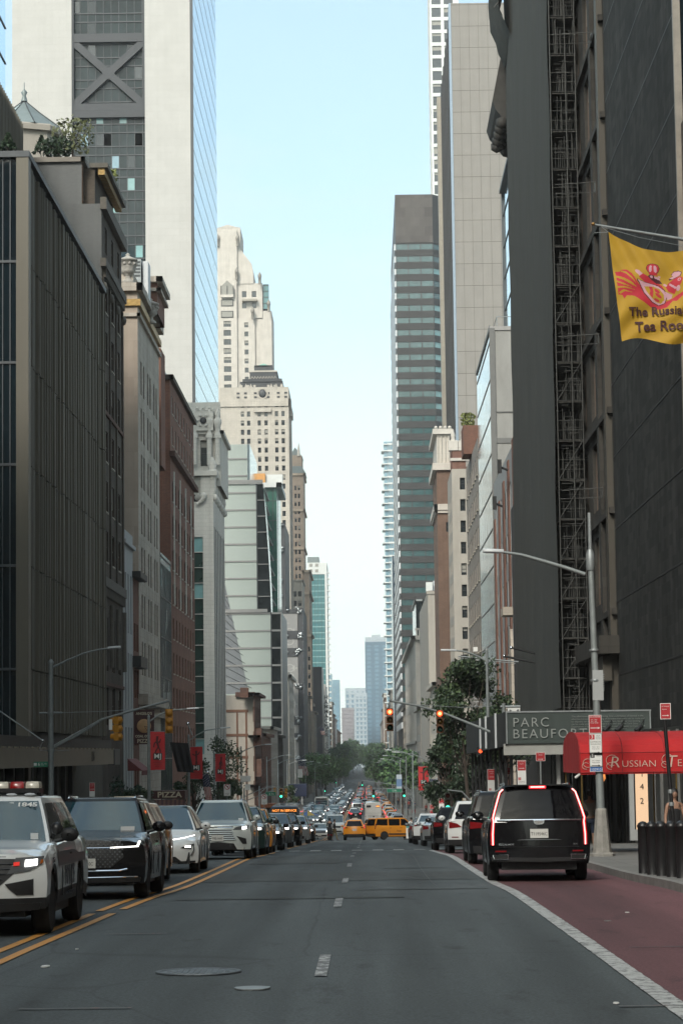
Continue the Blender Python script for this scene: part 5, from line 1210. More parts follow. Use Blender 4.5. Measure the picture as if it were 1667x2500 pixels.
for (x0, x1, y0, y1, h, m, lab) in ((-50, FL, -700, -205, 50, brickD, 'added unseen long dark row of buildings far behind the camera, left'), (FR, 45, -700, -205, 52, limeG, 'added unseen long grey row of buildings far behind the camera, right'), (-50, FL, -170, -60, 45, limeG, 'added unseen grey stone building behind the camera on the left'), (-50, FL, -58, 30, 38, brickD, 'dark brick building level with the camera on the left'),
         (-50, FL, 32, 95, 46, brickR, 'added unseen red brick building just outside the picture on the left'), (-50, FL, 96, 116, 34, limeG, 'added unseen grey stone building before the fin-clad one on the left'), (FR, 45, -170, -50, 55, fullW, 'added unseen buff stone building behind the camera on the right'), (FR, 45, -48, 38, 48, brickL, 'light brick building level with the camera on the right')):
 b = Bldg('unseen_street_building', lab, 'building', rect(x0, x1, y0, y1), gz(y1), h, m, group='unseen buildings beside and behind the camera')  # unseen rest of the street, put in to shade it and dim reflections
 i = 1 if x0 < 0 else 3
 b.face(i, [(5, h - 1, spans(1, y1 - y0 - 1, int((y1 - y0) / (4 if y1 > -200 else 12)), 1.8), floors(5, h - 1, 3.8, 2.2), 'sash:d', .3)]); b.ledge(h - .5, .8, .9); b.finish(limit=0)
def far_tower(name, label, px0, px1, py, Y, m, gridc=None, fx=8, fz=4.2, dp=40):
 x0, x1 = at(px0, 1750, Y).x, at(px1, 1750, Y).x; z = zat(py, Y, px0)
 b = Bldg(name, label, 'tower', rect(x0, x1, Y, Y + dp), -15, z, m); b.finish(); f = MB()
 if gridc:
  n = int((x1 - x0) / fx)
  for k in range(n): q = x0 + (x1 - x0) * (k + .25) / n; f.box(q, q + fx * .5, Y - .3, Y - .01, -10, z - 4, gridc)
  k = -8
  while k < z - 3: f.box(x0 + .1, x1 - .1, Y - .5, Y - .31, k, k + fz * .4, m); k += fz
  b.part('window_field', f)['kind'] = 'stuff'
 return b
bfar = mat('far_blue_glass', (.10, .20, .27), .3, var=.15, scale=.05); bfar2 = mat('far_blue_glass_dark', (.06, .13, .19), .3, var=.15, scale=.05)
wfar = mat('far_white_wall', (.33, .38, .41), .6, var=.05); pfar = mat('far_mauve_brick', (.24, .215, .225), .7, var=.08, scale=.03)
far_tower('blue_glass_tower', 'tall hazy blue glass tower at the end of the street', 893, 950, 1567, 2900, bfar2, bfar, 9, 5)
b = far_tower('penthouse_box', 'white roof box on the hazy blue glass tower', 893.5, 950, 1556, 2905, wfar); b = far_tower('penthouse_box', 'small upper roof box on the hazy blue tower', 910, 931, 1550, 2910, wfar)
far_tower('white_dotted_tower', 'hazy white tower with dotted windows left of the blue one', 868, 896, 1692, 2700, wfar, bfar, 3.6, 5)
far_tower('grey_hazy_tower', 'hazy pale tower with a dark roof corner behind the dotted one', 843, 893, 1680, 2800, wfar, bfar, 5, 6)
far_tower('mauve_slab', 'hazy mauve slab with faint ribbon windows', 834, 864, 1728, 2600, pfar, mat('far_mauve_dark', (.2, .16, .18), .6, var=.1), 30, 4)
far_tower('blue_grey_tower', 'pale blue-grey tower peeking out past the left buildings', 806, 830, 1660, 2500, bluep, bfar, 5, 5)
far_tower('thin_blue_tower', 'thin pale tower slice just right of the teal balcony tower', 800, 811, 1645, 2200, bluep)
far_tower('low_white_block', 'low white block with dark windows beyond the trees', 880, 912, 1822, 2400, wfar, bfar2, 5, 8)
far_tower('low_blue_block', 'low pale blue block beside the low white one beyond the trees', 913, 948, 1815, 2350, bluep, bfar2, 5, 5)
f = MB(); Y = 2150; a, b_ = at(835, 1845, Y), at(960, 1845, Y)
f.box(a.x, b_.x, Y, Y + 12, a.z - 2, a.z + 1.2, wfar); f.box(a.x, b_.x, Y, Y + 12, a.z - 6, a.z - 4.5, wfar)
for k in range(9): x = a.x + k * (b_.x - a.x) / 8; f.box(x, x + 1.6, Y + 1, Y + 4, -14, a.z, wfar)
tag(f.build('elevated_roadway'), 'pale elevated roadway crossing the far end of the street', 'bridge')
# ================================================================== STREET FURNITURE
def T(o): return Matrix.Translation(o)
def setloc(o, p, rz=0): o.location = p; o.rotation_euler = (0, 0, rz); return o
def lum(mb, p, d, L=.75):
 """flat street-light head starting at p, pointing along d (unit)"""
 d = Vector(d).normalized(); n = Vector((-d.y, d.x, 0)).normalized(); u = Vector((0, 0, 1))
 P = [(0, .05), (.1, .09), (.3, .15), (.75, .16), (.95, .12), (1, .05)]
 rows = []
 for t, w in P:
  c = Vector(p) + d * (t * L); rows.append([c + n * w, c + n * w * .7 + u * .07, c - n * w * .7 + u * .07, c - n * w, c - n * w * .8 - u * .03, c + n * w * .8 - u * .03])
 mb.grid(rows, lampm, True, True); mb.face(rows[0], lampm); mb.face(rows[-1][::-1], lampm)
def street_light(x, y, H, arm, label, base=True, mast=None, lift=.9, name='street_light', r=.09, group=None):
 """arm: signed reach along x; lift: how far the arm climbs"""
 z = road(y) + .15
 root = thing(name, label, 'street light', (x, y, z), 0, group)
 m = MB(); m.tube([(0, 0, 0), (0, 0, H * .5), (0, 0, H)], [r * 1.25, r * 1.05, r * .75], polem, 12); m.lathe([(r * .9, 0), (r * .95, .08), (.02, .18)], (0, 0, H), polem, 10)
 if mast: m.tube([(0, 0, H), (0, 0, H + mast)], [.05, .045], galv, 8); m.lathe([(.11, 0), (.12, .3), (.08, .6)], (0, 0, H - .3), galv, 10)
 m.build('pole', root)
 m = MB(); z0 = H - .5
 pts = [(0, 0, z0), (arm * .25, 0, z0 + lift * .42), (arm * .5, 0, z0 + lift * .72), (arm * .8, 0, z0 + lift * .95), (arm, 0, z0 + lift)]
 m.tube(pts, [.055, .05, .045, .04, .035], polem, 8); m.build('arm', root)
 m = MB(); lum(m, (arm, 0, z0 + lift), (1 if arm > 0 else -1, 0, .02)); m.build('lamp_head', root)
 if base:
  m = MB(); m.lathe([(.42, 0), (.42, .06), (.30, .09), (.20, .9), (.19, .93)], (0, 0, 0), mat('cast_base', (.23, .22, .20), .8, var=.35, scale=4, bump=.3), 8, sm=False); m.build('base', root)
 return root
def signal_head(parent, p, face, lit=None, rz=0, yellow=True, bodym=None, lod=False):
 """three-lens head; face -1 looks at the camera, +1 away from it; p = top of the head"""
 bm = bodym or (sigy if yellow else sigd); m = MB(); s = face
 for k in range(3):
  z = -.17 - k * .345
  m.box(-.155, .155, -.11, .11, z - .165, z + .165, bm)
  m.lathe([(.15, 0), (.145, .05), (.09, .10), (.03, .12)] if s < 0 else [(.03, -.12), (.09, -.10), (.145, -.05), (.15, 0)], (0, .11 if s < 0 else -.11, z), bm, 12, axis='y')
  rows = []
  for yy in (.11, .30):
   rows.append([(.135 * math.cos(a), s * yy, z + .135 * math.sin(a)) for a in [R(-50 + 280 * j / 12) for j in range(13)]])
  m.grid(rows, bm, True)
 o = m.build('signal_head', parent); o.location = p; o.rotation_euler = (0, 0, rz)
 for k, c in enumerate(('red', 'yellow', 'green')):
  m = MB(); z = -.17 - k * .345; on = lit == c
  mm = {'red': redsig, 'green': grnsig, 'yellow': redsig}[c] if on else mat('dark_lens_' + c, {'red': (.05, .008, .006), 'yellow': (.06, .035, .006), 'green': (.006, .03, .02)}[c], .25, var=0)
  m.lathe([(.125, 0), (.12, s * .03), (.02, s * .05)] if s > 0 else [(.02, -.05), (.12, -.03), (.125, 0)], (0, s * .112, z), mm, 14, axis='y')
  if on and c == 'red': m.ball((0, s * .15, z), .075, redsigc, 8, (1, .4, 1))
  m.build('lens', o)
 return o
def sign(parent, name, w, h, p, m, edge=white, lines=(), rz=0.0, label=None):
 """flat metal plate facing the camera; lines: (text, x, z, size, material[, squeeze])"""
 b = MB(); b.box(-w/2, w/2, 0, .012, -h/2, h/2, edge); b.box(-w/2 + .012, w/2 - .012, -.003, -.0005, -h/2 + .012, h/2 - .012, m)
 for q in lines:
  t, x, z, s, mm = q[:5]
  if t == '->':
   b.box(x - s, x + s * .6, -.006, -.0035, z - s * .07, z + s * .07, mm); b.prism([(x + s * .5, z - s * .22), (x + s, z), (x + s * .5, z + s * .22)], lambda u, v, w_: (u, -.006 + w_, v), .002, mm)
  elif t == '#': b.box(x - s, x + s, -.005, -.0033, z - s, z + s, mm)
  elif t == '=': b.box(x - s, x + s, -.005, -.0033, z - .006, z + .006, mm)
  else: b.add(textmb(t, s, mm, .001, q[5] if len(q) > 5 else 1, bold=.0), T((x, -.006, z)))
 o = b.build(name, parent); o.location = p; o.rotation_euler = (0, 0, rz)
 if label: o['label'] = label
 return o
px_, py_ = -13.35, 103
zg = road(py_) + .15
root = thing('signal_post', 'tall grey post with lamp arm, long signal arm and green street sign, left', 'signal post', (px_, py_, zg))
m = MB(); H = at(127, 1620, py_).z - zg
m.tube([(0, 0, 0), (0, 0, H * .5), (0, 0, H)], [.135, .12, .10], polem, 12); m.lathe([(.12, 0), (.13, .07), (.06, .16), (.02, .2)], (0, 0, H), polem, 12)
for z in (at(127, 1740, py_).z - zg, at(127, 1822, py_).z - zg, at(127, 1832, py_).z - zg): m.lathe([(.15, -.07), (.16, 0), (.15, .07)], (0, 0, z), polem, 12)
m.build('post', root)
m = MB(); loc = lambda px, py: at(px, py, py_) - Vector((px_, py_, zg))
m.tube([loc(129, 1630), loc(165, 1612), loc(205, 1595), loc(240, 1586), loc(266, 1583)], [.05, .045, .04, .036, .033], polem, 8); lum(m, loc(264, 1583), (1, 0, .06), .55); m.build('lamp_arm', root)
m = MB(); m.tube([loc(131, 1826), loc(190, 1795), loc(250, 1757)], [.055, .05, .045], polem, 8); m.tube([loc(131, 1822), loc(250, 1756), loc(330, 1733), loc(414, 1711)], [.05, .05, .05, .05], polem, 8)
m.tube([loc(97, 1741), loc(152, 1740)], .05, polem, 6); m.tube([loc(152, 1740), loc(270, 1736), loc(384, 1727)], .012, galv, 4)
m.tube([loc(413, 1712), loc(415, 1722), loc(411, 1730)], .02, polem, 5)
for px in (402, 412): a = loc(px, 1708); m.box(a.x - .06, a.x + .06, -.05, .05, a.z + .0, a.z + .30, galv)
m.tube([loc(97, 1832), loc(170, 1832)], .012, galv, 4); m.tube([loc(97, 1832), loc(105, 1810)], .015, galv, 4)
m.build('signal_arm', root)
signal_head(root, loc(413, 1731), 1, rz=R(8))
h2 = signal_head(root, loc(288, 1749), 1, rz=R(65))
m = MB(); a = loc(276, 1750); m.box(a.x - .16, a.x - .02, -.06, .06, a.z - .55, a.z - .1, white); m.build('signal_cover', root)
sign(root, 'street_sign', .62, .23, loc(102, 1866) + Vector((0, -.16, 0)), signgr, signgr, [('6', -.08, 0, .2, inkw), ('½', .06, 0, .17, inkw), ('Av', .2, .02, .09, inkw), ('#', -.24, 0, .06, inkw)])
m = MB(); m.tube([at(-20, 1722, 100), at(105, 1808, 100)], .03, galv, 6); m.ball(at(105, 1808, 100), .06, chrome, 8)
tag(m.build('bare_flagpole'), 'thin bare pole slanting down from the left picture edge', 'flagpole')
def banner_light(px, Y, ptop, banner, armtip, pose, label, blabel, side=1):
 x = at(px, 1850, Y).x; zg = road(Y) + .15; H = at(px, ptop, Y).z - zg
 root = thing('street_light', label, 'street light', (x, Y, zg)); loc = lambda a, b: at(a, b, Y) - Vector((x, Y, zg))
 m = MB(); m.tube([(0, 0, 0), (0, 0, H)], [.13, .085], polem, 10); m.lathe([(.10, 0), (.02, .15)], (0, 0, H), polem, 8)
 b0, b1, b2, b3 = banner
 for py in (b2, b3): m.tube([loc(px, py), loc(b1 if side > 0 else b0, py)], .018, polem, 5)
 m.build('pole', root)
 if armtip:
  m = MB(); q = loc(*armtip); s = loc(px, ptop + 12); mid = s.lerp(q, .55) + Vector((0, 0, .28)); m.tube([s, s.lerp(mid, .5) + Vector((0, 0, .08)), mid, q], [.05, .045, .04, .035], polem, 8); m.build('arm', root)
  m = MB(); lum(m, q, (1 if q.x > 0 else -1, 0, .05)); m.build('lamp_head', root)
 bc = at((b0 + b1) / 2, (b2 + b3) / 2, Y); w = at(b1, b2, Y).x - at(b0, b2, Y).x; h = at(b0, b2, Y).z - at(b0, b3, Y).z
 br = thing('musical_banner', blabel, 'banner', bc, R(random.uniform(-8, 8)))
 m = MB(); rows = [[(-w/2 + w * i / 8, .03 * math.sin(i * .8 + j * .5), h/2 - h * j / 10) for i in range(9)] for j in range(11)]; m.grid(rows, bred, True); m.grid([[(a_, b_ + .012, c_) for a_, b_, c_ in r_] for r_ in rows], bred, True); m.build('cloth', br)
 m = MB(); f = lambda u, v, w_: (u * w, -.05 + w_, v * h)
 m.box(-w * .31, w * .31, -.045, -.035, -h * .23, -h * .06, inkb); m.build('black_box', br)
 m = textmb('MJ', h * .175, inkw, .004, 1.12, bold=.004).build('lettering', br); m.location = (0, -.052, -h * .145)
 m = MB()
 for (u, v, s) in ((0, .43, .25), (0, -.30, .32), (0, -.345, .28), (0, -.40, .2)): m.box(-w * s, w * s, -.045, -.038, h * (v - .004), h * (v + .004), mat('banner_fine_print', (.12, .012, .014), .7, var=0))
 m.build('fine_print', br)
 P = {0: [((-.02, .33), (-.06, .24), (.05, .10), (-.10, .02), (-.18, -.05)), ((-.06, .24), (-.22, .20), (-.28, .10)), ((.05, .10), (.16, .02), (.18, -.04)), ((-.06, .24), (.12, .22), (.2, .30))],
         1: [((0, .33), (0, .22), (0, .10), (-.04, .0), (-.05, -.05)), ((0, .24), (-.18, .24), (-.30, .27)), ((0, .24), (.16, .27), (.28, .34)), ((0, .1), (.06, .0), (.07, -.05))],
         2: [((.10, .34), (.08, .24), (.02, .10), (-.08, .0), (-.16, -.05)), ((.08, .24), (.20, .14), (.16, .06)), ((.02, .1), (.06, 0), (.02, -.05)), ((.08, .24), (-.06, .18), (-.10, .10))]}[pose]
 m = MB()
 for n_, ch in enumerate(P):
  for k in range(len(ch) - 1):
   a = Vector((ch[k][0] * w, ch[k][1] * h)); b = Vector((ch[k+1][0] * w, ch[k+1][1] * h)); d = (b - a).normalized(); n = Vector((-d.y, d.x)) * (.085 if n_ == 0 and k < 2 else .05) * w
   m.prism([tuple(a + n - d * .02), tuple(b + n * .8 + d * .02), tuple(b - n * .8 + d * .02), tuple(a - n - d * .02)], lambda u, v, w_: (u, -.046 - .001 * n_ + w_, v), .004, bsil)
 hx, hz = P[0][0]; m.prism([(hx * w + .07 * w * math.cos(q * .785), hz * h + .02 * h + .07 * w * math.sin(q * .785)) for q in range(8)], lambda u, v, w_: (u, -.05 + w_, v), .004, bsil)
 m.prism([((hx - .13) * w, hz * h + .03 * h), ((hx + .13) * w, hz * h + .03 * h), ((hx + .06) * w, hz * h + .05 * h), ((hx - .06) * w, hz * h + .05 * h)], lambda u, v, w_: (u, -.052 + w_, v), .004, bsil)
 m.build('silhouette', br)
bred = mat('banner_red', (.42, .02, .024), .7, var=.06); bsil = mat('banner_silhouette', (.07, .008, .01), .7, var=0)
banner_light(364, 150, 1750, (368, 403, 1786, 1880), (457, 1731), 0, 'street light carrying the nearest red banner, left side', 'largest red MJ banner with a bent-over dancer, left')
banner_light(461, 184, 1797, (465, 495, 1823, 1902), (538, 1778), 1, 'street light carrying the middle red banner, left side', 'middle red MJ banner with a dancer spreading both arms, left')
banner_light(523, 216, 1838, (526, 551, 1840, 1908), None, 2, 'short pole carrying the third red banner, left side', 'third and smallest red MJ banner of the left row')
banner_light(1048, 235, 1850, (1021, 1046, 1871, 1930), (975, 1837), 1, 'street light carrying the red banner on the right side', 'red MJ banner on the right, half under the tree', -1)
Y = 200; w = at(377, 1760, Y).x - at(328, 1760, Y).x; c = at(352.5, 1775, Y); h = at(352, 1733, Y).z - at(352, 1817, Y).z
root = thing('pizzeria_blade_sign', 'dark maroon blade sign with a round pizza picture, ANGELO\'S COAL OVEN PIZZA', 'sign', c)
mar = mat('maroon_board', (.05, .012, .012), .6, var=.15)
m = MB(); m.box(-w/2, w/2, -.1, .1, -h/2, h/2, mar); m.tube([(-w/2 - .8, 0, h/2 - .1), (-w/2, 0, h/2 - .1)], .04, black); m.build('board', root)
m = MB(); m.lathe([(.01, -.02), (w * .33, -.02), (w * .35, 0)], (0, -.1, .03 * h), mat('pizza_tan', (.42, .25, .12), .7, var=.2, scale=3), 24, axis='y')
for k in range(2): a = Vector((.02, -.13, .03 * h)); e = a + Vector((w * .30 * math.cos(R(-15 - 45 * k)), 0, w * .30 * math.sin(R(-15 - 45 * k)))); m.tube([a, e], .018, mar, 4)
m.build('pizza_disc', root)
crm = mat('cream_letters', (.5, .44, .33), .7, var=0)
for s, z, sz in (("ANGELO'S", .39, .30), ("COAL OVEN", -.27, .27), ("PIZZA", -.41, .44)):
 o = textmb(s, sz, crm, .01, .95, bold=.01).build('lettering', root); o.location = (0, -.115, z * h)
Y = 176; a, b = at(368, 1975, Y), at(452, 1930, Y)
root = thing('pizzeria_awning', 'dark red shop awning with cream PIZZA lettering at street level, left', 'awning', (a.x, Y, a.z)); w = b.x - a.x; h = b.z - a.z
m = MB(); m.box(0, w, 0, 3, h * .55, h, mar); m.build('header', root)
m = MB(); st = mat('awning_stripe', (.12, .06, .045), .8, var=.2)
for k in range(16): m.face([(w * k / 16, -.02, h * .5), (w * (k + 1) / 16, -.02, h * .5), (w * (k + 1) / 16, -.35, h * .06), (w * k / 16, -.35, h * .06)], (st, mar)[k % 2])
m.build('striped_valance', root)
o = textmb('PIZZA', .56, crm, .01, 1.15, bold=.015).build('lettering', root); o.location = (w * .55, -.02, h * .77)
m = MB(); m.box(.1, .2, 1, 1.1, road(Y) - a.z, h * .5, black); m.box(w - .2, w - .1, 1, 1.1, road(Y) - a.z, h * .5, black); m.build('post', root)
m = MB(); a, b = at(312, 1882, 185), at(348, 1852, 185); m.face([(a.x, 185, b.z), (b.x, 185, a.z), (b.x, 192, a.z), (a.x, 192, b.z)], mat('red_canvas', (.13, .03, .03), .8, var=.2)); m.face([(a.x, 185, b.z), (a.x, 185, a.z), (b.x, 185, a.z)], mat('red_canvas', (.13, .03, .03)))
m.box(b.x - .05, b.x, 185, 192, a.z - .35, a.z, MATS['red_canvas']); tag(m.build('small_awning'), 'small dark red sloping awning below the blade sign', 'awning')
def flag(px, py, w, h, Y, label, kind, slant=0.0, pole=None, seed=0):
 """flag hanging from a slanted pole; (px,py) = its upper inner corner"""
 p = at(px, py, Y); root = thing('flag', label, 'flag', p)
 n = 24; rr = random.Random(seed); ph = rr.uniform(0, 6)
 rows = [[(w * (i / n) * (1 - .1 * (j / n)) + slant * h * (j / n), .10 * w * math.sin(i * .75 + ph) * (j / n), -h * j / n - w * .25 * abs(slant) * (i / n)) for i in range(n + 1)] for j in range(n + 1)]
 m = MB()
 def mm(a, b):
  if kind != 'us': return kind
  if b < n * .45 and False: return fb
  if a < n * .42: return fb if (a * 3 + b * 5) % 11 else fw
  return fr if int(b / n * 13) % 2 == 0 else fw
 m.grid(rows, mm, True); m.build('cloth', root)
 if pole:
  q = [at(*t, Y) - p for t in pole]; m = MB(); m.tube(q, .05, galv, 6); m.ball(q[-1], .12, chrome, 8); m.build('flagpole', root)
fr = mat('flag_red', (.30, .025, .035), .8, var=.1); fw = mat('flag_white', (.5, .48, .45), .8, var=.1); fb = mat('flag_blue', (.02, .03, .07), .8, var=.1)
fbk = mat('flag_black', (.012, .012, .014), .8, var=.15)
flag(415, 1812, 1.25, 2.0, 165, 'large black flag hanging from a thin pole in the left street tree', fbk, .25, [(470, 1795), (412, 1815), (459, 1767)][0:1] + [(459, 1767)], 1)
flag(493, 1890, .55, 2.1, 186, 'American flag hanging beside the second red banner, left', 'us', .15, [(488, 1900), (507, 1886)], 2)
flag(724, 1850, 2.2, 4.6, 640, 'big American flag over the left sidewalk by the trunk-wrapped building', 'us', .25, [(722, 1858), (748, 1840)], 3)
flag(784, 1852, 2.3, 4.8, 760, 'American flag further off, left of the street trees', 'us', .25, [(782, 1858), (803, 1842)], 4)
flag(779, 1776, 1.4, 2.4, 800, 'small American flag high up near the vertical lettering', 'us', .3, [(758, 1795), (790, 1766)], 5)
flag(1066, 1903, -.55, .95, 190, 'American flag on a curved pole under the right street tree', 'us', -.5, [(1080, 1960), (1082, 1925), (1066, 1903)], 6)
flag(970, 1850, 1.6, 3.6, 520, 'pale blue flag hanging over the far right sidewalk', mat('flag_pale_blue', (.2, .38, .45), .8, var=.1), .1, [(985, 1850), (969, 1848)], 7)
Y = 150; root = thing('hotel_flag', 'black hotel flag with sideways white letters above the right street tree', 'flag', at(1125, 1612, Y))
o_ = at(1125, 1612, Y); w = at(1182, 1612, Y).x - o_.x; h = o_.z - at(1125, 1700, Y).z; m = MB()
m.grid([[(w * i / 10, .05 * math.sin(i), -h * j / 10 - (.12 * (1 - i / 10) * 0) + .35 * (1 - (i / 10)) * (0 if j else 1)) for i in range(11)] for j in range(11)], fbk, True); m.build('cloth', root)
for s, x, sz in (('THOMPSON', .62, .52), ('NEW YORK', .84, .24)):
 o = textmb(s, sz, mat('dim_white', (.3, .3, .3), .7, var=0), .005, 1.0, space=1.25).build('lettering', root); o.location = (w * x, -.09, -h * .72); o.rotation_euler = (0, R(-90), 0)
m = MB(); m.tube([at(1118, 1602, Y) - o_, at(1265, 1616, Y) - o_], .05, galv, 6); m.tube([at(1118, 1606, Y) - o_, at(1258, 1620, Y) - o_], .03, galv, 6); m.build('flagpole', root)
for (a, b, lab) in (((1247, 1581), (1332, 1602), 'upper bare dark pole jutting from the grey netting'), ((1230, 1602), (1313, 1620), 'lower bare dark pole jutting from the grey netting')):
 m = MB(); p, q = at(*a, 140), at(*b, 140); m.tube([p, q], .07, black, 6); m.ball(p, .1, chrome, 8); tag(m.build('bare_flagpole'), lab, 'flagpole')
px_, py_ = 6.15, 64.0; zg = road(py_) + .15
root = thing('street_light', 'tall grey street light with parking signs and a metal box, right sidewalk', 'street light', (px_, py_, zg)); loc = lambda a, b: at(a, b, py_) - Vector((px_, py_, zg))
m = MB(); H = loc(1430, 1365).z; lx = loc(1430, 1365).x * .55
m.tube([(0, 0, 0), (lx * .3, 0, 3), (lx, 0, H)], [.115, .10, .075], polem, 12); m.lathe([(.10, -.3), (.12, -.2), (.12, .1), (.07, .25)], (lx, 0, H), galv, 10); m.tube([(lx, 0, H), (lx, 0, loc(1424, 1252).z)], [.055, .05], galv, 8)
for z in (3.2, 4.6, 5.4): m.lathe([(.125, -.03), (.135, 0), (.125, .03)], (lx * z / H, 0, z), galv, 10)
m.build('pole', root)
m = MB(); m.lathe([(.34, 0), (.34, .07), (.25, .1), (.15, 1.2), (.12, 1.25)], (0, 0, 0), MATS['cast_base'] if 'cast_base' in MATS else mat('cast_base', (.23, .22, .20), .8, var=.35, scale=4, bump=.3), 8, sm=False); m.build('base', root)
m = MB(); m.tube([loc(1427, 1402), loc(1380, 1386), loc(1320, 1368), loc(1270, 1354), loc(1227, 1348)], [.055, .052, .048, .042, .035], polem, 8); m.build('arm', root)
m = MB(); lum(m, loc(1229, 1348), (-1, 0, .05), .55); m.build('lamp_head', root)
m = MB(); a, b = loc(1446, 1710), loc(1470, 1636)
m.box(a.x, b.x, -.1, .14, a.z, b.z, mat('grey_box', (.30, .31, .31), .5, var=.1))
for k in range(8): m.box(b.x, b.x + .03, -.08, .12, b.z - .12 - k * .06, b.z - .10 - k * .06, galv)
m.box(-.02, a.x, 0, .04, a.z + .2, a.z + .3, galv); m.build('equipment_box', root)
cx = (loc(1437, 1815).x + loc(1466, 1815).x) / 2; k_ = 64 / 5900
NS = [('NO STANDING', 0, .19, .052, inkw, .8), ('7am - 10am', -.03, .12, .036, inkw), ('4pm - 7pm', -.03, .08, .036, inkw), ('Except Sunday', -.02, .035, .036, inkw), ('->', 0, -.1, .13, inkw)]
sign(root, 'parking_sign', .33, .48, Vector((cx, -.16, loc(1450, 1770).z + .02)), signred, white, [(a_, b_, c_, d_, *e_) for a_, b_, c_, d_, *e_ in NS])
sign(root, 'parking_sign', .33, .58, Vector((cx, -.16, loc(1450, 1818).z)), white, galv, [('#', -.09, .2, .065, inkr), ('3', -.09, .2, .13, inkw), ('HOUR', .07, .23, .035, inkb), ('METERED', .07, .19, .03, inkb), ('PARKING', .07, .15, .03, inkb), ('COMMERCIAL', 0, .07, .045, inkb), ('VEHICLES ONLY', 0, .01, .045, inkb, .85), ('10am - 4pm', 0, -.06, .04, inkb), ('Except Sunday', 0, -.11, .034, inkb), ('->', 0, -.21, .12, inkb)])
sign(root, 'parking_sign', .33, .40, Vector((cx, -.16, loc(1450, 1855).z)), white, galv, [('#', -.09, .11, .055, inkb), ('5', -.09, .11, .11, inkw), ('HOUR', .07, .14, .03, inkb), ('METERED', .07, .10, .03, inkb), ('7pm - Midnight', 0, -.02, .036, inkb), ('Except Sunday', 0, -.07, .034, inkb), ('->', 0, -.15, .12, inkb)])
sign(root, 'meter_number_plate', .33, .15, Vector((cx, -.16, loc(1450, 1877).z)), signblue, white, [('102912', 0, -.02, .09, inkw)])
def parking(px, Y, items, label, x_off=0, lean=0.0, name='parking_sign', pbot=None):
 zg = road(Y) + .15; top = at(px, items[0][0], Y); x = top.x
 root = thing('parking_sign', label, 'parking sign', (x - lean, Y, zg)); m = MB(); m.tube([(lean * -1, 0, 0), (lean, 0, top.z - zg)], .035, polem, 6); m.build('post', root)
 for (y0, y1, w, m_, ln) in items:
  c = at(px, (y0 + y1) / 2, Y); h = at(px, y0, Y).z - at(px, y1, Y).z
  t = (c.z - zg) / (top.z - zg)
  sign(root, 'sign_plate', w, h, Vector((-lean + 2 * lean * t, -.05, c.z - zg)), m_, white, ln)
RL = [('NO STANDING', 0, .14, .045, inkw, .75), ('Anytime', 0, .06, .045, inkw), ('->', 0, -.1, .10, inkw)]
WL = [('#', -.08, .1, .05, inkr), ('3', -.08, .1, .1, inkw), ('COMMERCIAL', 0, 0, .04, inkb), ('VEHICLES ONLY', 0, -.05, .038, inkb, .85), ('->', 0, -.14, .1, inkb)]
parking(1272, 88, [(1856, 1882, .31, signred, RL), (1882, 1934, .31, white, WL + [('=', 0, -.25, .1, inkb)])], 'red and white parking sign just left of the black SUV roof')
parking(1318, 92, [(1836, 1858, .35, signred, RL)], 'small red no-standing sign on a thin post under the green board')
parking(1199, 112, [(1878, 1905, .38, signred, RL), (1905, 1960, .38, white, WL)], 'dim red and white parking sign in the shade left of the shed posts')
parking(1242, 120, [(1873, 1891, .28, signred, RL)], 'tiny dim red sign deep in the shade under the sidewalk shed')
parking(1077, 170, [(1949, 1962, .36, signred, RL), (1962, 2000, .36, white, WL)], 'red and white parking sign between the right tree and parked cars')
parking(1054, 190, [(1964, 1975, .34, signred, RL), (1978, 1990, .34, signred, RL)], 'pair of small red signs below the right red banner')
parking(226, 118, [(1911, 1932, .26, signred, RL), (1932, 1945, .26, white, [])], 'small red and white sign above the black luxury car roof, left')
Y = 50.5; zg = road(Y) + .15; a = at(1642, 2010, Y); b = at(1619, 1740, Y)
root = thing('leaning_sign_post', 'dark leaning post with a red no-standing sign near the right picture edge', 'parking sign', (a.x, Y, zg))
m = MB(); d = (b - a); q0 = a - d * ((a.z - zg) / d.z); m.tube([q0 - Vector((a.x, Y, zg)), b + Vector((0, 0, .1)) - Vector((a.x, Y, zg))], .04, black, 8)
for t in (.42, .5): p = q0.lerp(b, t) - Vector((a.x, Y, zg)); m.lathe([(.05, -.04), (.055, 0), (.05, .04)], p, galv, 8)
m.build('post', root)
sign(root, 'sign_plate', .22, .33, b - Vector((a.x, Y, zg)) + Vector((.03, -.06, .03)), signred, white, [('NO STANDING', 0, .1, .03, inkw, .8), ('Anytime', -.02, .04, .03, inkw), ('->', 0, -.09, .07, inkw)], rz=R(-14))
street_light(6.0, 119, at(1183, 1590, 119).z - road(119) - .15, -1.5, 'curved street light rising in front of the right street tree', base=False, lift=.55)
Y = 109; root = thing('signal_post', 'signal arm with two red lights reaching over the road from the right', 'signal post', (6.1, Y, road(Y) + .15)); o_ = root.location.copy(); loc = lambda a, b: at(a, b, Y) - o_
m = MB(); q = loc(1208, 1792); m.tube([(0, 0, 0), (0, 0, q.z + .4)], [.14, .11], polem, 10); m.build('post', root)
m = MB(); m.tube([(0, 0, q.z), q, loc(1150, 1768), loc(1085, 1742), loc(1020, 1723), loc(951, 1711)], [.075, .07, .065, .06, .052, .05], polem, 10); m.lathe([(.06, 0), (.07, .05), (.02, .1)], loc(952, 1711), polem, 8)
m.tube([loc(951, 1712), loc(947, 1719), loc(951, 1729)], .02, galv, 6); m.tube([loc(1005, 1720), loc(1125, 1727), loc(1200, 1724)], .012, galv, 4); m.build('signal_arm', root)
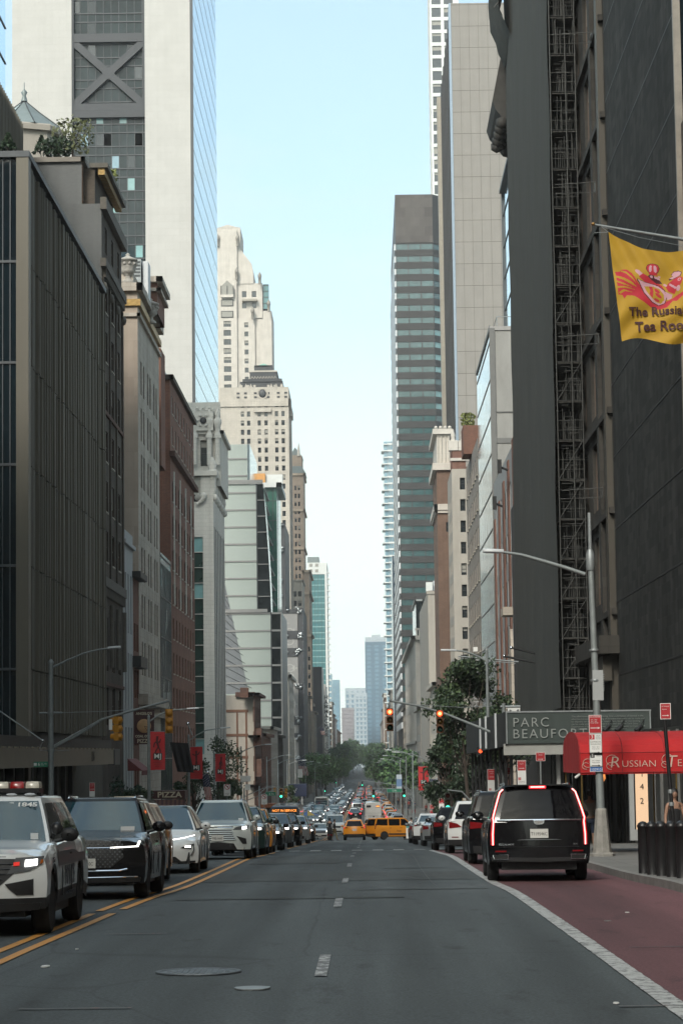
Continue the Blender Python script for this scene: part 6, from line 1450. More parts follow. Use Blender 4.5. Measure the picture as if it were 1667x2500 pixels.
signal_head(root, loc(951, 1729), -1, 'red', bodym=mat('signal_amber_shell', (.12, .045, .012), .5, var=.2)); signal_head(root, loc(1073.5, 1733), -1, 'red', rz=R(-6), bodym=MATS['signal_amber_shell'])
m = MB(); q = loc(1075, 1725); m.tube([q, q + Vector((0, 0, -.2))], .02, galv, 6); m.build('hanger', root)
def far_signal(px, py, Y, label, lit, face=-1, yellow=True, rz=0, name='traffic_light', drop=True, heads=1, arm=None):
 p = at(px, py, Y); x = arm if arm else (KL - .5 if p.x < -3.8 else KR + .6)
 root = thing(name, label, 'traffic light', (x, Y, road(Y) + .15)); m = MB(); o_ = root.location.copy(); top = p.z - o_.z + .15
 m.tube([(0, 0, 0), (0, 0, top - 1.2), (0, 0, top)], [.12, .1, .08], polem, 8); m.tube([(0, 0, top - 1.0), ((p.x - x) * .5, 0, top - .1), (p.x - x, 0, top)], [.06, .05, .045], polem, 6); m.build('post', root)
 for k in range(heads): signal_head(root, p - o_ + Vector((k * .55, 0, 0)), face if k == 0 else -face, lit if k == 0 else None, rz=rz, yellow=yellow)
 return root
far_signal(686, 1925, 268, 'cluster of yellow traffic lights at the left side of the avenue', 'green', -1, True, R(4), heads=2)
far_signal(671, 1921, 306, 'single yellow traffic light seen from behind at the avenue, left', None, 1)
far_signal(884, 1908, 600, 'black traffic light showing green over the middle of the far street', 'green', -1, False)
far_signal(911, 1927, 306, 'traffic light showing green above the white bus', 'green', -1, False)
far_signal(986, 1926, 306, 'traffic light showing green beside the green avenue sign', 'green', -1, False)
far_signal(793, 1923, 620, 'traffic light showing green above the food truck, left', 'green', -1, False)
far_signal(820, 1905, 900, 'small far traffic light showing green left of the street trees', 'green', -1, False)
far_signal(1092, 1935, 140, 'pedestrian-side signal glowing green below the right tree', 'green', -1, False, arm=6.3)
p = at(1172, 1834, 118); m = MB(); m.box(p.x - .2, p.x + .2, 117.9, 118.15, p.z - .2, p.z + .2, black); m.ball((p.x, 117.88, p.z), .09, redsig, 10, (1, .4, 1)); m.tube([(p.x, 118, p.z - .2), (p.x + .5, 118, road(118))], .05, black, 6)
tag(m.build('pedestrian_signal'), 'small red signal glowing under the left end of the shed', 'signal')
Y = 268; a = at(661, 1938, Y); root = thing('avenue_sign', 'green avenue name plate hanging at the left signals', 'street sign', a); sign(root, 'sign_plate', 1.15, .45, Vector((0, 0, 0)), signgr, white, [('6 Av', .1, -.02, .3, inkw)])
m = MB(); m.tube([(KL - .5 - a.x, .1, -.8), (0, .1, .3), (1.6, .1, .6)], .05, polem, 6); m.build('bracket', root)
Y = 300; a = at(962.5, 1930, Y); root = thing('avenue_sign', 'large green 5 Av name plate over the right lanes', 'street sign', a); sign(root, 'sign_plate', 1.85, .42, Vector((0, 0, 0)), signgr, white, [('5 Av', 0, -.02, .3, inkw)])
m = MB(); m.tube([(KR + .6 - a.x, .1, -2.0), (1.4, .1, .5), (-4, .1, 1.3)], .05, polem, 6); m.build('bracket', root)
def noturn(px, py, Y, label):
 a = at(px, py, Y); root = thing('no_left_turn_sign', label, 'traffic sign', a); m = MB(); s = .62
 sign(root, 'sign_plate', s, s * 1.7, Vector((0, 0, -.3)), white, white, [('8AM-6PM', 0, -.3, .1, inkb), ('EXCEPT', 0, -.42, .09, inkb)])
 ringf(m, 0, -.01, 0, s * .42, inkr); m.prism([(-.2, .16), (-.16, .2), (.2, -.16), (.16, -.2)], lambda u, v, w: (u, -.012 + w, v), .004, inkr)
 m.prism([(.06, -.14), (.1, -.14), (.1, .04), (.0, .1), (-.04, .1), (-.04, .14), (-.15, .08), (-.04, .02), (-.04, .06), (.06, .0)], lambda u, v, w: (u, -.01 + w, v), .004, inkb); m.build('prohibition_ring', root)
 m = MB(); m.tube([(0, .05, .3), (0, .05, road(Y) - a.z)], .04, polem, 6); m.build('post', root)
noturn(555, 1921, 225, 'no-left-turn sign beside the third red banner'); noturn(645, 1945, 262, 'no-left-turn sign below the avenue name plate')
for px, py, Y, lab in ((594, 1901, 258, 'upper left pair of blank white plates on a post before the gabled house'), (605, 1922, 258, 'lower pair of blank white plates on the same post before the gabled house')):
 m = MB(); a = at(px, py, Y); m.box(a.x - .28, a.x + .28, Y, Y + .03, a.z - .3, a.z + .3, white); b = at(px + 12, py, Y);
 if px < 600: m.box(b.x - .28, b.x + .28, Y, Y + .03, a.z - .3, a.z + .3, white); m.tube([(a.x + .35, Y + .06, a.z + .6), (a.x + .35, Y + .06, road(Y))], .05, polem, 6)
 tag(m.build('blank_sign_plates'), lab, 'sign')
def simple_light(x, Y, H, arm, label): return street_light(x, Y, H, arm, label, base=False, r=.1, lift=.8, group='street lights down the street')
nm = {1: 'right', -1: 'left'}
for k, Y in enumerate((262, 330, 372, 415, 470, 540, 640, 720, 820, 930)):
 simple_light(KL - .5, Y, 9.3, 2.6, f'street light over the left kerb, {ordn[k]} beyond the avenue name plates' if k else 'street light at the left corner before the avenue')
for k, Y in enumerate((300, 350, 410, 480, 560, 650, 760, 880)):
 simple_light(KR + .5, Y, 9.3, -2.6, f'street light over the right kerb, {ordn[k]} beyond the crossing van')
a = at(974, 1908, 300); m = MB(); m.box(a.x - .33, a.x + .33, 300, 300.04, a.z - .85, a.z + .85, mat('banner_blue', (.12, .2, .34), .7, var=.2)); m.box(a.x - .33, a.x + .33, 299.97, 299.99, a.z + .3, a.z + .85, mat('banner_pale', (.4, .45, .5), .7, var=.1)); m.box(a.x - .33, a.x + .33, 299.97, 299.99, a.z - .85, a.z - .6, MATS['banner_pale'])
tag(m.build('street_banner'), 'blue and white street banner above the large green avenue plate', 'banner')
a = at(733, 1888, 520); m = MB(); m.box(a.x - .5, a.x + .5, 520, 520.04, a.z - .9, a.z + .9, white); tag(m.build('street_banner'), 'small white street banner on a far left lamp post', 'banner')
Y = 440; a, b = at(700, 1945, Y), at(748, 1905, Y)
root = thing('corner_shop', 'blue corner shop fascia with pale letters beyond the avenue, left', 'shop', (a.x, Y, a.z)); m = MB(); m.box(0, b.x - a.x, 0, 6, 0, 2.2, mat('fascia_blue', (.03, .04, .09), .5, var=.2)); m.build('fascia', root)
o = textmb('KEV', 1.3, inkw, .02).build('lettering', root); o.location = (.75, -.05, 1.0)
m = MB(); m.box(.1, .4, .2, .5, road(Y) - a.z, 0, white); m.box(2.6, 2.9, .2, .5, road(Y) - a.z, 0, white); m.build('post', root)
Y = 300.0; a, b = at(632, 1972, 310), at(692, 1964, 310); m = MB(); m.box(a.x, b.x, 310, 314, a.z, a.z + .5, mat('orange_sign_board', (.25, .08, .03), .6, var=.5, scale=3));
for k in range(14): m.box(a.x + k * .22, a.x + k * .22 + .04, 309.9, 309.98, a.z + .5, a.z + 1.6, black)
m.box(a.x, b.x, 311, 314, road(310), a.z, inkb)
tag(m.build('cafe_front'), 'low cafe front with an orange lettered rail beyond the avenue, left', 'shopfront')
a = at(1108, 1966, 238); m = MB(); m.box(a.x - .7, a.x + .9, 238, 238.4, a.z - .9, a.z + .7, mat('lit_shop_window', (.5, .35, .2), .5, var=.6, scale=2.5, emis=(1, .6, .3), estr=.10)); m.box(a.x - .05, a.x, 237.9, 238, a.z - .9, a.z + .7, black); m.box(a.x - 1, a.x + 1.2, 238.1, 238.6, road(238), a.z - .9, black); m.box(a.x - 1, a.x + 1.3, 237.6, 238.6, a.z + .7, a.z + 1.6, fbk)
tag(m.build('lit_shop_kiosk'), 'warmly lit shop window behind the parked cars below the right tree', 'shop')
# ================================================================== sidewalk shed
shg = mat('shed_green_board', (.036, .050, .046), .6, var=.28, scale=.9, stretch=(1, 1, .35)); shn = mat('shed_side_board', (.03, .034, .034), .8, var=.2, scale=2)
root = thing('sidewalk_shed', 'dark green sidewalk shed with PARC BEAUFORT board over the right sidewalk', 'shed', (5.6, 97, road(97) + .15)); ov = root.location.copy()
zb, zt = zat(1815, 97, 1300), zat(1737, 97, 1300)
f = MB(); f.box(5.62, 11.38, 97.0, 97.06, zb, zt, shg); f.box(5.6, 11.4, 96.96, 97.0, zt - .04, zt + .02, galv); f.box(5.6, 5.65, 96.95, 97.0, zb, zt, galv); f.box(11.33, 11.38, 96.95, 97.0, zb, zt, galv); tp(f, 'front_board')
f = MB(); k = 0; y = 97.1
while y < 135: f.box(5.58, 5.64, y, min(y + 2.38, 135), zb - .1 - .02 * k, zt - .01 * (k % 2), shn); y += 2.4; k += 1
for y in (103.5, 112, 117.5): f.box(5.5, 5.575, y, y + .35, zb - .15, zt + .05, lampm)
tp(f, 'side_board')
f = MB(); f.box(5.66, 11.38, 97.1, 135, zb + .1, zb + .3, MATS['scaffold_plank']); f.box(5.5, 11.4, 97.1, 97.4, zb - .45, zb - .003, mat('white_beam', (.30, .30, .28), .6, var=.2));
for k in range(10): y = 99 + k * 3.9; f.box(5.7, 11.3, y, y + .15, zb - .2, zb + .09, black)
tp(f, 'deck')
f = MB()
for k in range(10):
 y = 98 + k * 4.0; g0 = road(y) + .1
 for x in (5.85, 10.9): f.box(x - .06, x + .06, y - .06, y + .06, g0, zb + .1, black)
 f.tube([(5.85, y, zb - .8), (5.85, y + 1, zb + .05)], .03, black, 5); f.tube([(5.85, y, zb - .9), (6.9, y, zb + .05)], .03, black, 5)
 f.tube([(5.85, y, g0 + 2.2), (5.85, y + 4, g0 + 2.1)], .025, black, 5)
f.box(7.7, 7.85, 98.5, 98.7, road(98), zb, white)
f.tube([(8.4, 98, zb - 1.4), (9.6, 98, zb - .5)], .06, white, 5)
tp(f, 'post')['kind'] = 'stuff'
tmw = mat('pale_lettering', (.25, .27, .26), .6, var=0); tmd = mat('dim_lettering', (.15, .165, .16), .6, var=0)
for s, x0, py in (('PARC', 1250, 1765), ('BEAUFORT', 1250, 1793)):
 o = textmb(s, .53, tmw, .006, 1.0, 'LEFT', 1.2, bold=-.004).build('lettering', root); o.location = at(x0, py, 96.94) - ov
lines = ['This advertisement is not an offering. It is a solicitation of interest in the', 'advertised property. No offering of the advertised units can be made and', 'no deposits can be accepted, or reservations, binding or non-binding,', 'can be made until an offering plan is filed with the New York State', 'Department of Law. This advertisement is made pursuant to Cooperative', 'Policy Statement No. 1 issued by the Attorney General.']
for k, s in enumerate(lines):
 o = textmb(s, .098, tmd, .004, 1.0, 'LEFT').build('fine_lettering', root); o.location = at(1394, 1749.5 + k * 6.2 - 0, 96.94) - ov
for px in (1480, 1510, 1558):
 p = at(px, 1779, 96.6); m = MB(); m.tube([p + Vector((.12, .05, .12)), p + Vector((-.1, -.05, -.1))], [.08, .12], black, 8); m.tube([p, p + Vector((.25, .35, .35))], .02, black, 5)
 tag(m.build('board_spotlight'), {1480: 'left', 1510: 'middle', 1558: 'right'}[px] + ' one of three black spotlights below the green board', 'spotlight')
p = at(1254, 1737, 97); m = MB(); m.box(p.x - .25, p.x + .25, 97.1, 97.3, zt + .02, zt + .16, white); m.ball((p.x - .15, 97.05, zt + .09), .05, lampm, 6); m.ball((p.x + .15, 97.05, zt + .09), .05, lampm, 6); tag(m.build('twin_floodlight'), 'small white twin floodlight on top of the shed corner', 'floodlight')
p = at(1245, 1725, 110); m = MB(); m.tube([(p.x - .45, 110, p.z), (p.x + .45, 110, p.z)], .06, galv, 6); m.tube([(p.x - .3, 110, zt - 2), (p.x - .3, 110, p.z + .15)], .09, polem, 8); tag(m.build('camera_mast'), 'short grey mast with crossbar behind the shed corner', 'mast')
root = thing('lobby_front', 'row of grey pillars and dark shop glass under the sidewalk shed', 'shopfront', (FR, 97, road(97))); ov = root.location.copy()
f = MB(); gp2 = mat('grey_pillar', (.10, .10, .095), .7, var=.3, scale=2, stretch=(1, 1, .3)); rr = random.Random(4)
for k in range(13): y = 97.5 + k * 2.7; f.box(FR - .35, FR - .01, y, y + .75 + .3 * (k % 3), road(y) + .1, zb + .1, gp2)
tp(f, 'pillar')['kind'] = 'stuff'
f = MB(); f.box(FR - .1, FR - .02, 97, 135, road(135), zb + .1, dkgl); f.box(FR - .3, FR - .11, 97, 135, zb - 1.0, zb + .09, mat('lobby_fascia', (.06, .058, .055), .6, var=.2)); tp(f, 'shop_glass')
root = thing('lit_number_panel', 'glowing cream panel with the numbers 4 and 2 beneath the red canopy', 'sign', at(1566, 1955, 84)); ov = root.location.copy(); a, b = at(1552, 2025, 84), at(1579, 1880, 84)
f = MB(); f.box(a.x, b.x, 84, 84.12, a.z, b.z, mat('lit_cream_panel', (.6, .42, .28), .5, var=.05, emis=(1, .62, .36), estr=.16)); f.box(a.x - .03, a.x, 83.98, 84.14, a.z, b.z, black); f.box(b.x, b.x + .03, 83.98, 84.14, a.z, b.z, black); tp(f, 'panel')
f = MB(); f.box(a.x + .1, b.x - .1, 84, 84.1, road(84), a.z, black); tp(f, 'foot')
for s, py in (('1', 1890), ('4', 1921), ('2', 1956)):
 o = textmb(s, .28, inkb, .003).build('number', root); o.location = at(1566, py, 83.98) - ov
f = MB(); a, b = at(1538, 2052, 92), at(1552, 1888, 92); f.box(a.x, b.x, 92, 92.3, a.z, b.z, mat('whitewashed_post', (.28, .29, .29), .7, var=.15)); tag(f.build('white_post'), 'whitewashed square post left of the lit number panel', 'post')
f = MB(); f.box(FR - .5, FR + .04, 84.4, 97, road(97), zb + .5, mat('dark_entrance', (.012, .012, .012), .4, var=.2))
for k in range(5): f.box(FR - .62, FR - .51, 85 + k * 2.4, 85.3 + k * 2.4, road(97), zb + .4, gp2)
tag(f.build('dark_entrance'), 'dark recessed entrance wall between the shed and the red canopy', 'shopfront')
# ================================================================== red canopy
X0, X1, Y0, Y1 = 5.78, 11.5, 66.0, 71.4
can = mat('canopy_red', (.36, .008, .010), .85, var=.2, scale=.8, bump=.5, bscale=2.2)
zt, zs, zb = zat(1787, 68.5, 1450), zat(1838, Y0, 1450), zat(1888, Y0, 1450)
root = thing('restaurant_canopy', 'long red arched canopy lettered RUSSIAN TEA ROOM over the right sidewalk', 'canopy', (X0, Y0, road(68) + .15)); ov = root.location.copy()
prof = []
for k in range(13): t = math.pi * k / 12; prof.append(((Y0 + Y1) / 2 - (Y1 - Y0) / 2 * math.cos(t), zs + (zt - zs) * math.sin(t) ** .8))
prof = [(Y0, zb)] + prof + [(Y1, zb)]
f = MB(); f.grid([[(x, y, z + .012 * math.sin(x * 3 + y)) for y, z in prof] for x in [X0 + (X1 - X0) * i / 10 for i in range(11)]], can, False)
f.grid([[(x, y + (.02 if y < 68 else -.02), z - .03) for y, z in prof] for x in [X0 + .01, X1]], can, False); tp(f, 'roof_cloth')
f = MB(); f.face([(X0, y, z) for y, z in prof], can); tp(f, 'end_cloth')
f = MB()
for x in [X0 + .02 + (X1 - X0) * i / 5 for i in range(6)]: f.tube([(x, y + (-.004 if y < 68 else .004), z + .004) for y, z in prof], .012, mat('canopy_seam', (.20, .008, .01), .7, var=.2), 4)
for z in (zs, zb + .02): f.tube([(X0, Y0 - .004, z), (X1, Y0 - .004, z)], .010, MATS['canopy_seam'], 4)
tp(f, 'seam')
f = MB()
for x in (X0 + .06, 8.4, 11.2):
 for y in (Y0 + .08, Y1 - .08):
  if x < 11: f.tube([(x, y, road(y) + .15), (x, y, zs)], .028, mat('brass_pole', (.25, .17, .06), .35, metal=.8, var=.1), 8)
for y in (Y0 + .05, Y1 - .05): f.tube([(X0 + .05, y, zs), (X1, y, zs)], .02, galv, 5)
tp(f, 'pole')['kind'] = 'stuff'
lc = mat('canopy_letters', (.50, .36, .30), .6, var=0)
def ct(s, size, px, py, sx=1.0, shear=0, nm='lettering'):
 p = at(px, py, Y0 - .02); o = textmb(s, size, lc, .004, sx, shear=shear, bold=-.004).build(nm, root); o.location = p - ov
ct('R', .44, 1499, 1862, 1.1, .15); ct('USSIAN', .255, 1559, 1865, 1.12); ct('T', .46, 1636, 1860, 1.1, .15); ct('EA', .27, 1667, 1863, 1.1); ct('R', .46, 1703, 1860, 1.1, .15); ct('OOM', .27, 1738, 1862, 1.1)
f = MB()
for cx_, cz_, s in ((1493, 1858, .16), (1629, 1856, .16), (1434, 1865, .13), (1429, 1872, .1), (1489, 1872, .1), (1622, 1868, .09)):
 p = at(cx_, cz_, Y0 - .03); f.tube([p + Vector((s * math.cos(t), 0, s * .9 * math.sin(t) + .02)) for t in [R(40 + 25 * k) for k in range(11)]], .008, lc, 4)
tp(f, 'flourish')
m = MB(); p = at(1465, 1894, 74); m.lathe([(.05, .1), (.14, .05), (.16, -.08), (.08, -.2)], p, lamp('lantern_glow', (1, .35, .1), .3), 8); m.tube([p + Vector((0, 0, .1)), p + Vector((0, 0, .5))], .01, black, 4); tag(m.build('hanging_lantern'), 'small amber lantern hanging under the red canopy', 'lantern')
# ================================================================== big yellow flag
Y = 66.0
flagy = mat('flag_yellow', (.36, .21, .010), .75, var=.08, scale=2); ey = mat('emblem_yellow', (.62, .40, .04), .75, var=0); er = mat('emblem_red', (.40, .015, .03), .75, var=0); ep = mat('emblem_pink', (.48, .26, .31), .75, var=0); edk = mat('emblem_maroon', (.06, .01, .015), .75, var=0)
C0, C1, C2, C3 = at(1484, 566, Y), at(1700, 606, Y), at(1698, 832, Y), at(1517, 834, Y)
root = thing('restaurant_flag', 'large yellow flag with red bird rider emblem lettered The Russian Tea Room', 'flag', C0); ov = root.location.copy()
def FS(u, v):
 top = C0.lerp(C1, u) + Vector((0, 0, -.55 * math.sin(math.pi * min(1, u)) * .55)); bot = C3.lerp(C2, u) + Vector((0, 0, .10 * math.sin(u * 7)))
 p = top.lerp(bot, v) + Vector((.10 * math.sin(math.pi * v) * (1 - u) * -.0, 0, 0))
 p.y += .07 * math.sin((u * 9 + v * 6)) * (.35 + v * .5) + .05 * math.sin(u * 21 - v * 14) * (1 - v) * .8 + .04 * math.sin(u * 13 + v * 22) * v
 return p
def fu(x, y): return ((x - 375 - (y - 230) * .147) / (1568 - 375 - (y - 230) * .10) * .862, (y - (230 + (x - 375) * .205)) / (1920 - (230 + (x - 375) * .205)))
def inside(p, poly):
 c = False; n = len(poly); j = n - 1
 for i in range(n):
  if (poly[i][1] > p[1]) != (poly[j][1] > p[1]) and p[0] < (poly[j][0] - poly[i][0]) * (p[1] - poly[i][1]) / (poly[j][1] - poly[i][1]) + poly[i][0]: c = not c
  j = i
 return c
def blob(cx, cy, rx, ry, rot=0, n=20):
 a = R(rot); return [(cx + rx * math.cos(t) * math.cos(a) - ry * math.sin(t) * math.sin(a), cy + rx * math.cos(t) * math.sin(a) + ry * math.sin(t) * math.cos(a)) for t in [2 * math.pi * k / n for k in range(n)]]
EM = [
 ([(500, 850), (560, 840), (600, 800), (680, 785), (760, 830), (850, 960), (960, 1080), (1060, 1220), (1180, 1290), (1300, 1230), (1420, 1180), (1500, 1140), (1568, 1120), (1650, 1130), (1568, 1180), (1480, 1240), (1420, 1220), (1330, 1320), (1200, 1365), (1080, 1350), (940, 1280), (800, 1215), (690, 1220), (655, 1280), (620, 1220), (560, 1215), (545, 1150), (530, 1000)], er),
 ([(505, 905), (620, 925), (760, 985), (850, 1060), (760, 1030), (620, 965), (508, 935)], flagy), ([(515, 985), (640, 1020), (780, 1080), (640, 1045), (520, 1010)], flagy), ([(540, 1080), (660, 1070), (820, 1110), (660, 1095), (545, 1110)], flagy), ([(560, 1180), (640, 1120), (780, 1160), (660, 1150), (590, 1200)], flagy),
 ([(590, 815), (680, 830), (770, 900), (840, 1000), (760, 930), (670, 860), (590, 835)], flagy),
 ([(870, 860), (930, 795), (1010, 830), (1120, 900), (1240, 960), (1290, 1040), (1150, 1010), (960, 930)], er),
 (blob(855, 780, 48, 32, 40), ep), ([(850, 800), (900, 770), (925, 800), (880, 850)], ep),
 ([(845, 905), (1000, 940), (1180, 960), (1290, 1040), (1330, 1150), (1300, 1260), (1200, 1300), (1090, 1260), (960, 1140), (905, 1030), (880, 980), (845, 940)], edk),
 ([(855, 912), (1000, 948), (1175, 972), (1280, 1050), (1318, 1150), (1290, 1250), (1200, 1288), (1100, 1250), (975, 1130), (920, 1030), (895, 975)], ep),
 ([(960, 1010), (1100, 990), (1200, 1020), (1270, 1110), (1285, 1200), (1230, 1265), (1150, 1240), (1060, 1160), (1000, 1090)], flagy),
 ([(1030, 1000), (1090, 1000), (1110, 1080), (1100, 1180), (1050, 1130), (1060, 1060)], er), (blob(1165, 1060, 52, 26, 40), er), (blob(1190, 1135, 62, 24, 35), er), (blob(1165, 1210, 48, 20, 25), er),
 (blob(1140, 862, 70, 46, 10), ep), ([(1005, 830), (1050, 790), (1105, 800), (1120, 850), (1200, 870), (1250, 930), (1150, 935), (1080, 890)], edk), (blob(1068, 830, 24, 24), ep), ([(1175, 800), (1215, 810), (1215, 830), (1180, 835)], ep),
 (blob(1084, 690, 108, 95), edk), (blob(1084, 690, 98, 85), er), ([(1084, 598), (1130, 650), (1040, 650)], er), (blob(1048, 690, 26, 62, 8), ep), (blob(1122, 690, 26, 62, -8), ep), (blob(1085, 690, 18, 62), er), ([(1020, 768), (1160, 762), (1170, 795), (1030, 800)], er),
 ([(1290, 1060), (1410, 1120), (1400, 1180), (1330, 1200)], ep), ([(1300, 990), (1340, 930), (1440, 870), (1530, 860), (1568, 900), (1530, 990), (1480, 1040), (1440, 1120), (1340, 1060)], er), ([(1365, 935), (1470, 1020), (1450, 1045), (1350, 960)], ep), (blob(1508, 905, 26, 26), ep), (blob(1508, 907, 12, 12), er), (blob(1495, 1040, 30, 45), ep),
 ([(1340, 860), (1400, 830), (1375, 800), (1420, 755), (1500, 760), (1550, 800), (1530, 850), (1460, 870), (1400, 885), (1350, 890)], edk), ([(1350, 862), (1405, 835), (1385, 802), (1425, 765), (1495, 770), (1538, 803), (1520, 842), (1455, 860), (1400, 875)], ep), (blob(1290, 955, 34, 18, 30), ep)]
EMu = [([fu(x, y) for x, y in pl], mm) for pl, mm in EM]
EMb = [(min(p[0] for p in pl), max(p[0] for p in pl), min(p[1] for p in pl), max(p[1] for p in pl), pl, mm) for pl, mm in EMu]
NU, NV = 170, 210; P = [[FS(i / NU, j / NV) for i in range(NU + 1)] for j in range(NV + 1)]
def emat(a, b):
 u, v = (b + .5) / NU, (a + .5) / NV; r_ = flagy
 for x0, x1, y0, y1, pl, mm in EMb:
  if x0 <= u <= x1 and y0 <= v <= y1 and inside((u, v), pl): r_ = mm
 return r_
f = MB(); f.grid(P, emat, True); tp(f, 'cloth')
for s, x0, y0, size, rot in (('The Russian', 725, 1500, .335, -1.5), ('Tea Room', 830, 1745, .38, -1.5)):
 t = textmb(s, size, mat('flag_lettering', (.05, .012, .012), .75, var=0), .003, 1.0, 'LEFT', 1.0, bold=.008); u0, v0 = fu(x0, y0); o0 = FS(u0, v0)
 t.v = [(lambda q: (q.x, FS(u0 + x / (C1 - C0).length, v0 - z / 3).y - .045 + y, q.z))(o0 + Vector((x * math.cos(R(rot)), 0, z + x * .02))) for x, y, z in t.v]
 tp(t, 'lettering')
f = MB(); a, b = at(1452, 549, Y), at(1700, 590, Y + .3); f.tube([a, b, b + (b - a) * .5], [.035, .05, .06], galv, 10); f.ball(at(1447, 547, Y), .055, mat('brass_ball', (.3, .17, .06), .35, metal=.8, var=.1), 12)
f.tube([a + Vector((.1, 0, 0)), C0 + Vector((-.02, 0, .0))], .008, galv, 4); f.tube([at(1450, 568, Y), at(1480, 567, Y), C0], .008, galv, 4); f.tube([a, at(1560, 580, Y), b + Vector((0, 0, -.2))], .008, galv, 4); tp(f, 'flagpole')
# ================================================================== bollards
for k, (px, py, w) in enumerate(((1570, 2135, 19), (1591, 2139, 19), (1614, 2144, 20), (1639, 2149, 21), (1664, 2154, 21))):
 Y = (48.6, 47.6, 46.4, 45.4, 44.3)[k]; x = at(px, 2100, Y).x; m = MB(); r_ = .105
 m.lathe([(r_ + .01, 0), (r_, .03), (r_, .92), (r_ + .012, .925), (r_ + .012, .96), (r_ * .9, 1.0), (r_ * .5, 1.035), (.01, 1.045)], (0, 0, 0), black, 20)
 o = m.build('bollard'); setloc(o, (x, Y, road(Y) + .14)); tag(o, ('first black bollard from the left, below the lit number panel', 'second black bollard from the left at the right kerb', 'third black bollard, right of the first two at the kerb', 'fourth black bollard, in front of the woman', 'last black bollard, cut by the right picture edge')[k], 'bollard', 'black bollards at the right kerb')
# ================================================================== TREES
def tree(name, label, x, y, H, R_, n, seed, leaf, leaf2, z=None, group=None, s=.11, clump=26, dens=.42, trunk=.16):
 zg = (road(y) + .12) if z is None else z
 root = thing(name, label, 'tree', (x, y, zg), 0, group); rr = random.Random(seed)
 t = MB(); top = Vector((rr.uniform(-.3, .3), rr.uniform(-.3, .3), H * .55)); fork = Vector((top.x * .4, top.y * .4, H * .32))
 t.tube([(0, 0, -.2), (0, 0, H * .15), fork, top, top + Vector((0, 0, H * .3))], [trunk, trunk * .85, trunk * .7, trunk * .45, .03], bark, 8)
 C = []
 for k in range(clump):
  a = rr.uniform(0, 6.283); el = rr.uniform(-.45, 1.0); rad = R_ * rr.uniform(.45, 1.0) * math.cos(el * 1.15)
  c = Vector((rad * math.cos(a), rad * math.sin(a), H * .62 + el * H * .36)); C.append((c, R_ * rr.uniform(.16, .34)))
  if k < 14: st = fork.lerp(top, rr.random()); mid = st.lerp(c, .55) + Vector((0, 0, -.08 * H * rr.random())); t.tube([st, mid, c], [trunk * .32, trunk * .18, .012], bark, 5)
 t.build('trunk', root); b = MB()
 for k in range(n):
  c, r = C[rr.randrange(clump)]
  d = Vector((rr.gauss(0, 1), rr.gauss(0, 1), rr.gauss(0, .8))).normalized() * r * rr.uniform(.35, 1.15)
  leafq(b, c + d, s * rr.uniform(.6, 1.35), rr, leaf if rr.random() < .6 else leaf2)
 b.build('crown', root); return root
tree('street_tree', 'big dark street tree on the right sidewalk behind the shed', 6.0, 143, 10.4, 2.6, 9500, 31, leafB, leafA, s=.13, clump=44)
tree('street_tree', 'dark lower street tree right of the red banner', 5.6, 157, 6.4, 2.5, 6500, 32, leafB, leafB, s=.13, clump=30)
tree('street_tree', 'small dark bushy tree low behind the parked white car, right', 5.9, 186, 3.8, 1.7, 3000, 33, leafB, leafB, s=.12)
tree('street_tree', 'small light-leaved tree in front of the brick-pier building', 8.6, 150, 8.4, 1.5, 1500, 34, leafD, leafA, s=.11)
tree('street_tree', 'open light-crowned street tree by the second red banner, left', -13.9, 228, 9.6, 2.8, 1900, 35, leafB, leafA, s=.13, clump=24)
tree('street_tree', 'dark dense street tree between the first two red banners', -14.2, 200, 6.4, 1.9, 2400, 36, leafB, leafB, s=.13)
tree('street_tree', 'dark low tree behind the American flag, left', -13.6, 236, 5.4, 1.6, 2200, 37, leafB, leafA, s=.12)
tree('street_bush', 'dense dark green bush at the left shopfronts below the blade sign', -17.2, 172, 4.2, 1.9, 4200, 38, leafD, leafB, s=.12, clump=30, trunk=.08)
tree('street_bush', 'second green bush with red specks next to the dense one', -15.9, 168, 3.6, 1.3, 2400, 39, leafB, leafA, s=.11, trunk=.07)
tree('street_tree', 'small street tree at the corner shop beyond the avenue, left', -12.4, 395, 5.5, 1.3, 900, 40, leafA, leafB, s=.16)
leafF = mat('leaf_far', (.085, .17, .06), .6, var=.4, scale=.5)
protos = [tree('street_tree', 'far street tree nearest the avenue on the right', 6.2, 420, 11, 4.4, 3200, 41, leafF, leafD, s=.30, clump=30, group='trees lining the far street')]
protos.append(tree('street_tree', 'far street tree nearest the avenue on the left', -13.6, 655, 12, 4.6, 3200, 42, leafF, leafA, s=.32, clump=30, group='trees lining the far street'))
protos.append(tree('street_tree', 'tall far street tree rising above the others at the end', -13, 1500, 18, 6.5, 3000, 43, leafD, leafF, s=.45, clump=30, group='trees lining the far street'))
k = 0; rr = random.Random(77)
for side, lst in ((1, [455, 495, 560, 585, 650, 700, 760, 830, 900, 970, 1060, 1130, 1210, 1290, 1400, 1480, 1560, 1640]), (-1, [700, 745, 800, 860, 930, 1000, 1070, 1150, 1230, 1310, 1400, 1450, 1560, 1640, 1720])):
 for i, y in enumerate(lst):
  c = dup(protos[k % 2 if y < 1100 else 2]); k += 1
  x = (6.4 if side > 0 else -13.9) + rr.uniform(-.5, .5) + (0 if y < 900 else -side * rr.uniform(.5, 3.5)); sc = rr.uniform(.8, 1.15)
  c.location = (x, y, road(y) + .1); c.rotation_euler = (0, 0, rr.uniform(0, 6.28)); c.scale = (sc, sc, sc)
  c['label'] = f'far street tree on the {"right" if side > 0 else "left"} side, number {i + 2} counted from the avenue'
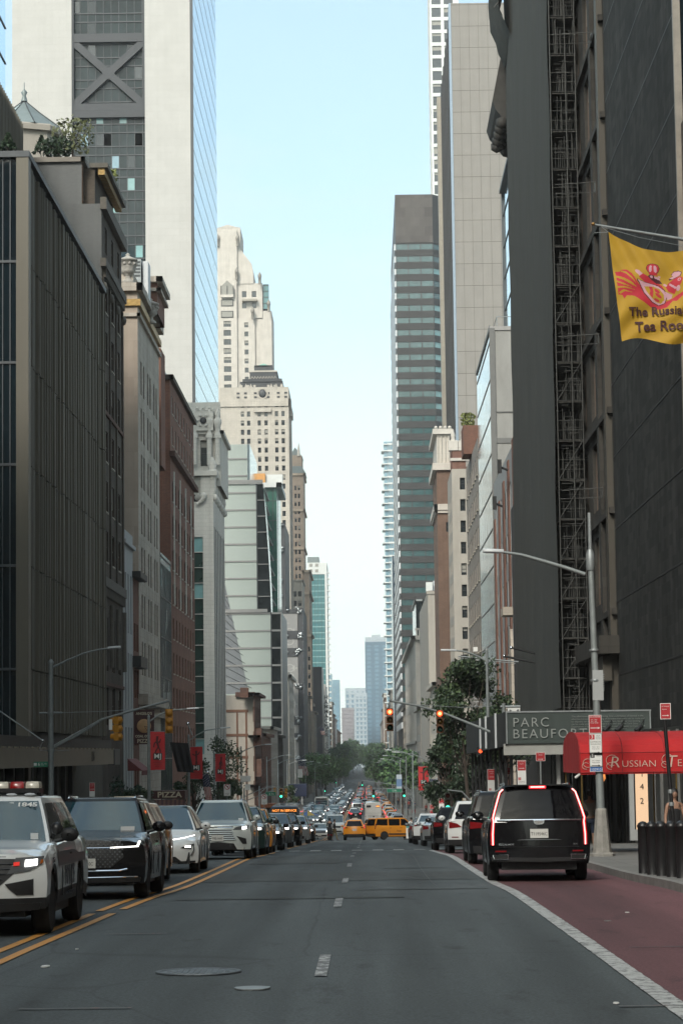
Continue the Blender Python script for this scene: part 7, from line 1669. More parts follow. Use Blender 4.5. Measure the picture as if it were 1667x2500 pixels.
for i, (x, y, s_) in enumerate(((-6, 1560, 1.0), (1, 1590, .9), (-11, 1520, 1.15), (6, 1500, 1.0), (-2.5, 1650, 1.1), (-9, 1680, 1.3))):
 c = dup(protos[2]); c.location = (x, y, road(y)); c.scale = (s_, s_, s_); c.rotation_euler = (0, 0, i); c['label'] = f'green tree closing the end of the street, {ordn[i]} from the middle'
# ================================================================== VEHICLES
def _ip(K, x):
 if x <= K[0][0]: return K[0][1]
 for i in range(len(K) - 1):
  if x <= K[i+1][0]:
   t = (x - K[i][0]) / (K[i+1][0] - K[i][0]); t = t * t * (3 - 2 * t) if K[i+1][0] - K[i][0] > .35 else t
   return K[i][1] + t * (K[i+1][1] - K[i][1])
 return K[-1][1]
BASE = dict(L=4.9, W=1.95, H=1.75, wb=2.95, fo=.92, r=.37, rock=.27, nose=.95, cowl=1.12, belt=1.10, deck=1.12, tail=1.10,
   ws=1.30, rf=2.1, rr=4.35, rb=4.78, roofw=.62, cf=.32, cr=.22, lean=.10, rlean=.05, fbot=.24, rbot=.28, glass='cglass', clad=0.0, hx=0.0, roofd=0.05)
class Car:
 """fronts at -y; origin on the ground at the car's middle"""
 def __init__(s, pm, hero=True, **kw):
  s.p = P = dict(BASE); P.update(kw); s.pm = pm; s.hero = hero; s.parts = {}; s.sub = {}
  s.W2 = P['W'] / 2; s.y0 = -P['L'] / 2; s.gl = cglass if P['glass'] == 'cglass' else cglass2
  s.body(); s.house(); s.wheels()
 def mb(s, n): return s.parts.setdefault(n, MB())
 def yf(s, x, z):
  P = s.p; a = min(1, abs(x) / s.W2); zz = max(0, z - .62) / max(.1, P['nose'] - .62)
  return s.y0 + P['cf'] * a ** 3.2 + P['lean'] * min(1.4, zz) ** 2 + (.05 * ((.62 - z) / .4) ** 2 if z < .62 else 0)
 def yr(s, x, z):
  P = s.p; a = min(1, abs(x) / s.W2); zz = max(0, z - .6) / max(.1, P['tail'] - .6)
  return s.y0 + P['L'] - P['cr'] * a ** 3.2 - P['rlean'] * min(1.4, zz) ** 2 - (.05 * ((.6 - z) / .4) ** 2 if z < .6 else 0)
 def body(s):
  P = s.p; m = s.pm; L = P['L']; W2 = s.W2; b = s.mb('body'); y0 = s.y0
  s.yc = (P['fo'], P['fo'] + P['wb'])
  ra = P['r'] + .065; n = 34 if s.hero else 12; na = 12 if s.hero else 5
  st = {round(L * i / n, 4) for i in range(n + 1)}
  for c in s.yc:
   st = {y for y in st if abs(y - c) > ra + .02}
   for k in range(na + 1): st.add(round(c - ra * math.cos(math.pi * k / na), 4))
   st.add(round(c - ra - .004, 4)); st.add(round(c + ra + .004, 4))
  st = sorted(y for y in st if 0 <= y <= L)
  zs = [(0, P['nose'] - .05), (.5, P['nose'] + .02), (P['ws'], P['cowl'] - .02), (P['ws'] + .8, P['belt'] + .02), (L - .9, P['belt'] + .05), (L - .25, P['deck'] + .02), (L, P['tail'])]
  zt = [(0, P['nose']), (.45, P['nose'] + .06), (P['ws'] + .1, P['cowl'] + .03), (P['rb'] - .1, P['deck'] + .06), (L, P['tail'] + .01)]
  rows = []; side = []
  for y in st:
   zb = P['rock']
   if y < .5: zb = P['fbot'] + (P['rock'] - P['fbot']) * y / .5
   if y > L - .5: zb = P['rbot'] + (P['rock'] - P['rbot']) * (L - y) / .5
   for c in s.yc:
    if abs(y - c) < ra: zb = max(zb, P['r'] + math.sqrt(max(0, ra * ra - (y - c) ** 2)) * .98)
   S_, Tt = _ip(zs, y), _ip(zt, y); u = y / L
   fl = max(0, 1 - min(abs(y - c) for c in s.yc) / .75) * .012
   pw = .985 if y < .2 else 1
   hs = [zb, zb + (S_ - zb) * .22, zb + (S_ - zb) * .5, zb + (S_ - zb) * .75, S_ - .035, S_ + .0, (S_ * .5 + Tt * .5) + .012, Tt - .004, Tt]
   xs = [W2 - .03 + fl, W2 - .012 + fl, W2 + fl, W2 - .012 + fl, W2 - .045, W2 - .10, W2 * .72, W2 * .38, 0]
   row = []
   for x, z in zip(xs, hs):
    yy = y0 + y + (s.yf(x, z) - y0) * (1 - u) ** 7 - (y0 + L - s.yr(x, z)) * u ** 7
    row.append((x, yy, z))
   rows.append(row)
  full = [[(-x, y, z) for x, y, z in r] + [r[k] for k in range(len(r) - 2, -1, -1)] for r in rows]
  nr = len(full[0]); cm = dark if P['clad'] else m
  def mm(a, k): return cm if (k in (0, nr - 2)) and P['clad'] else m
  b.grid(full, mm, True)
  for r, fn in ((full[0], s.yf), (full[-1], s.yr)):
   lev = 5; K = 10; capr = []
   for k in range(lev + 1): X = abs(r[k][0]); z = r[k][2]; capr.append([(-X + 2 * X * i / K, fn(-X + 2 * X * i / K, z), z) for i in range(K + 1)])
   X = abs(r[5][0]); top = []
   for i in range(K + 1):
    x = -X + 2 * X * i / K; q = [(v[0], v[2]) for v in r[5:nr - 5]]
    z = next((q[j][1] + (q[j+1][1] - q[j][1]) * (x - q[j][0]) / (q[j+1][0] - q[j][0]) for j in range(len(q) - 1) if q[j][0] <= x <= q[j+1][0] + 1e-6), q[-1][1]); top.append((x, fn(x, z), z))
   capr.append(top); b.grid(capr, lambda a, k: cm if a == 0 and P['clad'] else m, True)
  u_ = s.mb('underbody')
  u_.box(-W2 + .28, W2 - .28, y0 + .25, y0 + L - .25, .24, .72, dark)
  if P['rock'] < .5: u_.box(-W2 + .12, W2 - .12, y0 + s.yc[0] + ra + .05, y0 + s.yc[1] - ra - .05, .22, P['rock'] + .12, dark)
  u_.box(-W2 + .2, W2 - .2, y0 + .16, y0 + .5, P['fbot'] - .02, .5, dark); u_.box(-W2 + .2, W2 - .2, y0 + L - .5, y0 + L - .14, P['rbot'] - .02, .5, dark)
 def G(s, t):
  """greenhouse outline at height fraction t: front y, rear y, half width, z"""
  P = s.p; z0 = P['belt'] - .03; z1 = P['H'] - P['roofd']
  e = t ** 1.15
  return s.y0 + P['ws'] + (P['rf'] - P['ws']) * t, s.y0 + P['rb'] + (P['rr'] - P['rb']) * t ** 1.1, s.W2 - .11 + (P['roofw'] + .0 - (s.W2 - .11)) * e, z0 + (z1 - z0) * t
 def house(s):
  P = s.p; b = s.mb('cabin'); rows = []; nt_ = 7 if s.hero else 3; nx = 8
  def out(t, dz=0, k=1.0):
   f, r, w, z = s.G(min(t, 1)); w *= k; mid = (f + r) / 2; f = mid + (f - mid) * k; r = mid + (r - mid) * k; z += dz; pts = []
   for i in range(nx + 1): x = -w + 2 * w * i / nx; a = abs(x) / w; pts.append((x * (1 - .02 * (a > .99)), f + .10 * a ** 3, z))
   for i in range(1, 6): pts.append((w + .012 * math.sin(math.pi * i / 6), f + .10 + (r - .14 - f) * i / 6, z))
   for i in range(nx + 1): x = w - 2 * w * i / nx; a = abs(x) / w; pts.append((x, r - .06 * a ** 3, z))
   for i in range(1, 6): pts.append((-w - .012 * math.sin(math.pi * i / 6), r - .06 - (r - .16 - f) * i / 6, z))
   return pts
  for k in range(nt_ + 1): rows.append(out(k / nt_))
  rows += [out(1, .022, .975), out(1, P['roofd'] * .75, .9), out(1, P['roofd'], .6), out(1, P['roofd'] + .005, .2)]
  rm = P.get('roofm') or s.pm
  b.grid(rows, lambda a, k: rm if a >= nt_ - 1 else s.pm, True, closed=True); b.face(rows[-1], rm)
  off = .010
  def pane(name, pts, m=None):
   g = s.mb(name); g.grid(pts, m or s.gl, True)
  N = 5 if s.hero else 2
  def W_(front, t0, t1, fx):
   o = []
   for i in range(N + 1):
    t = t0 + (t1 - t0) * i / N; f, r, w, z = s.G(t); row = []
    for j in range(9):
     a = -fx + 2 * fx * j / 8; x = a * w
     row.append((x, (f + .10 * abs(a) ** 3 - off - .012 * (1 - a * a)) if front else (r - .06 * abs(a) ** 3 + off + .012 * (1 - a * a)), z))
    o.append(row)
   return o
  pane('windscreen', W_(True, .03, .95, .93)); pane('rear_window', W_(False, P.get('rw0', .12), .9, .86), cglass2 if P['H'] > 1.6 else s.gl)
  if s.hero:
   g = s.mb('windscreen'); f, r, w, z = s.G(.02)
   g.grid([[(x, y - .002, z_) for x, y, z_ in rw] for rw in [[(q[0] * 1.04, q[1] + .006, q[2]) for q in rr_] for rr_ in W_(True, .0, .045, .95)]], dark, True)
  f0, r0, _, _ = s.G(.1); L0 = r0 - f0
  cuts = P.get('win', ((.10, .44), (.47, .76), (.79, .95)))
  for sg in (-1, 1):
   for a, c in cuts:
    pts = []
    for i in range(N + 1):
     t = .10 + .80 * i / N; f, r, w, z = s.G(t); fb, rb_ = f + .16, r - .10
     ya = f0 + a * L0 if a > .12 else fb + .04; yc_ = f0 + c * L0 if c < .93 else rb_ - .02
     ya = max(ya, fb + .04); yc_ = max(min(yc_, rb_), ya + .01); row = []
     for j in range(4): y = ya + (yc_ - ya) * j / 3; row.append((sg * (w + .012 * math.sin(math.pi * min(1, max(0, (y - f) / (r - f)))) + off), y, z))
     pts.append(row)
    pane('side_window', pts, cglass2)
    if s.hero and P.get('trim'):
     tq = s.mb('window_trim'); lo = pts[0]; tq.tube([(p_[0] * 1.0, p_[1], p_[2] - .015) for p_ in lo], .01, chrome, 4)
     tq.tube([(p_[0], p_[1], p_[2] + .015) for p_ in pts[-1]], .008, chrome, 4)
  if P.get('rails', P['H'] > 1.62):
   q = s.mb('roof_rail'); rc = chrome if P.get('trim') else black
   for sg in (-1, 1):
    f, r, w, z = s.G(1); q.tube([(sg * (w - .06), f + .25, z + .01), (sg * (w - .05), f + .42, z + .06), (sg * (w - .05), r - .45, z + .06), (sg * (w - .06), r - .25, z + .01)], .022, rc, 6)
  q = s.mb('mirror'); mm = P.get('mirm') or s.pm
  f, r, w, z = s.G(0.05)
  for sg in (-1, 1):
   cx, cy, cz = sg * (s.W2 + .10), f + .32, P['belt'] + .10
   rows = []
   for k in range(7):
    t = math.pi * k / 6; sc_ = math.sin(t) ** .5 if 0 < k < 6 else .25
    rows.append([(cx + sg * .0 + (.125 * math.cos(a)) * sc_, cy - .06 + .13 * k / 6, cz + .095 * math.sin(a) * sc_) for a in [2 * math.pi * j / 10 for j in range(10)]])
   q.grid(rows, mm, True, True); q.face(rows[-1], lens); q.tube([(sg * (s.W2 - .14), cy + .02, P['belt'] - .0), (cx - sg * .05, cy + .02, cz - .05)], .028, black, 5)
  if s.hero:
   q = s.mb('door_seam');
   for yv in P.get('doors', (P['ws'] + .42, P['ws'] + 1.42, P['ws'] + 2.42)):
    for sg in (-1, 1): q.tube([(sg * (s.W2 - .002), s.y0 + yv, P['rock'] + .08), (sg * (s.W2 + .004), s.y0 + yv, (P['rock'] + P['belt']) / 2), (sg * (s.W2 - .045), s.y0 + yv + .02, P['belt'] - .06)], .006, dark, 4)
   q = s.mb('door_handle')
   for yv in (P['ws'] + 1.25, P['ws'] + 2.25):
    for sg in (-1, 1): q.box(sg * (s.W2 - .01) - .015, sg * (s.W2 - .01) + .015, s.y0 + yv, s.y0 + yv + .2, P['belt'] - .18, P['belt'] - .15, mm)
 def wheels(s):
  P = s.p; r = P['r']; s.wh = []
  ty = MB(); n = 28 if s.hero else 10
  ty.lathe([(r * .62, -.11), (r * .93, -.115), (r * .985, -.09), (r, -.04), (r, .04), (r * .985, .09), (r * .93, .115), (r * .62, .11)], (0, 0, 0), rubber, n, axis='x')
  rm = MB(); rmm = P.get('rim') or rimm
  rm.lathe([(r * .64, .0), (r * .64, .105), (r * .60, .10), (r * .56, .03), (r * .54, .02)], (0, 0, 0), rmm, n, axis='x')
  rm.lathe([(.02, .05), (r * .55, .03), (r * .55, .0)], (0, 0, 0), dark, n, axis='x')
  if s.hero:
   for k in range(10 if P.get('spk', 10) == 10 else 5):
    a = 2 * math.pi * k / (10 if P.get('spk', 10) == 10 else 5); ca, sa = math.cos(a), math.sin(a); wd = .018 if P.get('spk', 10) == 10 else .045
    rm.face([(.085, .03 * ca - wd * sa, .03 * sa + wd * ca), (.10, r * .6 * ca - wd * 1.3 * sa, r * .6 * sa + wd * 1.3 * ca), (.10, r * .6 * ca + wd * 1.3 * sa, r * .6 * sa - wd * 1.3 * ca), (.085, .03 * ca + wd * sa, .03 * sa - wd * ca)], rmm)
   rm.lathe([(.07, .06), (.065, .10), (.01, .105)], (0, 0, 0), rmm, 12, axis='x')
  else: rm.lathe([(.01, .07), (r * .5, .09), (r * .58, .08)], (0, 0, 0), rmm, 8, axis='x')
  s.tyre, s.rim = ty, rm
  for c in s.yc:
   for sg in (-1, 1): s.wh.append((Vector((sg * (s.W2 - .135), s.y0 + c, r)), sg))
 def patch(s, name, quads, m, front=True, off=.012, dep=.03, n=6, mirror=True, tag_=None):
  b = s.mb(name)
  for q in quads:
   for sg in ((1, -1) if mirror else (1,)):
    f = []; bk = []
    for j in range(3 if n > 2 else 2):
     v = j / (2 if n > 2 else 1); r1 = []; r2 = []
     for i in range(n + 1):
      u = i / n
      x = (q[0][0] * (1-u) + q[1][0] * u) * (1-v) + (q[3][0] * (1-u) + q[2][0] * u) * v; z = (q[0][1] * (1-u) + q[1][1] * u) * (1-v) + (q[3][1] * (1-u) + q[2][1] * u) * v
      y = s.yf(x, z) - off if front else s.yr(x, z) + off; yb = y + dep if front else y - dep
      r1.append((sg * x, y, z)); r2.append((sg * x, yb, z))
     f.append(r1); bk.append(r2)
    b.grid(f, m, True)
    for e in (0, -1): b.grid([f[e], bk[e]], m, False)
    b.grid([[r_[0] for r_ in f], [r_[0] for r_ in bk]], m, False); b.grid([[r_[-1] for r_ in f], [r_[-1] for r_ in bk]], m, False)
 def bar(s, name, pts, rad, m, front=True, off=.015, mirror=True, n=5, sub=5):
  b = s.mb(name)
  for sg in ((1, -1) if mirror else (1,)):
   P_ = []
   for k in range(len(pts) - 1):
    for i in range(sub): t = i / sub; P_.append((pts[k][0] + (pts[k+1][0] - pts[k][0]) * t, pts[k][1] + (pts[k+1][1] - pts[k][1]) * t))
   P_.append(pts[-1]); b.tube([(sg * x, (s.yf(x, z) - off) if front else (s.yr(x, z) + off), z) for x, z in P_], rad, m, n)
 def plate(s, txt, z, front=True, x=0, w=.32, h=.16, colr=None):
  b = MB(); b.box(-w/2, w/2, -.012, 0, -h/2, h/2, platem); y = s.yf(x, z) - .025 if front else s.yr(x, z) + .025
  b.add(textmb(txt, h * .52, colr or inkb, .001, .82), T((0, -.016, -.01)))
  M = Matrix.Translation((x, y, z)) @ (Matrix.Identity(4) if front else Matrix.Rotation(math.pi, 4, 'Z'))
  s.mb('licence_plate').add(b, M)
 def build(s, name, label, cat, loc, rz=0.0, group=None, single=False):
  z = road(loc[1]); sl = (road(loc[1] + 2) - road(loc[1] - 2)) / 4
  if single:
   a = MB()
   for k, b in s.parts.items(): a.add(b)
   for p, sg in s.wh:
    M = Matrix.Translation(p) @ (Matrix.Identity(4) if sg > 0 else Matrix.Rotation(math.pi, 4, 'Z')); a.add(s.tyre, M); a.add(s.rim, M)
   o = a.build(name, sharp=40); tag(o, label, cat, group)
  else:
   o = thing(name, label, cat, (0, 0, 0), 0, group)
   SUB = {'lens_unit': 'headlight'}
   for k, b in s.parts.items():
    if k in ('headlight', 'tail_light', 'mirror', 'side_window', 'roof_rail', 'fog_light', 'exhaust_tip'):
     for sg in (-1, 1):
      c = MB()
      for f, m_, sm in zip(b.f, b.m, b.s):
       if sum(b.v[i][0] for i in f) * sg > 0: c.face([b.v[i] for i in f], m_, sm)
      if c.f: c.build(k, o, weld=True, sharp=35)
    else: b.build(k, o, weld=(k in ('body', 'cabin', 'windscreen', 'rear_window')), sharp=38)
   tm, rm = s.tyre.mesh('tyre', 35), s.rim.mesh('rim', 35)
   for p, sg in s.wh:
    w = link('wheel', tm, o); w.location = p; w.rotation_euler = (0, 0, 0 if sg > 0 else math.pi); link('rim', rm, w)
  cr = math.cos(rz)
  o.location = (loc[0], loc[1], z + .004); o.rotation_euler = (math.atan(sl) * cr, -math.atan(sl) * math.sin(rz), rz)
  return o
def suv_front_lights(c, z, lit=True, w=.42, h=.13, x0=None):
 X = c.W2; x0 = x0 or X - w - .06
 c.patch('headlight', [((x0, z - .03), (X - .05, z - h * .2), (X - .04, z + h * .75), (x0, z + h * .55))], lens, off=.008)
 if lit: c.patch('headlight', [((X - .33, z + .0), (X - .14, z + .0), (X - .14, z + .07), (X - .33, z + .07))], headl, off=.02, n=2)
def lower_grille(c, z0, z1, w, w2=None):
 c.patch('grille', [((0, z0), (w, z0), ((w2 or w), z1), (0, z1))], dark, off=.008)
def generic_front(c, z, lit=True, drlon=False):
 P = c.p; X = c.W2
 suv_front_lights(c, z, lit)
 c.patch('grille', [((0, z - .16), (X - .42, z - .14), (X - .38, z + .08), (0, z + .09))], dark, off=.01)
 for k in range(3): c.bar('grille', [(0, z - .12 + k * .07), (X - .41, z - .11 + k * .07)], .008, rimm, off=.02, sub=3, n=4)
 lower_grille(c, P['fbot'] + .06, P['fbot'] + .22, X - .3); c.plate('HTK 4821', z - .28)
def generic_rear(c, z, lit=False, plate='JRD 7730', wide=.36):
 P = c.p; X = c.W2; m = taill if lit else lensr
 c.patch('tail_light', [((X - wide, z - .06), (X - .03, z - .09), (X - .04, z + .10), (X - wide, z + .06))], m, front=False, off=.012)
 c.plate(plate, z - .22, False)
 c.patch('rear_bumper', [((0, P['rbot'] + .02), (X - .12, P['rbot'] + .02), (X - .1, P['rbot'] + .2), (0, P['rbot'] + .2))], dark, front=False, off=.012)
c = Car(PAINT['paint_white'] if 'paint_white' in PAINT else paint('white', (.62,) * 3), L=5.05, W=2.0, H=1.77, wb=3.03, fo=.93, r=.385, rock=.36, nose=1.04, cowl=1.16, belt=1.14, deck=1.16, tail=1.15, ws=1.42, rf=2.2, rr=4.5, rb=4.92, roofw=.66, cf=.30, lean=.12, fbot=.34, mirm=dark, rim=rimd, clad=1, rails=False, spk=5)
X = c.W2
c.patch('grille', [((0, .52), (.34, .56), (.62, .80), (0, .80)), ((0, .80), (.62, .80), (.66, .97), (0, .99))], dark, off=.008)
for k in range(6): c.bar('grille', [(0, .58 + k * .065), (.38 + k * .045, .60 + k * .062)], .007, black, off=.018, sub=3, n=4)
c.patch('headlight', [((.52, .78), (.80, .82), (.93, .90), (.60, .93)), ((.60, .93), (.93, .90), (.95, 1.0), (.62, .985))], lens, off=.012, dep=.05)
c.patch('headlight', [((.74, .875), (.88, .89), (.88, .965), (.74, .955))], headl, off=.03, n=2)
c.patch('headlight', [((.60, .885), (.67, .89), (.67, .935), (.60, .93))], mat('red_strobe', (.4, .02, .02), .3, var=0, emis=(1, .05, .03), estr=.25), off=.028, n=2)
c.patch('headlight', [((.915, .905), (.945, .915), (.95, .96), (.92, .955))], lensa, off=.028, n=2)
c.patch('fog_light', [((.55, .60), (.84, .62), (.84, .72), (.50, .66)), ((.64, .52), (.84, .52), (.84, .62), (.55, .60))], dark, off=.012)
c.patch('lower_bumper', [((0, .30), (.90, .33), (.93, .42), (0, .40))], dark, off=.014)
c.patch('lower_bumper', [((0, .40), (.42, .40), (.36, .50), (0, .50))], dark, off=.012)
c.patch('hood_panel', [((0, 1.0), (.5, .995), (.5, 1.003), (0, 1.01))], dark, off=.0, dep=.005)
q = c.mb('light_bar'); q.box(-.62, .62, -.18, .22, 1.80, 1.86, black)
for sg in (-1, 1): q.box(sg * .6 - .03, sg * .6 + .03, -.05, .1, 1.72, 1.80, black)
rdome = mat('red_dome', (.30, .012, .012), .2, var=.1); cdome = mat('clear_dome', (.50, .46, .38), .2, var=.1)
for k in range(6):
 x = -.52 + k * .208; rows = [[(x + wx * a_, .02 + wy * b_, z) for a_, b_ in ((-1, -1), (0, -1.15), (1, -1), (1, 1), (0, 1.1), (-1, 1))] for wx, wy, z in ((.092, .16, 1.86), (.09, .155, 1.92), (.075, .13, 1.95))]
 q.grid(rows, (rdome, cdome)[k % 2], False, True); q.face(rows[-1], (rdome, cdome)[k % 2])
q = c.mb('roof_lamp')
for k in range(5): q.ball((-.5 + k * .25, -.22, 1.775), .05, lampm, 8, (1.6, 1, .4))
q = c.mb('spotlight');
for sg in (-1, 1): q.ball((sg * .98, -1.15, 1.33), .085, black, 10); q.tube([(sg * .9, -1.1, 1.2), (sg * .98, -1.12, 1.3)], .02, black, 5)
f, r, w, z = c.G(.9)
q = textmb('SINCE 1845', .105, inkw, .001, 1.35, bold=.003); c.mb('windscreen').add(q, Matrix.Translation((.28, f - .03, z - .02)) @ Matrix.Rotation(R(-45), 4, 'X'))
c.mb('windscreen').add(textmb('C', .1, inkw, .001), Matrix.Translation((-.35, f - .03, z - .02)) @ Matrix.Rotation(R(-45), 4, 'X'))
f, r, w, z = c.G(.18); c.mb('windscreen').box(.62, .72, f - .06, f - .035, z - .03, z + .05, lampm)
dkb = mat('police_graphite', (.03, .035, .045), .35, var=.05)
q = c.mb('side_graphics')
for sg in (-1, 1):
 sideM = lambda y, z: Matrix.Translation((sg * (X + .008), y, z)) @ Matrix.Rotation(R(90 * sg), 4, 'Z')
 rows = [[(sg * (X + .012 - (.035 if zz > .95 else 0)), y, zz) for y in [-1.15 + 3.0 * i / 8 for i in range(9)]] for zz in (.84, .95, 1.02)]; q.grid(rows, dkb, False)
 q.add(textmb('POLICE', .36, dkb, .002, .9, bold=.01), sideM(.1, .68)); q.add(textmb('POLICE', .1, dkb, .002, .8), sideM(-1.62, .93)); q.add(textmb('COURTESY PROFESSIONALISM RESPECT', .06, dkb, .002, .9), sideM(.1, .46))
 q.lathe([(.14, 0), (.02, .004)], (sg * (X - .0), -1.15, .93), dkb, 12, axis='x')
def along(px, Y, front=True): return at(px, 2100, Y).x
c.build('police_car', 'white police SUV with red and clear roof lights, nearest car on the left', 'car', (-5.05, 33.1))
c = Car(PAINT['black'], L=4.9, W=1.96, H=1.73, wb=2.90, fo=.98, r=.40, rock=.30, nose=.98, cowl=1.12, belt=1.10, deck=1.14, tail=1.1, ws=1.35, rf=2.15, rr=4.2, rb=4.75, roofw=.65, cf=.26, lean=.06, fbot=.26, trim=1, spk=5)
X = c.W2
c.patch('grille', [((0, .52), (.42, .52), (.62, .70), (0, .70)), ((0, .70), (.62, .70), (.56, .84), (0, .84)), ((0, .87), (.60, .87), (.56, .96), (0, .98))], dark, off=.008)
q = c.mb('grille')
for j in range(11):
 for i in range(15):
  x = -.56 + i * .08 + (.04 if j % 2 else 0); z = .54 + j * .041
  if abs(x) < .40 + (z - .52) * 1.0 and abs(z - .855) > .02: q.box(x - .011, x + .011, c.yf(x, z) - .022, c.yf(x, z) - .01, z - .012, z + .012, rimm)
c.bar('grille', [(0, .856), (.45, .856)], .008, chrome)
c.patch('headlight', [((.40, .845), (.86, .865), (.86, .885), (.40, .868)), ((.83, .88), (.865, .88), (.895, .965), (.86, .965))], drl, off=.018)
c.bar('lower_trim', [(0, .47), (.55, .475), (.68, .50)], .016, chrome); c.bar('lower_trim', [(0, .36), (.85, .37)], .010, chrome)
c.patch('lower_bumper', [((0, .27), (.88, .28), (.9, .355), (0, .345))], dark, off=.01); c.plate('T713 0C', .60, x=.0)
c.patch('hood_panel', [((0, .985), (.7, .985), (.7, .99), (0, .99))], dark, off=.001, dep=.004)
f, r, w, z = c.G(.16); c.mb('windscreen').box(.44, .68, f - .075, f - .055, z - .03, z + .04, lampm)
generic_rear(c, 1.0)
c.build('black_luxury_suv', 'black luxury SUV with dotted grille and L-shaped white running lights', 'car', (-4.72, 43.4))
def suv(pm, front=True, rear=False, lit=True, hero=True, z=.88, **kw):
 c = Car(pm, hero, **kw)
 if front: generic_front(c, z, lit)
 if rear: generic_rear(c, z + .1, rear == 'lit')
 else: generic_rear(c, z + .12) if hero else None
 return c
def taxi_extras(c, txt='NYC TAXI'):
 P = c.p; q = c.mb('roof_sign'); ym = (c.y0 + P['rf'] + c.y0 + P['rr']) / 2 - .3
 q.box(-.22, .22, ym - .07, ym + .07, P['H'] - .01, P['H'] + .13, mat('taxi_sign', (.5, .47, .4), .5, var=.05)); q.add(textmb('6J42', .1, inkb, .001), T((0, ym - .075, P['H'] + .06)))
 q.box(-.26, .26, ym - .1, ym + .1, P['H'] - .02, P['H'] + .01, black)
 for sg in (-1, 1): c.mb('side_graphics').add(textmb('TAXI', .2, inkb, .002), Matrix.Translation((sg * (c.W2 + .008), .1, .72)) @ Matrix.Rotation(R(90 * sg), 4, 'Z'))
c = suv(PAINT['taxi_yellow'], L=4.75, W=1.86, H=1.70, wb=2.70, fo=.95, r=.36, roofw=.60, mirm=dark, win=((.10, .44), (.47, .80), (.83, .95))); taxi_extras(c)
c.build('yellow_cab', 'yellow cab mostly hidden behind the black luxury SUV', 'car', (-5.25, 52.2))
c = Car(PAINT['white'], L=4.79, W=1.95, H=1.62, wb=2.89, fo=.87, r=.365, rock=.24, nose=.80, cowl=1.02, belt=1.02, deck=1.10, tail=1.02, ws=1.12, rf=2.05, rr=3.6, rb=4.6, roofw=.58, cf=.36, lean=.22, fbot=.24, roofm=cglass, rails=False, rim=rimd, mirm=PAINT['white'])
X = c.W2
c.bar('headlight', [(.30, .795), (.62, .84), (.86, .90)], .012, drl, off=.01); c.patch('headlight', [((.64, .84), (.88, .88), (.88, .91), (.64, .87))], lens, off=.006)
c.patch('fog_light', [((.56, .60), (.80, .57), (.86, .70), (.60, .63))], dark, off=.010); c.patch('fog_light', [((.66, .62), (.79, .61), (.80, .66), (.68, .655))], headl, off=.02, n=2)
c.bar('fog_light', [(.86, .70), (.87, .55), (.80, .42)], .012, dark)
c.patch('lower_bumper', [((0, .25), (.62, .25), (.44, .40), (0, .41))], dark, off=.01); c.patch('lower_bumper', [((.5, .24), (.9, .25), (.9, .30), (.5, .29))], dark, off=.012)
generic_rear(c, .96); c.build('white_electric_car', 'white smooth-nosed electric car with thin light line, behind the yellow cab', 'car', (-5.02, 60.6))
c = Car(PAINT['pearl'], L=5.17, W=1.99, H=1.78, wb=2.95, fo=1.02, r=.39, rock=.30, nose=.99, cowl=1.14, belt=1.12, deck=1.15, tail=1.1, ws=1.35, rf=2.1, rr=4.6, rb=5.0, roofw=.66, cf=.28, lean=.07, fbot=.28, trim=1)
X = c.W2
c.patch('grille', [((0, .55), (.56, .55), (.44, .72), (0, .72)), ((0, .72), (.44, .72), (.42, .90), (0, .90))], mat('grille_gap', (.05, .055, .055), .5, var=0), off=.006)
for k in range(6): z = .575 + k * .06; c.bar('grille', [(0, z), (.54 - k * .022 + (.0 if k else 0), z)], .019, mat('grille_bar', (.42, .45, .44), .3, metal=.5, var=.05), off=.014, n=6)
c.bar('grille', [(0, .935), (.44, .93)], .012, chrome, off=.02); c.bar('grille', [(0, .96), (.46, .955)], .014, dark, off=.01)
c.patch('headlight', [((.46, .87), (.70, .86), (.90, .90), (.52, .93)), ((.52, .93), (.90, .90), (.93, 1.0), (.60, .955))], lens, off=.012)
c.patch('headlight', [((.72, .88), (.85, .89), (.86, .965), (.73, .95))], headl, off=.03, n=2)
c.patch('fog_light', [((.56, .68), (.84, .60), (.86, .44), (.74, .44))], dark, off=.012)
c.patch('lower_bumper', [((0, .28), (.58, .28), (.48, .46), (0, .50))], dark, off=.012); c.plate('MEJ 1660', .62, w=.36, h=.18)
f, r, w, z = c.G(.14); c.mb('windscreen').box(.55, .70, f - .07, f - .05, z - .03, z + .03, lampm)
generic_rear(c, 1.02); c.build('pearl_suv', 'large silvery green-white SUV with horizontal bar grille and one bright headlight', 'car', (-4.45, 75.2))
Q = [('dark_green_suv', PAINT['dark_green'], dict(L=4.9, W=1.92, H=1.70), -4.50, 87.0, 'dark green SUV with a heart-like headlight behind the pearl SUV'),
     ('yellow_cab', PAINT['taxi_yellow'], dict(L=4.8, W=1.9, H=1.73, mirm=dark), -4.62, 96.5, 'yellow cab with black mirror, behind the dark green SUV'),
     ('black_sedan', PAINT['black'], dict(L=4.9, W=1.86, H=1.47, nose=.82, cowl=.98, belt=.96, deck=1.02, tail=.98, ws=1.55, rf=2.45, rr=3.7, rb=4.45, roofw=.56, r=.34), -4.55, 106.5, 'black sedan with bright left headlight, behind the second yellow cab'),
     ('grey_suv', PAINT['grey'], dict(L=4.7, W=1.86, H=1.66), -4.5, 118, 'dark grey SUV in the oncoming queue behind the black sedan'),
     ('black_suv', PAINT['black'], dict(L=4.8, W=1.9, H=1.7), -4.45, 130, 'black SUV at the end of the close oncoming queue')]
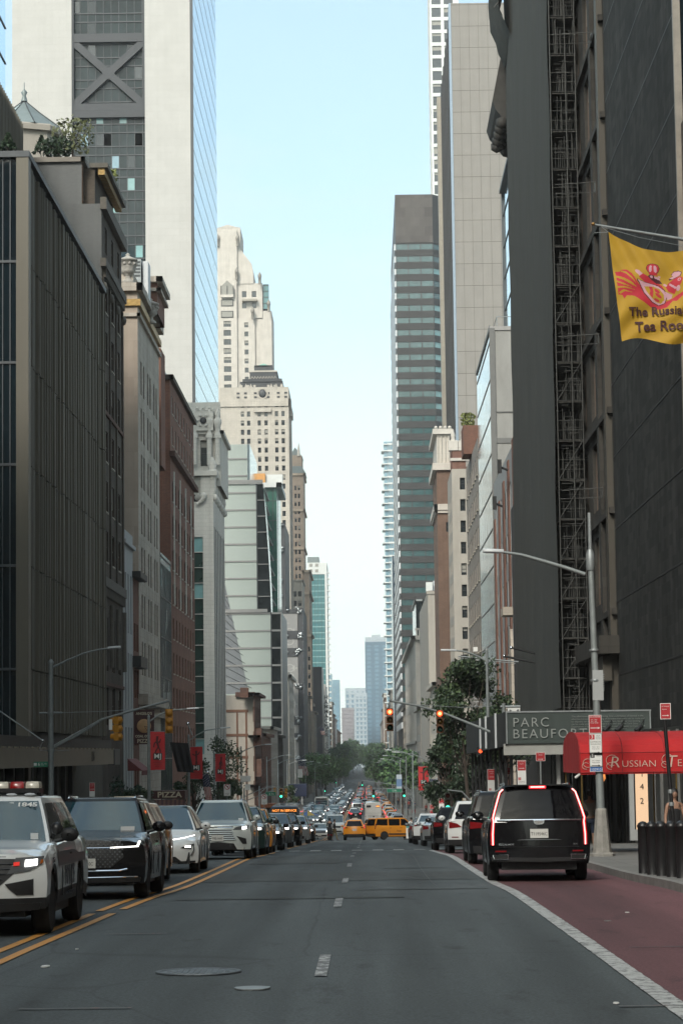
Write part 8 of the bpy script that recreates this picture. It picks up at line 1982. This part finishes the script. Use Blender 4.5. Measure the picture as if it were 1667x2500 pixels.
for nm_, pm, kw, x, y, lab in Q:
 kw = dict(kw); c = Car(pm, True, **kw); z = .74 if kw['H'] < 1.5 else .88
 generic_front(c, z, True); generic_rear(c, z + .12)
 if 'cab' in nm_: taxi_extras(c)
 c.build(nm_, lab, 'car', (x, y))
c = Car(PAINT['bus_grey'], L=5.3, W=2.02, H=2.02, wb=3.2, fo=.95, nose=1.08, cowl=1.3, belt=1.28, deck=1.3, tail=1.3, ws=1.0, rf=1.75, rr=5.0, rb=5.2, roofw=.82, rails=False); generic_front(c, .92, False); generic_rear(c, 1.1)
c.build('dark_blue_van', 'dark blue van whose roof shows behind the police car', 'van', (-8.35, 47))
c = Car(PAINT['black'], L=5.4, W=2.06, H=1.95, wb=3.07, fo=.95, r=.41, rock=.34, nose=1.12, cowl=1.25, belt=1.22, deck=1.25, tail=1.22, ws=1.4, rf=2.1, rr=5.05, rb=5.36, roofw=.71, cf=.24, cr=.16, rlean=.03, fbot=.32, rbot=.42, glass='t', trim=1, rw0=.05, spk=5, win=((.10, .38), (.41, .68), (.71, .95)))
X = c.W2
def rearpt(x, t):
 f, r, w, z = c.G(t); return (x, r - .06 * min(1, abs(x) / w) ** 3 + .03, z)
q = c.mb('tail_light')
for sg in (-1, 1):
 pts = [(sg * .925, c.yr(.93, .74) + .02, .74), (sg * .925, c.yr(.93, .95) + .02, .95), (sg * .905, c.yr(.92, 1.17) + .02, 1.20)] + [(sg * (c.G(t)[2] + .015 - .045 * (t > .9)), c.G(t)[1] - .02, c.G(t)[3]) for t in (.12, .35, .6, .85, .93)]
 q.tube(pts, [.024, .026, .026, .025, .022, .02, .017, .014], taill, 8); q.tube([(a_, b_ + .024, c_) for a_, b_, c_ in pts], .013, tailw, 6)
 q.tube([(a_ + sg * .035, b_ - .01, c_) for a_, b_, c_ in pts[:4]], .02, lensr, 6)
f, r, w, z = c.G(.97); q = c.mb('brake_light'); q.box(-.14, .14, r + .02, r + .06, z + .0, z + .028, tailw); q.box(-.17, .17, r + .015, r + .05, z - .012, z + .04, taill)
q = c.mb('roof_spoiler'); q.box(-w + .05, w - .05, r - .05, r + .1, z + .035, z + .06, PAINT['black'])
q = c.mb('chrome_strip'); q.tube([(x, c.yr(x, 1.23) + .03, 1.235) for x in [-.84 + 1.68 * i / 8 for i in range(9)]], .017, chrome, 6)
c.patch('chrome_strip', [((0, .835), (.45, .835), (.34, .85), (0, .85))], rimm, front=False, off=.03, n=3)
q = c.mb('crest_emblem'); ye = c.yr(0, 1.19) + .035
q.prism([(-.11, 1.225), (.11, 1.225), (.10, 1.17), (.06, 1.145), (0, 1.14), (-.06, 1.145), (-.10, 1.17)], lambda u, v, w_: (u, ye + w_, v), .025, chrome)
q.prism([(-.075, 1.213), (.075, 1.213), (.066, 1.175), (0, 1.155), (-.066, 1.175)], lambda u, v, w_: (u, ye + .026 + w_, v), .006, mat('emblem_silver', (.3, .29, .28), .4, metal=.5, var=.3, scale=30))
c.plate('T119546C', .965, False, w=.36, h=.18)
for s_, x_, sz in (('ESCALADE', .66, .05), ('SUV', -.72, .038)): c.mb('lettering').add(textmb(s_, sz, chrome, .002, 1.3), Matrix.Translation((x_ * 1.0, c.yr(x_, .75) + .02, .75)) @ Matrix.Rotation(math.pi, 4, 'Z'))
c.patch('lower_bumper', [((0, .40), (.95, .42), (.97, .50), (0, .48))], dark, front=False, off=.012)
c.patch('fog_light', [((.66, .60), (.88, .60), (.88, .63), (.66, .63))], lensr, front=False, off=.015)
for k in range(2): c.bar('exhaust_tip', [(.62, .545 - k * .09), (.93, .545 - k * .09)], .009, chrome, front=False, off=.03)
c.bar('exhaust_tip', [(.62, .545), (.64, .455)], .008, chrome, front=False, off=.03); c.bar('exhaust_tip', [(.93, .545), (.90, .455)], .008, chrome, front=False, off=.03)
c.bar('bumper_crease', [(0, .70), (.80, .70)], .006, rimd, front=False)
c.patch('exhaust_tip', [((.64, .46), (.90, .46), (.92, .54), (.63, .54))], inkb, front=False, off=.018)
c.build('large_black_suv', 'large black SUV with tall glowing red tail lights in the red bus lane', 'car', (3.50, 51.55), math.pi + R(-1.2))
c = Car(PAINT['black'], L=5.2, W=2.0, H=1.88, wb=3.0, fo=.95, r=.40, nose=1.08, cowl=1.2, belt=1.18, deck=1.2, tail=1.18, ws=1.4, rf=2.1, rr=4.85, rb=5.15, roofw=.70, glass='t', trim=1); generic_front(c, .95, False); generic_rear(c, 1.0)
c.build('black_suv', 'black SUV with chrome roof rails directly ahead of the large black SUV', 'car', (3.62, 65.3), math.pi)
c = Car(PAINT['white'], L=4.9, W=1.94, H=1.76, wb=2.93, fo=.9, r=.38, nose=.98, cowl=1.12, belt=1.10, deck=1.14, tail=1.12, ws=1.4, rf=2.1, rr=4.4, rb=4.82, roofw=.62, clad=1); X = c.W2; generic_front(c, .9, False)
c.patch('tail_light', [((.50, .88), (.92, .84), (.93, 1.06), (.66, 1.0))], lensr, front=False, off=.015); c.plate('KLM 3307', .80, False)
c.patch('rear_bumper', [((0, .30), (.86, .32), (.84, .46), (0, .44))], dark, front=False); c.patch('reflector', [((.62, .53), (.84, .53), (.84, .56), (.62, .56))], lensr, front=False)
c.build('white_suv', 'white SUV with dark red wedge tail lights, second ahead of the large black SUV', 'car', (3.68, 84.2), math.pi)
c = Car(PAINT['black'], L=4.9, W=1.92, H=1.70, glass='t'); generic_front(c, .9, False); generic_rear(c, 1.0); c.build('black_suv', 'black SUV squeezed between the white SUV and the grey sedan, right', 'car', (3.55, 98), math.pi)
SED = dict(L=4.85, W=1.86, H=1.45, wb=2.86, fo=.85, r=.335, nose=.80, cowl=.97, belt=.95, deck=1.03, tail=.98, ws=1.5, rf=2.4, rr=3.55, rb=4.35, roofw=.55)
c = Car(PAINT['silver'], **SED); generic_front(c, .72, False); generic_rear(c, .86, False, wide=.30); c.build('grey_sedan', 'blue-grey sedan with red wedge lights parked on the right', 'car', (3.52, 117), math.pi)
c = Car(PAINT['white'], L=4.7, W=1.9, H=1.60, nose=.86, cowl=1.02, belt=1.02, deck=1.12, tail=1.06, ws=1.3, rf=2.1, rr=3.7, rb=4.5, roofw=.58, clad=1, rails=False); generic_front(c, .84, False)
c.patch('tail_light', [((.56, .98), (.90, .93), (.91, 1.0), (.60, 1.05))], lensr, front=False); c.build('white_crossover', 'white sloping-back crossover parked on the right before the grey sedan', 'car', (3.35, 128.5), math.pi)
c = Car(PAINT['grey'], **SED); generic_front(c, .72, False); generic_rear(c, .86); c.build('dark_sedan', 'dark sedan parked beyond the white crossover, right', 'car', (3.3, 139), math.pi)
c = Car(PAINT['taxi_yellow'], L=4.6, W=1.87, H=1.70, wb=2.69, fo=.93, r=.355, nose=.96, cowl=1.1, belt=1.08, deck=1.12, tail=1.12, ws=1.3, rf=2.0, rr=4.1, rb=4.5, roofw=.60, clad=1)
generic_front(c, .88); c.patch('tail_light', [((.52, 1.00), (.90, .98), (.90, 1.07), (.56, 1.07))], lensr, front=False); c.patch('tail_light', [((.80, 1.0), (.88, 1.0), (.88, 1.06), (.80, 1.06))], taill, front=False, off=.03, n=2); c.plate('Y218 33C', .86, False)
c.patch('rear_bumper', [((0, .28), (.85, .30), (.80, .52), (0, .50))], dark, front=False); taxi_extras(c)
tx = c; o_tx = c.build('yellow_taxi', 'yellow taxi seen from behind, in the middle of the road beyond the crosswalk', 'car', (-1.05, 206), math.pi)
c2 = Car(PAINT['taxi_yellow'], False, L=4.6, W=1.87, H=1.70, wb=2.69, clad=1); generic_front(c2, .88); generic_rear(c2, 1.05, 'lit'); taxi_extras(c2)
c2.build('yellow_taxi', 'second yellow taxi directly ahead of the centre one', 'car', (-1.15, 247), math.pi, single=True)
c = Car(PAINT['taxi_yellow'], L=4.82, W=1.84, H=1.84, wb=3.06, fo=.85, r=.33, nose=1.0, cowl=1.22, belt=1.14, deck=1.2, tail=1.18, ws=.95, rf=1.75, rr=4.6, rb=4.78, roofw=.76, cf=.25, cr=.08, rails=False, clad=0, mirm=dark, win=((.06, .33), (.36, .64), (.67, .96)))
generic_front(c, .85, False); c.patch('tail_light', [((.82, .90), (.90, .90), (.88, 1.35), (.82, 1.35))], lensr, front=False); c.patch('rear_bumper', [((0, .30), (.88, .30), (.88, .52), (0, .52))], dark, front=False); taxi_extras(c)
q = c.mb('side_moulding'); q.box(.915, .945, -1.1, 1.1, .42, .52, dark); q.box(-.945, -.915, -1.1, 1.1, .42, .52, dark)
c.build('yellow_taxi_van', 'yellow taxi van turned sideways across the right lanes', 'van', (2.35, 206.5), R(118))
def bus(label, loc, rz, body, dest=None, rear=False, L=12.0, W=2.55, H=3.1, name='city_bus'):
 z = road(loc[1]); root = thing(name, label, 'bus', (*loc, z), rz); b = MB(); h2 = W / 2
 prof = [(-h2 + .06, .35), (-h2, .6), (-h2, H - .35), (-h2 + .22, H - .04), (0, H), (h2 - .22, H - .04), (h2, H - .35), (h2, .6), (h2 - .06, .35)]
 rows = [[(x * k, y, .35 + (zz - .35) * k2) for x, zz in prof] for y, k, k2 in ((-L/2, .93, .97), (-L/2 + .12, .985, .995), (-L/2 + .4, 1, 1), (L/2 - .3, 1, 1), (L/2 - .08, .985, .995), (L/2, .94, .97))]
 b.grid(rows, body, False); b.face(rows[0], body); b.face(rows[-1], body); b.box(-h2 + .1, h2 - .1, -L/2 + .2, L/2 - .2, .25, .5, dark); b.build('body', root)
 b = MB()
 for sg in (-1, 1):
  for k in range(7): y = -L/2 + .8 + k * 1.5; b.box(sg * h2 - .02 * sg - .005, sg * h2 + .012, y, y + 1.4, 1.3, 2.4, cglass2) if sg > 0 else b.box(-h2 - .012, -h2 + .02, y, y + 1.4, 1.3, 2.4, cglass2)
 b.build('side_window', root)
 b = MB(); b.box(-h2 + .15, h2 - .15, -L/2 - .02, -L/2 + .05, 1.05, 2.45, cglass); b.build('windscreen', root)
 b = MB(); b.box(-h2 + .2, h2 - .2, -L/2 - .03, -L/2 + .05, 2.5, 2.85, black)
 if dest: b.add(textmb(dest, .27, lamp('led_amber', (1, .32, .06), 1.2), .002, 1.0), T((0, -L/2 - .035, 2.68)))
 b.build('destination_sign', root)
 for x in (-.95, .95): b = MB(); b.ball((x, -L/2 - .01, .8), .12, headl, 8, (1.3, .4, 1)); b.build('headlight', root)
 b = MB(); b.box(-h2 + .12, h2 - .12, L/2 - .02, L/2 + .02, .35, .6, dark); b.box(h2 - .95, h2 - .3, L/2 - .01, L/2 + .03, 2.35, 2.65, black) if rear else None
 if rear:
  b.add(textmb('M57', .2, lamp('led_amber', (1, .32, .06), 1.2), .002), Matrix.Translation((h2 - .62 - 1.3, L/2 + .035, 2.5)) @ Matrix.Rotation(math.pi, 4, 'Z')) if False else None
  b.box(-h2 + .3, -h2 + .85, L/2 - .01, L/2 + .035, 2.36, 2.64, mat('orange_route_panel', (.3, .09, .02), .5, var=.2)); b.box(-h2 + .35, -h2 + .8, L/2 + .036, L/2 + .04, 2.44, 2.56, lamp('led_amber', (1, .32, .06), 1.2))
  for k in range(4): b.box(-.8, .8, L/2 - .01, L/2 + .015, .9 + k * .1, .93 + k * .1, galv)
  b.box(-1.15, 1.15, L/2 - .01, L/2 + .012, 1.5, 1.53, galv)
 b.build('rear_panel', root)
 for x in (-h2 + .08, h2 - .2):
  b = MB()
  for zz in (.75, 1.0): b.box(x, x + .12, L/2 - .01, L/2 + .03, zz, zz + .12, lensr)
  b.build('tail_light', root)
 for y in (-L/2 + 2.6, L/2 - 2.8):
  for x in (-h2 + .16, h2 - .16): b = MB(); b.lathe([(.3, -.14), (.48, -.13), (.5, 0), (.48, .13), (.3, .14), (.05, .1)], (x, y, .5), rubber, 16, axis='x'); b.build('wheel', root)
 for x in (-h2 - .22, h2 + .1): b = MB(); b.box(x, x + .12, -L/2 - .3, -L/2 - .2, 1.9, 2.3, black); b.build('mirror', root)
 return root
bus('boxy white bus seen from behind with an orange route panel', (.95, 366), math.pi, paint('bus_white', (.58, .56, .52)), rear=True, L=11)
bus('dark city bus with amber letters NOT IN SERVICE behind the oncoming queue', (-6.75, 206), 0, PAINT['bus_grey'], dest='NOT IN SERVICE')
bus('pale bus or food truck with a lit front among the far left traffic', (-8.6, 470), 0, paint('pale_truck', (.5, .52, .5)))
Y = 222; a = at(775, 2004, Y); root = thing('food_cart', 'yellow street food cart under a blue and yellow umbrella', 'food cart', (a.x - .6, Y, road(Y)))
m = MB(); m.box(-.65, .75, 0, 1.4, .35, 1.45, mat('cart_yellow', (.4, .27, .04), .5, var=.2)); m.box(-.7, .8, -.05, 1.45, 1.45, 1.5, galv); m.box(-.62, .7, -.02, 0, .8, 1.1, mat('cart_panel', (.12, .12, .05), .6, var=.5, scale=9)); m.build('counter', root)
m = MB()
for x in (-.5, .6): m.lathe([(.05, -.05), (.22, -.04), (.22, .04), (.05, .05)], (x, .3, .22), rubber, 12, axis='x')
m.build('wheel', root)
m = MB(); m.tube([(-.3, .6, 1.4), (-.3, .6, 2.3)], .03, galv, 6);
for k in range(8):
 q0, q1 = 2 * math.pi * k / 8, 2 * math.pi * (k + 1) / 8; m.face([(-.3, .6, 2.62), (-.3 + 1.0 * math.cos(q0), .6 + 1.0 * math.sin(q0), 2.15), (-.3 + 1.0 * math.cos(q1), .6 + 1.0 * math.sin(q1), 2.15)], (MATS['cart_yellow'], signblue)[k % 2])
m.build('umbrella', root)
SLOT = PAINT['white']
PROT = {}
def proto(key, c, rear_lit=False):
 o = c.build(key, None, 'car', (0, -120), single=True); PROT[key] = o
 return o
def mk(kind):
 if kind == 'suv': c = Car(SLOT, False, L=4.8, W=1.9, H=1.7)
 elif kind == 'sedan': c = Car(SLOT, False, **SED)
 elif kind == 'van': c = Car(SLOT, False, L=5.4, W=2.0, H=2.15, wb=3.3, nose=1.1, cowl=1.35, belt=1.3, deck=1.4, tail=1.4, ws=.9, rf=1.6, rr=5.1, rb=5.3, roofw=.85, rails=False)
 else: c = Car(SLOT, False, L=4.7, W=1.87, H=1.7); taxi_extras(c)
 z = .74 if kind == 'sedan' else .9
 generic_front(c, z, True); generic_rear(c, z + .12, True); return c
for k_ in ('suv', 'sedan', 'van', 'cab'): proto(k_, mk(k_))
KN = {'suv': ('suv', 'SUV'), 'sedan': ('sedan', 'sedan'), 'van': ('van', 'van'), 'cab': ('yellow_taxi', 'taxi')}
CN = [('white', 5), ('silver', 5), ('black', 6), ('grey', 5), ('blue', 2), ('pale_blue', 2), ('red', 1)]
CL = [c_ for c_, n_ in CN for _ in range(n_)]
rr = random.Random(99)
def far_car(kind, colr, x, y, rz, label, first=set()):
 src = PROT[kind]; nm_ = KN[kind][0]
 if kind in first: o = src.copy(); COL.objects.link(o)
 else: o = src; first.add(kind)
 o.name = (('' if kind == 'cab' else colr + '_') + nm_)
 for i, sl_ in enumerate(o.material_slots):
  if sl_.material == SLOT: sl_.link = 'OBJECT'; sl_.material = PAINT['taxi_yellow' if kind == 'cab' else colr]
 slp = (road(y + 2) - road(y - 2)) / 4
 o.location = (x, y, road(y) + .004); o.rotation_euler = (math.atan(slp) * math.cos(rz), 0, rz)
 tag(o, label, 'van' if kind == 'van' else 'taxi' if kind == 'cab' else 'car', 'vehicles in the far traffic'); return o
for kind, colr, x, y, rz, lab in (('sedan', 'white', -4.1, 213, 0, 'small white car with bright headlights facing us beside the scooter rider'),
 ('van', 'white', -3.4, 262, 0, 'white van behind the scooter rider, oncoming'), ('suv', 'silver', -6.9, 250, 0, 'silver SUV just left of the white van'),
 ('sedan', 'silver', 2.3, 262, math.pi, 'silver car ahead of the second yellow taxi'), ('suv', 'black', -.4, 540, math.pi, 'black SUV with red lights left of the white bus'),
 ('sedan', 'white', -7.2, 158, 0, 'white car roof showing behind the black SUV of the near queue'), ('suv', 'grey', -7.4, 146, 0, 'grey SUV in the left kerb lane beside the near queue'),
 ('suv', 'black', -4.4, 148, 0, 'black SUV next behind the near oncoming queue'), ('sedan', 'black', -4.5, 168, 0, 'black car last before the dark bus')):
 far_car(kind, colr, x, y, rz, lab)
lanes = [('outer left', -10.6, 320, 0), ('second left', -8.0, 338, 0), ('inner left', -5.2, 330, 0), ('inner right', -2.0, 400, math.pi), ('centre right', 1.0, 420, math.pi), ('parked right', 3.9, 318, math.pi)]
for ln, x, y0_, rz in lanes:
 y = y0_; k = 1
 while y < 1480 and k < 46:
  kind = rr.choice(('suv', 'suv', 'sedan', 'sedan', 'cab' if rz else 'suv', 'van' if rr.random() < .3 else 'sedan')); colr = rr.choice(CL)
  far_car(kind, colr, x + rr.uniform(-.3, .3), y, rz, f'{"yellow taxi" if kind == "cab" else colr.replace("_", " ") + " " + KN[kind][1]}, vehicle {k} of the far {ln} lane beyond the avenue')
  k += 1; y += rr.uniform(6.8, 12) * (1 if y < 700 else 1.7) if ln != 'outer left' else rr.uniform(7, 15) * (1 if y < 700 else 3)
  for c0, c1 in ((596, 632),):
   if c0 - 3 < y < c1: y = c1 + 4
# ================================================================== PEOPLE
skin = mat('skin', (.30, .17, .115), .55, var=.05); skin2 = mat('skin_deep', (.20, .11, .07), .55, var=.05); hairb = mat('black_hair', (.012, .009, .008), .5, var=.2, scale=20, stretch=(1, 1, .2))
def skinmesh(name, pts, edges, rad, m, sub=2):
 """one continuous tapered surface grown over a stick skeleton"""
 me = bpy.data.meshes.new(name); me.from_pydata(pts, edges, [])
 o = bpy.data.objects.new(name, me); COL.objects.link(o)
 b = bmesh.new(); b.from_mesh(me); lay = b.verts.layers.skin.verify(); b.verts.ensure_lookup_table()
 for i, v in enumerate(b.verts): r = rad[i]; v[lay].radius = r if isinstance(r, tuple) else (r, r); v[lay].use_root = (i == 0)
 b.to_mesh(me); b.free()
 o.modifiers.new('s', 'SKIN').use_smooth_shade = True; mo = o.modifiers.new('u', 'SUBSURF'); mo.levels = sub; mo.render_levels = sub
 dg = bpy.context.evaluated_depsgraph_get(); out = bpy.data.meshes.new_from_object(o.evaluated_get(dg)); bpy.data.objects.remove(o); bpy.data.meshes.remove(me)
 out.name = name; out.materials.clear(); out.materials.append(m)
 for p in out.polygons: p.material_index = 0; p.use_smooth = True
 return out
def person(label, loc, rz, H=1.68, top='tank', topm=None, legm=None, hair='long', sk=None, stride=.12, arms=((.0, .25), (.0, .25)), detail=True, group=None, hairm=None, shorts=False):
 """faces -y; arms: forward swing and elbow bend for left and right; returns the root"""
 k = H / 1.7; sk = sk or skin; J = []; E = []; Rr = []
 def j(x, y, z, r, par=None):
  J.append((x * k, y * k, z * k)); Rr.append(tuple(q * k for q in r) if isinstance(r, tuple) else r * k)
  if par is not None: E.append((par, len(J) - 1))
  return len(J) - 1
 pel = j(0, 0, .93, (.145, .10)); wai = j(0, .01, 1.07, (.115, .085), pel); che = j(0, .005, 1.26, (.145, .10), wai); shl = j(0, .01, 1.39, (.10, .07), che)
 nk = j(0, .005, 1.47, .046, shl); nk2 = j(0, -.005, 1.52, .045, nk)
 chin = j(0, -.02, 1.565, (.055, .062), nk2); hd = j(0, -.01, 1.62, (.068, .082), chin); crn = j(0, 0, 1.675, (.06, .07), hd)
 JT = {}
 for s, (sw, be) in ((-1, arms[0]), (1, arms[1])):
  sh = j(s * .155, .01, 1.385, .048, shl); ey = -.27 * math.sin(sw); ez = -.27 * math.cos(sw)
  el = j(s * .205, .02 + ey, 1.385 + ez, .036, sh); a2 = sw + be; wy = -.24 * math.sin(a2); wz = -.24 * math.cos(a2)
  wr = j(s * .215, .02 + ey + wy, 1.385 + ez + wz, .025, el); JT[s] = (sh, el, wr); d = Vector((0, -math.sin(a2), -math.cos(a2)))
  w = Vector(J[wr]) / k
  pm_ = w + d * .055; pl = j(*pm_, (.016, .034), wr)
  if detail:
   n = Vector((0, d.z, -d.y))
   for f in range(4):
    b0 = pm_ + d * .035 + n * (.026 - .018 * f); L = (.062, .072, .068, .052)[f]
    a_ = j(*b0, .0095, pl); c_ = j(*(b0 + d * L * .5 - Vector((s * .006, 0, 0))), .0085, a_); j(*(b0 + d * L * .92 - Vector((s * .02, 0, 0))), .007, c_)
   t0 = w + d * .025 + n * .03; a_ = j(*t0, .011, wr); j(*(t0 + d * .035 + n * .02), .009, a_)
 LG = {}
 for s in (-1, 1):
  sw = stride * s; hp = j(s * .085, 0, .86, .085, pel); kn = j(s * .09, -.45 * math.sin(sw) , .86 - .40 * math.cos(sw), .055, hp)
  an = j(s * .09, -.82 * math.sin(sw) + .03, .075 + abs(sw) * .05, .034, kn); j(s * .10, -.82 * math.sin(sw) - .12, .035, (.036, .028), an); LG[s] = (hp, kn, an)
 root = thing('person', label, 'person', (loc[0], loc[1], loc[2] if len(loc) > 2 else road(loc[1]) + .155), rz, group)
 body = link('body', skinmesh('body', J, E, Rr, sk, 2 if detail else 1), root)
 def shell(name, ids, grow, m):
  mp = {i: n for n, i in enumerate(ids)}; e = [(mp[a], mp[b]) for a, b in E if a in mp and b in mp]
  return link(name, skinmesh(name, [J[i] for i in ids], e, [tuple(q + grow for q in (Rr[i] if isinstance(Rr[i], tuple) else (Rr[i],) * 2)) for i in ids], m, 2 if detail else 1), root)
 topm = topm or fbk; legm = legm or mat('jeans', (.03, .045, .08), .8, var=.2)
 if top == 'tank':
  link('top', skinmesh('top', [J[pel], J[wai], J[che], (0, .008 * k, 1.335 * k)], [(0, 1), (1, 2), (2, 3)], [tuple(q + .016 for q in Rr[i]) for i in (pel, wai, che)] + [(.118 * k, .088 * k)], topm), root); m = MB()
 else: shell('top', [pel, wai, che, shl] + [q for s in (-1, 1) for q in (JT[s][:2] if top == 'tee' else JT[s])], .016, topm); m = None
 if m is not None:
  for s in (-1, 1): m.tube([(s * .075 * k, -.095 * k, 1.335 * k), (s * .085 * k, -.065 * k, 1.40 * k), (s * .08 * k, 0, 1.435 * k), (s * .07 * k, .07 * k, 1.38 * k)], .007, topm, 5)
  m.build('top_strap', root)
 shell('shorts' if shorts else 'trousers', [pel] + [q for s in (-1, 1) for q in (LG[s][:2] if shorts else LG[s])], .014, legm)
 m = MB()
 for s in (-1, 1): f = J[LG[s][2]]; m.grid([[(f[0] + sx * .045 * k, f[1] + yy * k, zz * k) for sx in (-1, 1)] for yy, zz in ((.07, 0), (.07, .08), (-.02, .09), (-.12, .05), (-.2, .035), (-.2, 0))], dark, False); m.box(f[0] - .045*k, f[0] + .045*k, f[1] - .2*k, f[1] + .07*k, 0, .03*k, dark)
 m.build('shoe', root)
 hc = Vector(J[hd]); hm = hairm or hairb; m = MB()
 m.ball((hc.x, hc.y + .022 * k, hc.z + .022 * k), .098 * k, hm, 14, (.92, 1.0, 1.02))
 if hair == 'long': m.grid([[((hc.x + (.085 + .0 * z_) * k * math.cos(a)), hc.y + (.03 + .08 * math.sin(a)) * k, hc.z + z_ * k) for a in [R(-15 + 210 * q / 10) for q in range(11)]] for z_ in (.03, -.05, -.13, -.2)], hm, True)
 m.build('hair', root)
 if detail:
  fm = MB(); fy = hc.y - .083 * k
  fm.ball((0, fy - .002, hc.z - .008 * k), .014 * k, sk, 8, (.8, 1.1, 1.5))
  for s in (-1, 1): fm.ball((s * .072 * k, hc.y + .005, hc.z - .005 * k), .018 * k, sk, 8, (.45, .8, 1.3))
  fm.ball((0, hc.y - .02 * k, hc.z - .01 * k), .078 * k, sk, 12, (.86, .86, 1.15)); fm.build('face', root)
  for s in (-1, 1):
   e = MB(); e.ball((s * .027 * k, fy + .014 * k, hc.z + .012 * k), .010 * k, inkb, 8, (1.3, .5, .6)); e.box(s * .027 * k - .016 * k, s * .027 * k + .016 * k, fy + .006 * k, fy + .012 * k, hc.z + .03 * k, hc.z + .035 * k, hm); e.build('eye', root)
  e = MB(); e.ball((0, fy + .012 * k, hc.z - .045 * k), .017 * k, mat('lips', (.25, .07, .06), .5, var=0), 8, (1.2, .4, .4)); e.build('mouth', root)
 return root
p = at(1646, 1990, 51.5)
person('woman with dark hair in a black strappy top behind the bollards', (p.x, 51.5), R(6), 1.66, 'tank', fbk, hair='long', stride=.15, arms=((.05, .2), (.1, .25)))
p = at(1439, 1990, 71); person('person in a pale top half hidden between the large black SUV and lamp post', (p.x, 71), math.pi, 1.72, 'tee', mat('tee_pale', (.25, .23, .2), .8, var=.1), shorts=True, hair='short')
p = at(1004, 2020, 203); person('dark-clothed person standing behind the valet sign', (p.x, 203, road(203)), R(160), 1.8, 'tee', fbk, mat('dark_shorts', (.06, .06, .06), .8, var=.1), shorts=True, hair='short')
p = at(805, 2040, 197); z0 = road(197)
root = thing('scooter', 'dark motor scooter ridden away from us on the centre line', 'scooter', (p.x, 197, z0)); m = MB()
for y in (-.6, .62): m.lathe([(.12, -.05), (.25, -.05), (.27, 0), (.25, .05), (.12, .05)], (0, y, .27), rubber, 16, axis='x')
m.build('wheel', root); m = MB(); m.box(-.14, .14, -.55, .15, .42, .72, black); m.box(-.13, .13, -.1, .5, .25, .34, black); m.tube([(0, .62, .3), (0, .45, .95), (0, .42, 1.05)], .035, black, 6); m.tube([(-.32, .4, 1.03), (.32, .4, 1.03)], .02, black, 5); m.box(-.2, .2, .42, .5, .4, .95, black)
m.box(-.2, .2, -.72, -.55, .4, .55, lensr); m.build('frame', root); m = MB(); m.box(-.14, .14, -.5, .2, .72, .8, dark); m.box(-.22, .22, -.95, -.5, .7, 1.1, dark); m.build('seat', root)
J_ = person('dark-clothed rider with helmet leaning on the scooter', (p.x, 197, z0 + .0), math.pi, 1.8, 'long', fbk, fbk, hair='short', arms=((.9, .2), (.9, .2)), stride=.10)
p = at(822, 2035, 196); person('second figure crossing beside the scooter rider in light trousers', (p.x - .2, 198, road(198)), R(90), 1.7, 'long', fbk, mat('khaki', (.25, .2, .1), .8, var=.1), hair='short', stride=.3)
p = at(997, 2030, 200); root = thing('valet_sign', 'white A-frame board with teal top lettered VALET beside the taxi van', 'sign', (p.x, 200, road(200))); m = MB()
a, b = at(992, 2050, 200), at(1002.5, 2017, 200); m.box(-.2, .2, -.02, .02, .1, 1.15, white); m.box(-.2, .2, -.025, .025, .95, 1.15, mat('teal_board', (.08, .3, .28), .5, var=.05)); m.build('board', root)
m = MB(); m.box(-.42, .42, -.25, .25, 0, .09, black); m.build('foot', root); m = MB()
for k, ch in enumerate('VALET'): m.add(textmb(ch, .17, inkb, .002), T((0, -.03, .86 - k * .155)))
m.build('lettering', root)
PC = [mat('cloth_' + n_, c_, .85, var=.15) for n_, c_ in (('navy', (.03, .04, .08)), ('cream', (.4, .37, .3)), ('grey', (.12, .12, .12)), ('red', (.25, .03, .03)), ('blue', (.08, .14, .25)), ('black', (.015, .015, .015)))]
pp = [person('pedestrian in navy on the far right pavement, nearest of the walkers', (8.6, 172), 0, 1.72, 'tee', PC[0], PC[5], 'short', arms=((.3, .3), (-.3, .2)), stride=.3, detail=False, group='people walking on the pavements'),
      person('pedestrian in cream on the left pavement, nearest of the walkers', (-16.3, 235), math.pi, 1.68, 'tee', PC[1], PC[0], 'long', arms=((-.3, .2), (.3, .3)), stride=-.3, detail=False, group='people walking on the pavements'),
      person('pedestrian in red crossing at the avenue, left', (-11.5, 290), R(90), 1.75, 'long', PC[3], PC[5], 'short', stride=.35, detail=False, group='people walking on the pavements')]
rr = random.Random(5)
for i in range(44):
 c = dup(pp[i % 3]); side = -1 if i % 2 else 1
 y = 200 + i * 9 + rr.uniform(-4, 4); x = (rr.uniform(6.2, 10.6) if side > 0 else rr.uniform(-18, -13.8)); zz = road(y) + .155
 if 272 < y < 308: x = rr.uniform(-11, 3); zz = road(y)
 c.location = (x, y, zz); c.rotation_euler = (0, 0, rr.choice((0, math.pi)) + rr.uniform(-.3, .3)); s_ = rr.uniform(.93, 1.06); c.scale = (s_, s_, s_)
 c['label'] = f'walker in {("navy", "cream", "red")[i % 3]} far down the {"left" if side < 0 else "right"} side, number {i // 2 + 2}'
# ================================================================== AIR
h = MB(); h.box(-3600, 3600, -650, 5500, -16.5, 330, mat('haze_shell', (1, 1, 1), 1, var=0))
ho = h.build('haze'); ho['kind'] = 'stuff'; hm_ = bpy.data.materials.new('haze'); hm_.use_nodes = True; n = hm_.node_tree; n.nodes.clear()
o_ = n.nodes.new('ShaderNodeOutputMaterial'); v = n.nodes.new('ShaderNodeVolumePrincipled'); v.inputs['Density'].default_value = .00013; v.inputs['Color'].default_value = (.97, .99, 1.0, 1); v.inputs['Anisotropy'].default_value = 0.0
n.links.new(v.outputs[0], o_.inputs['Volume']); ho.data.materials.clear(); ho.data.materials.append(hm_)
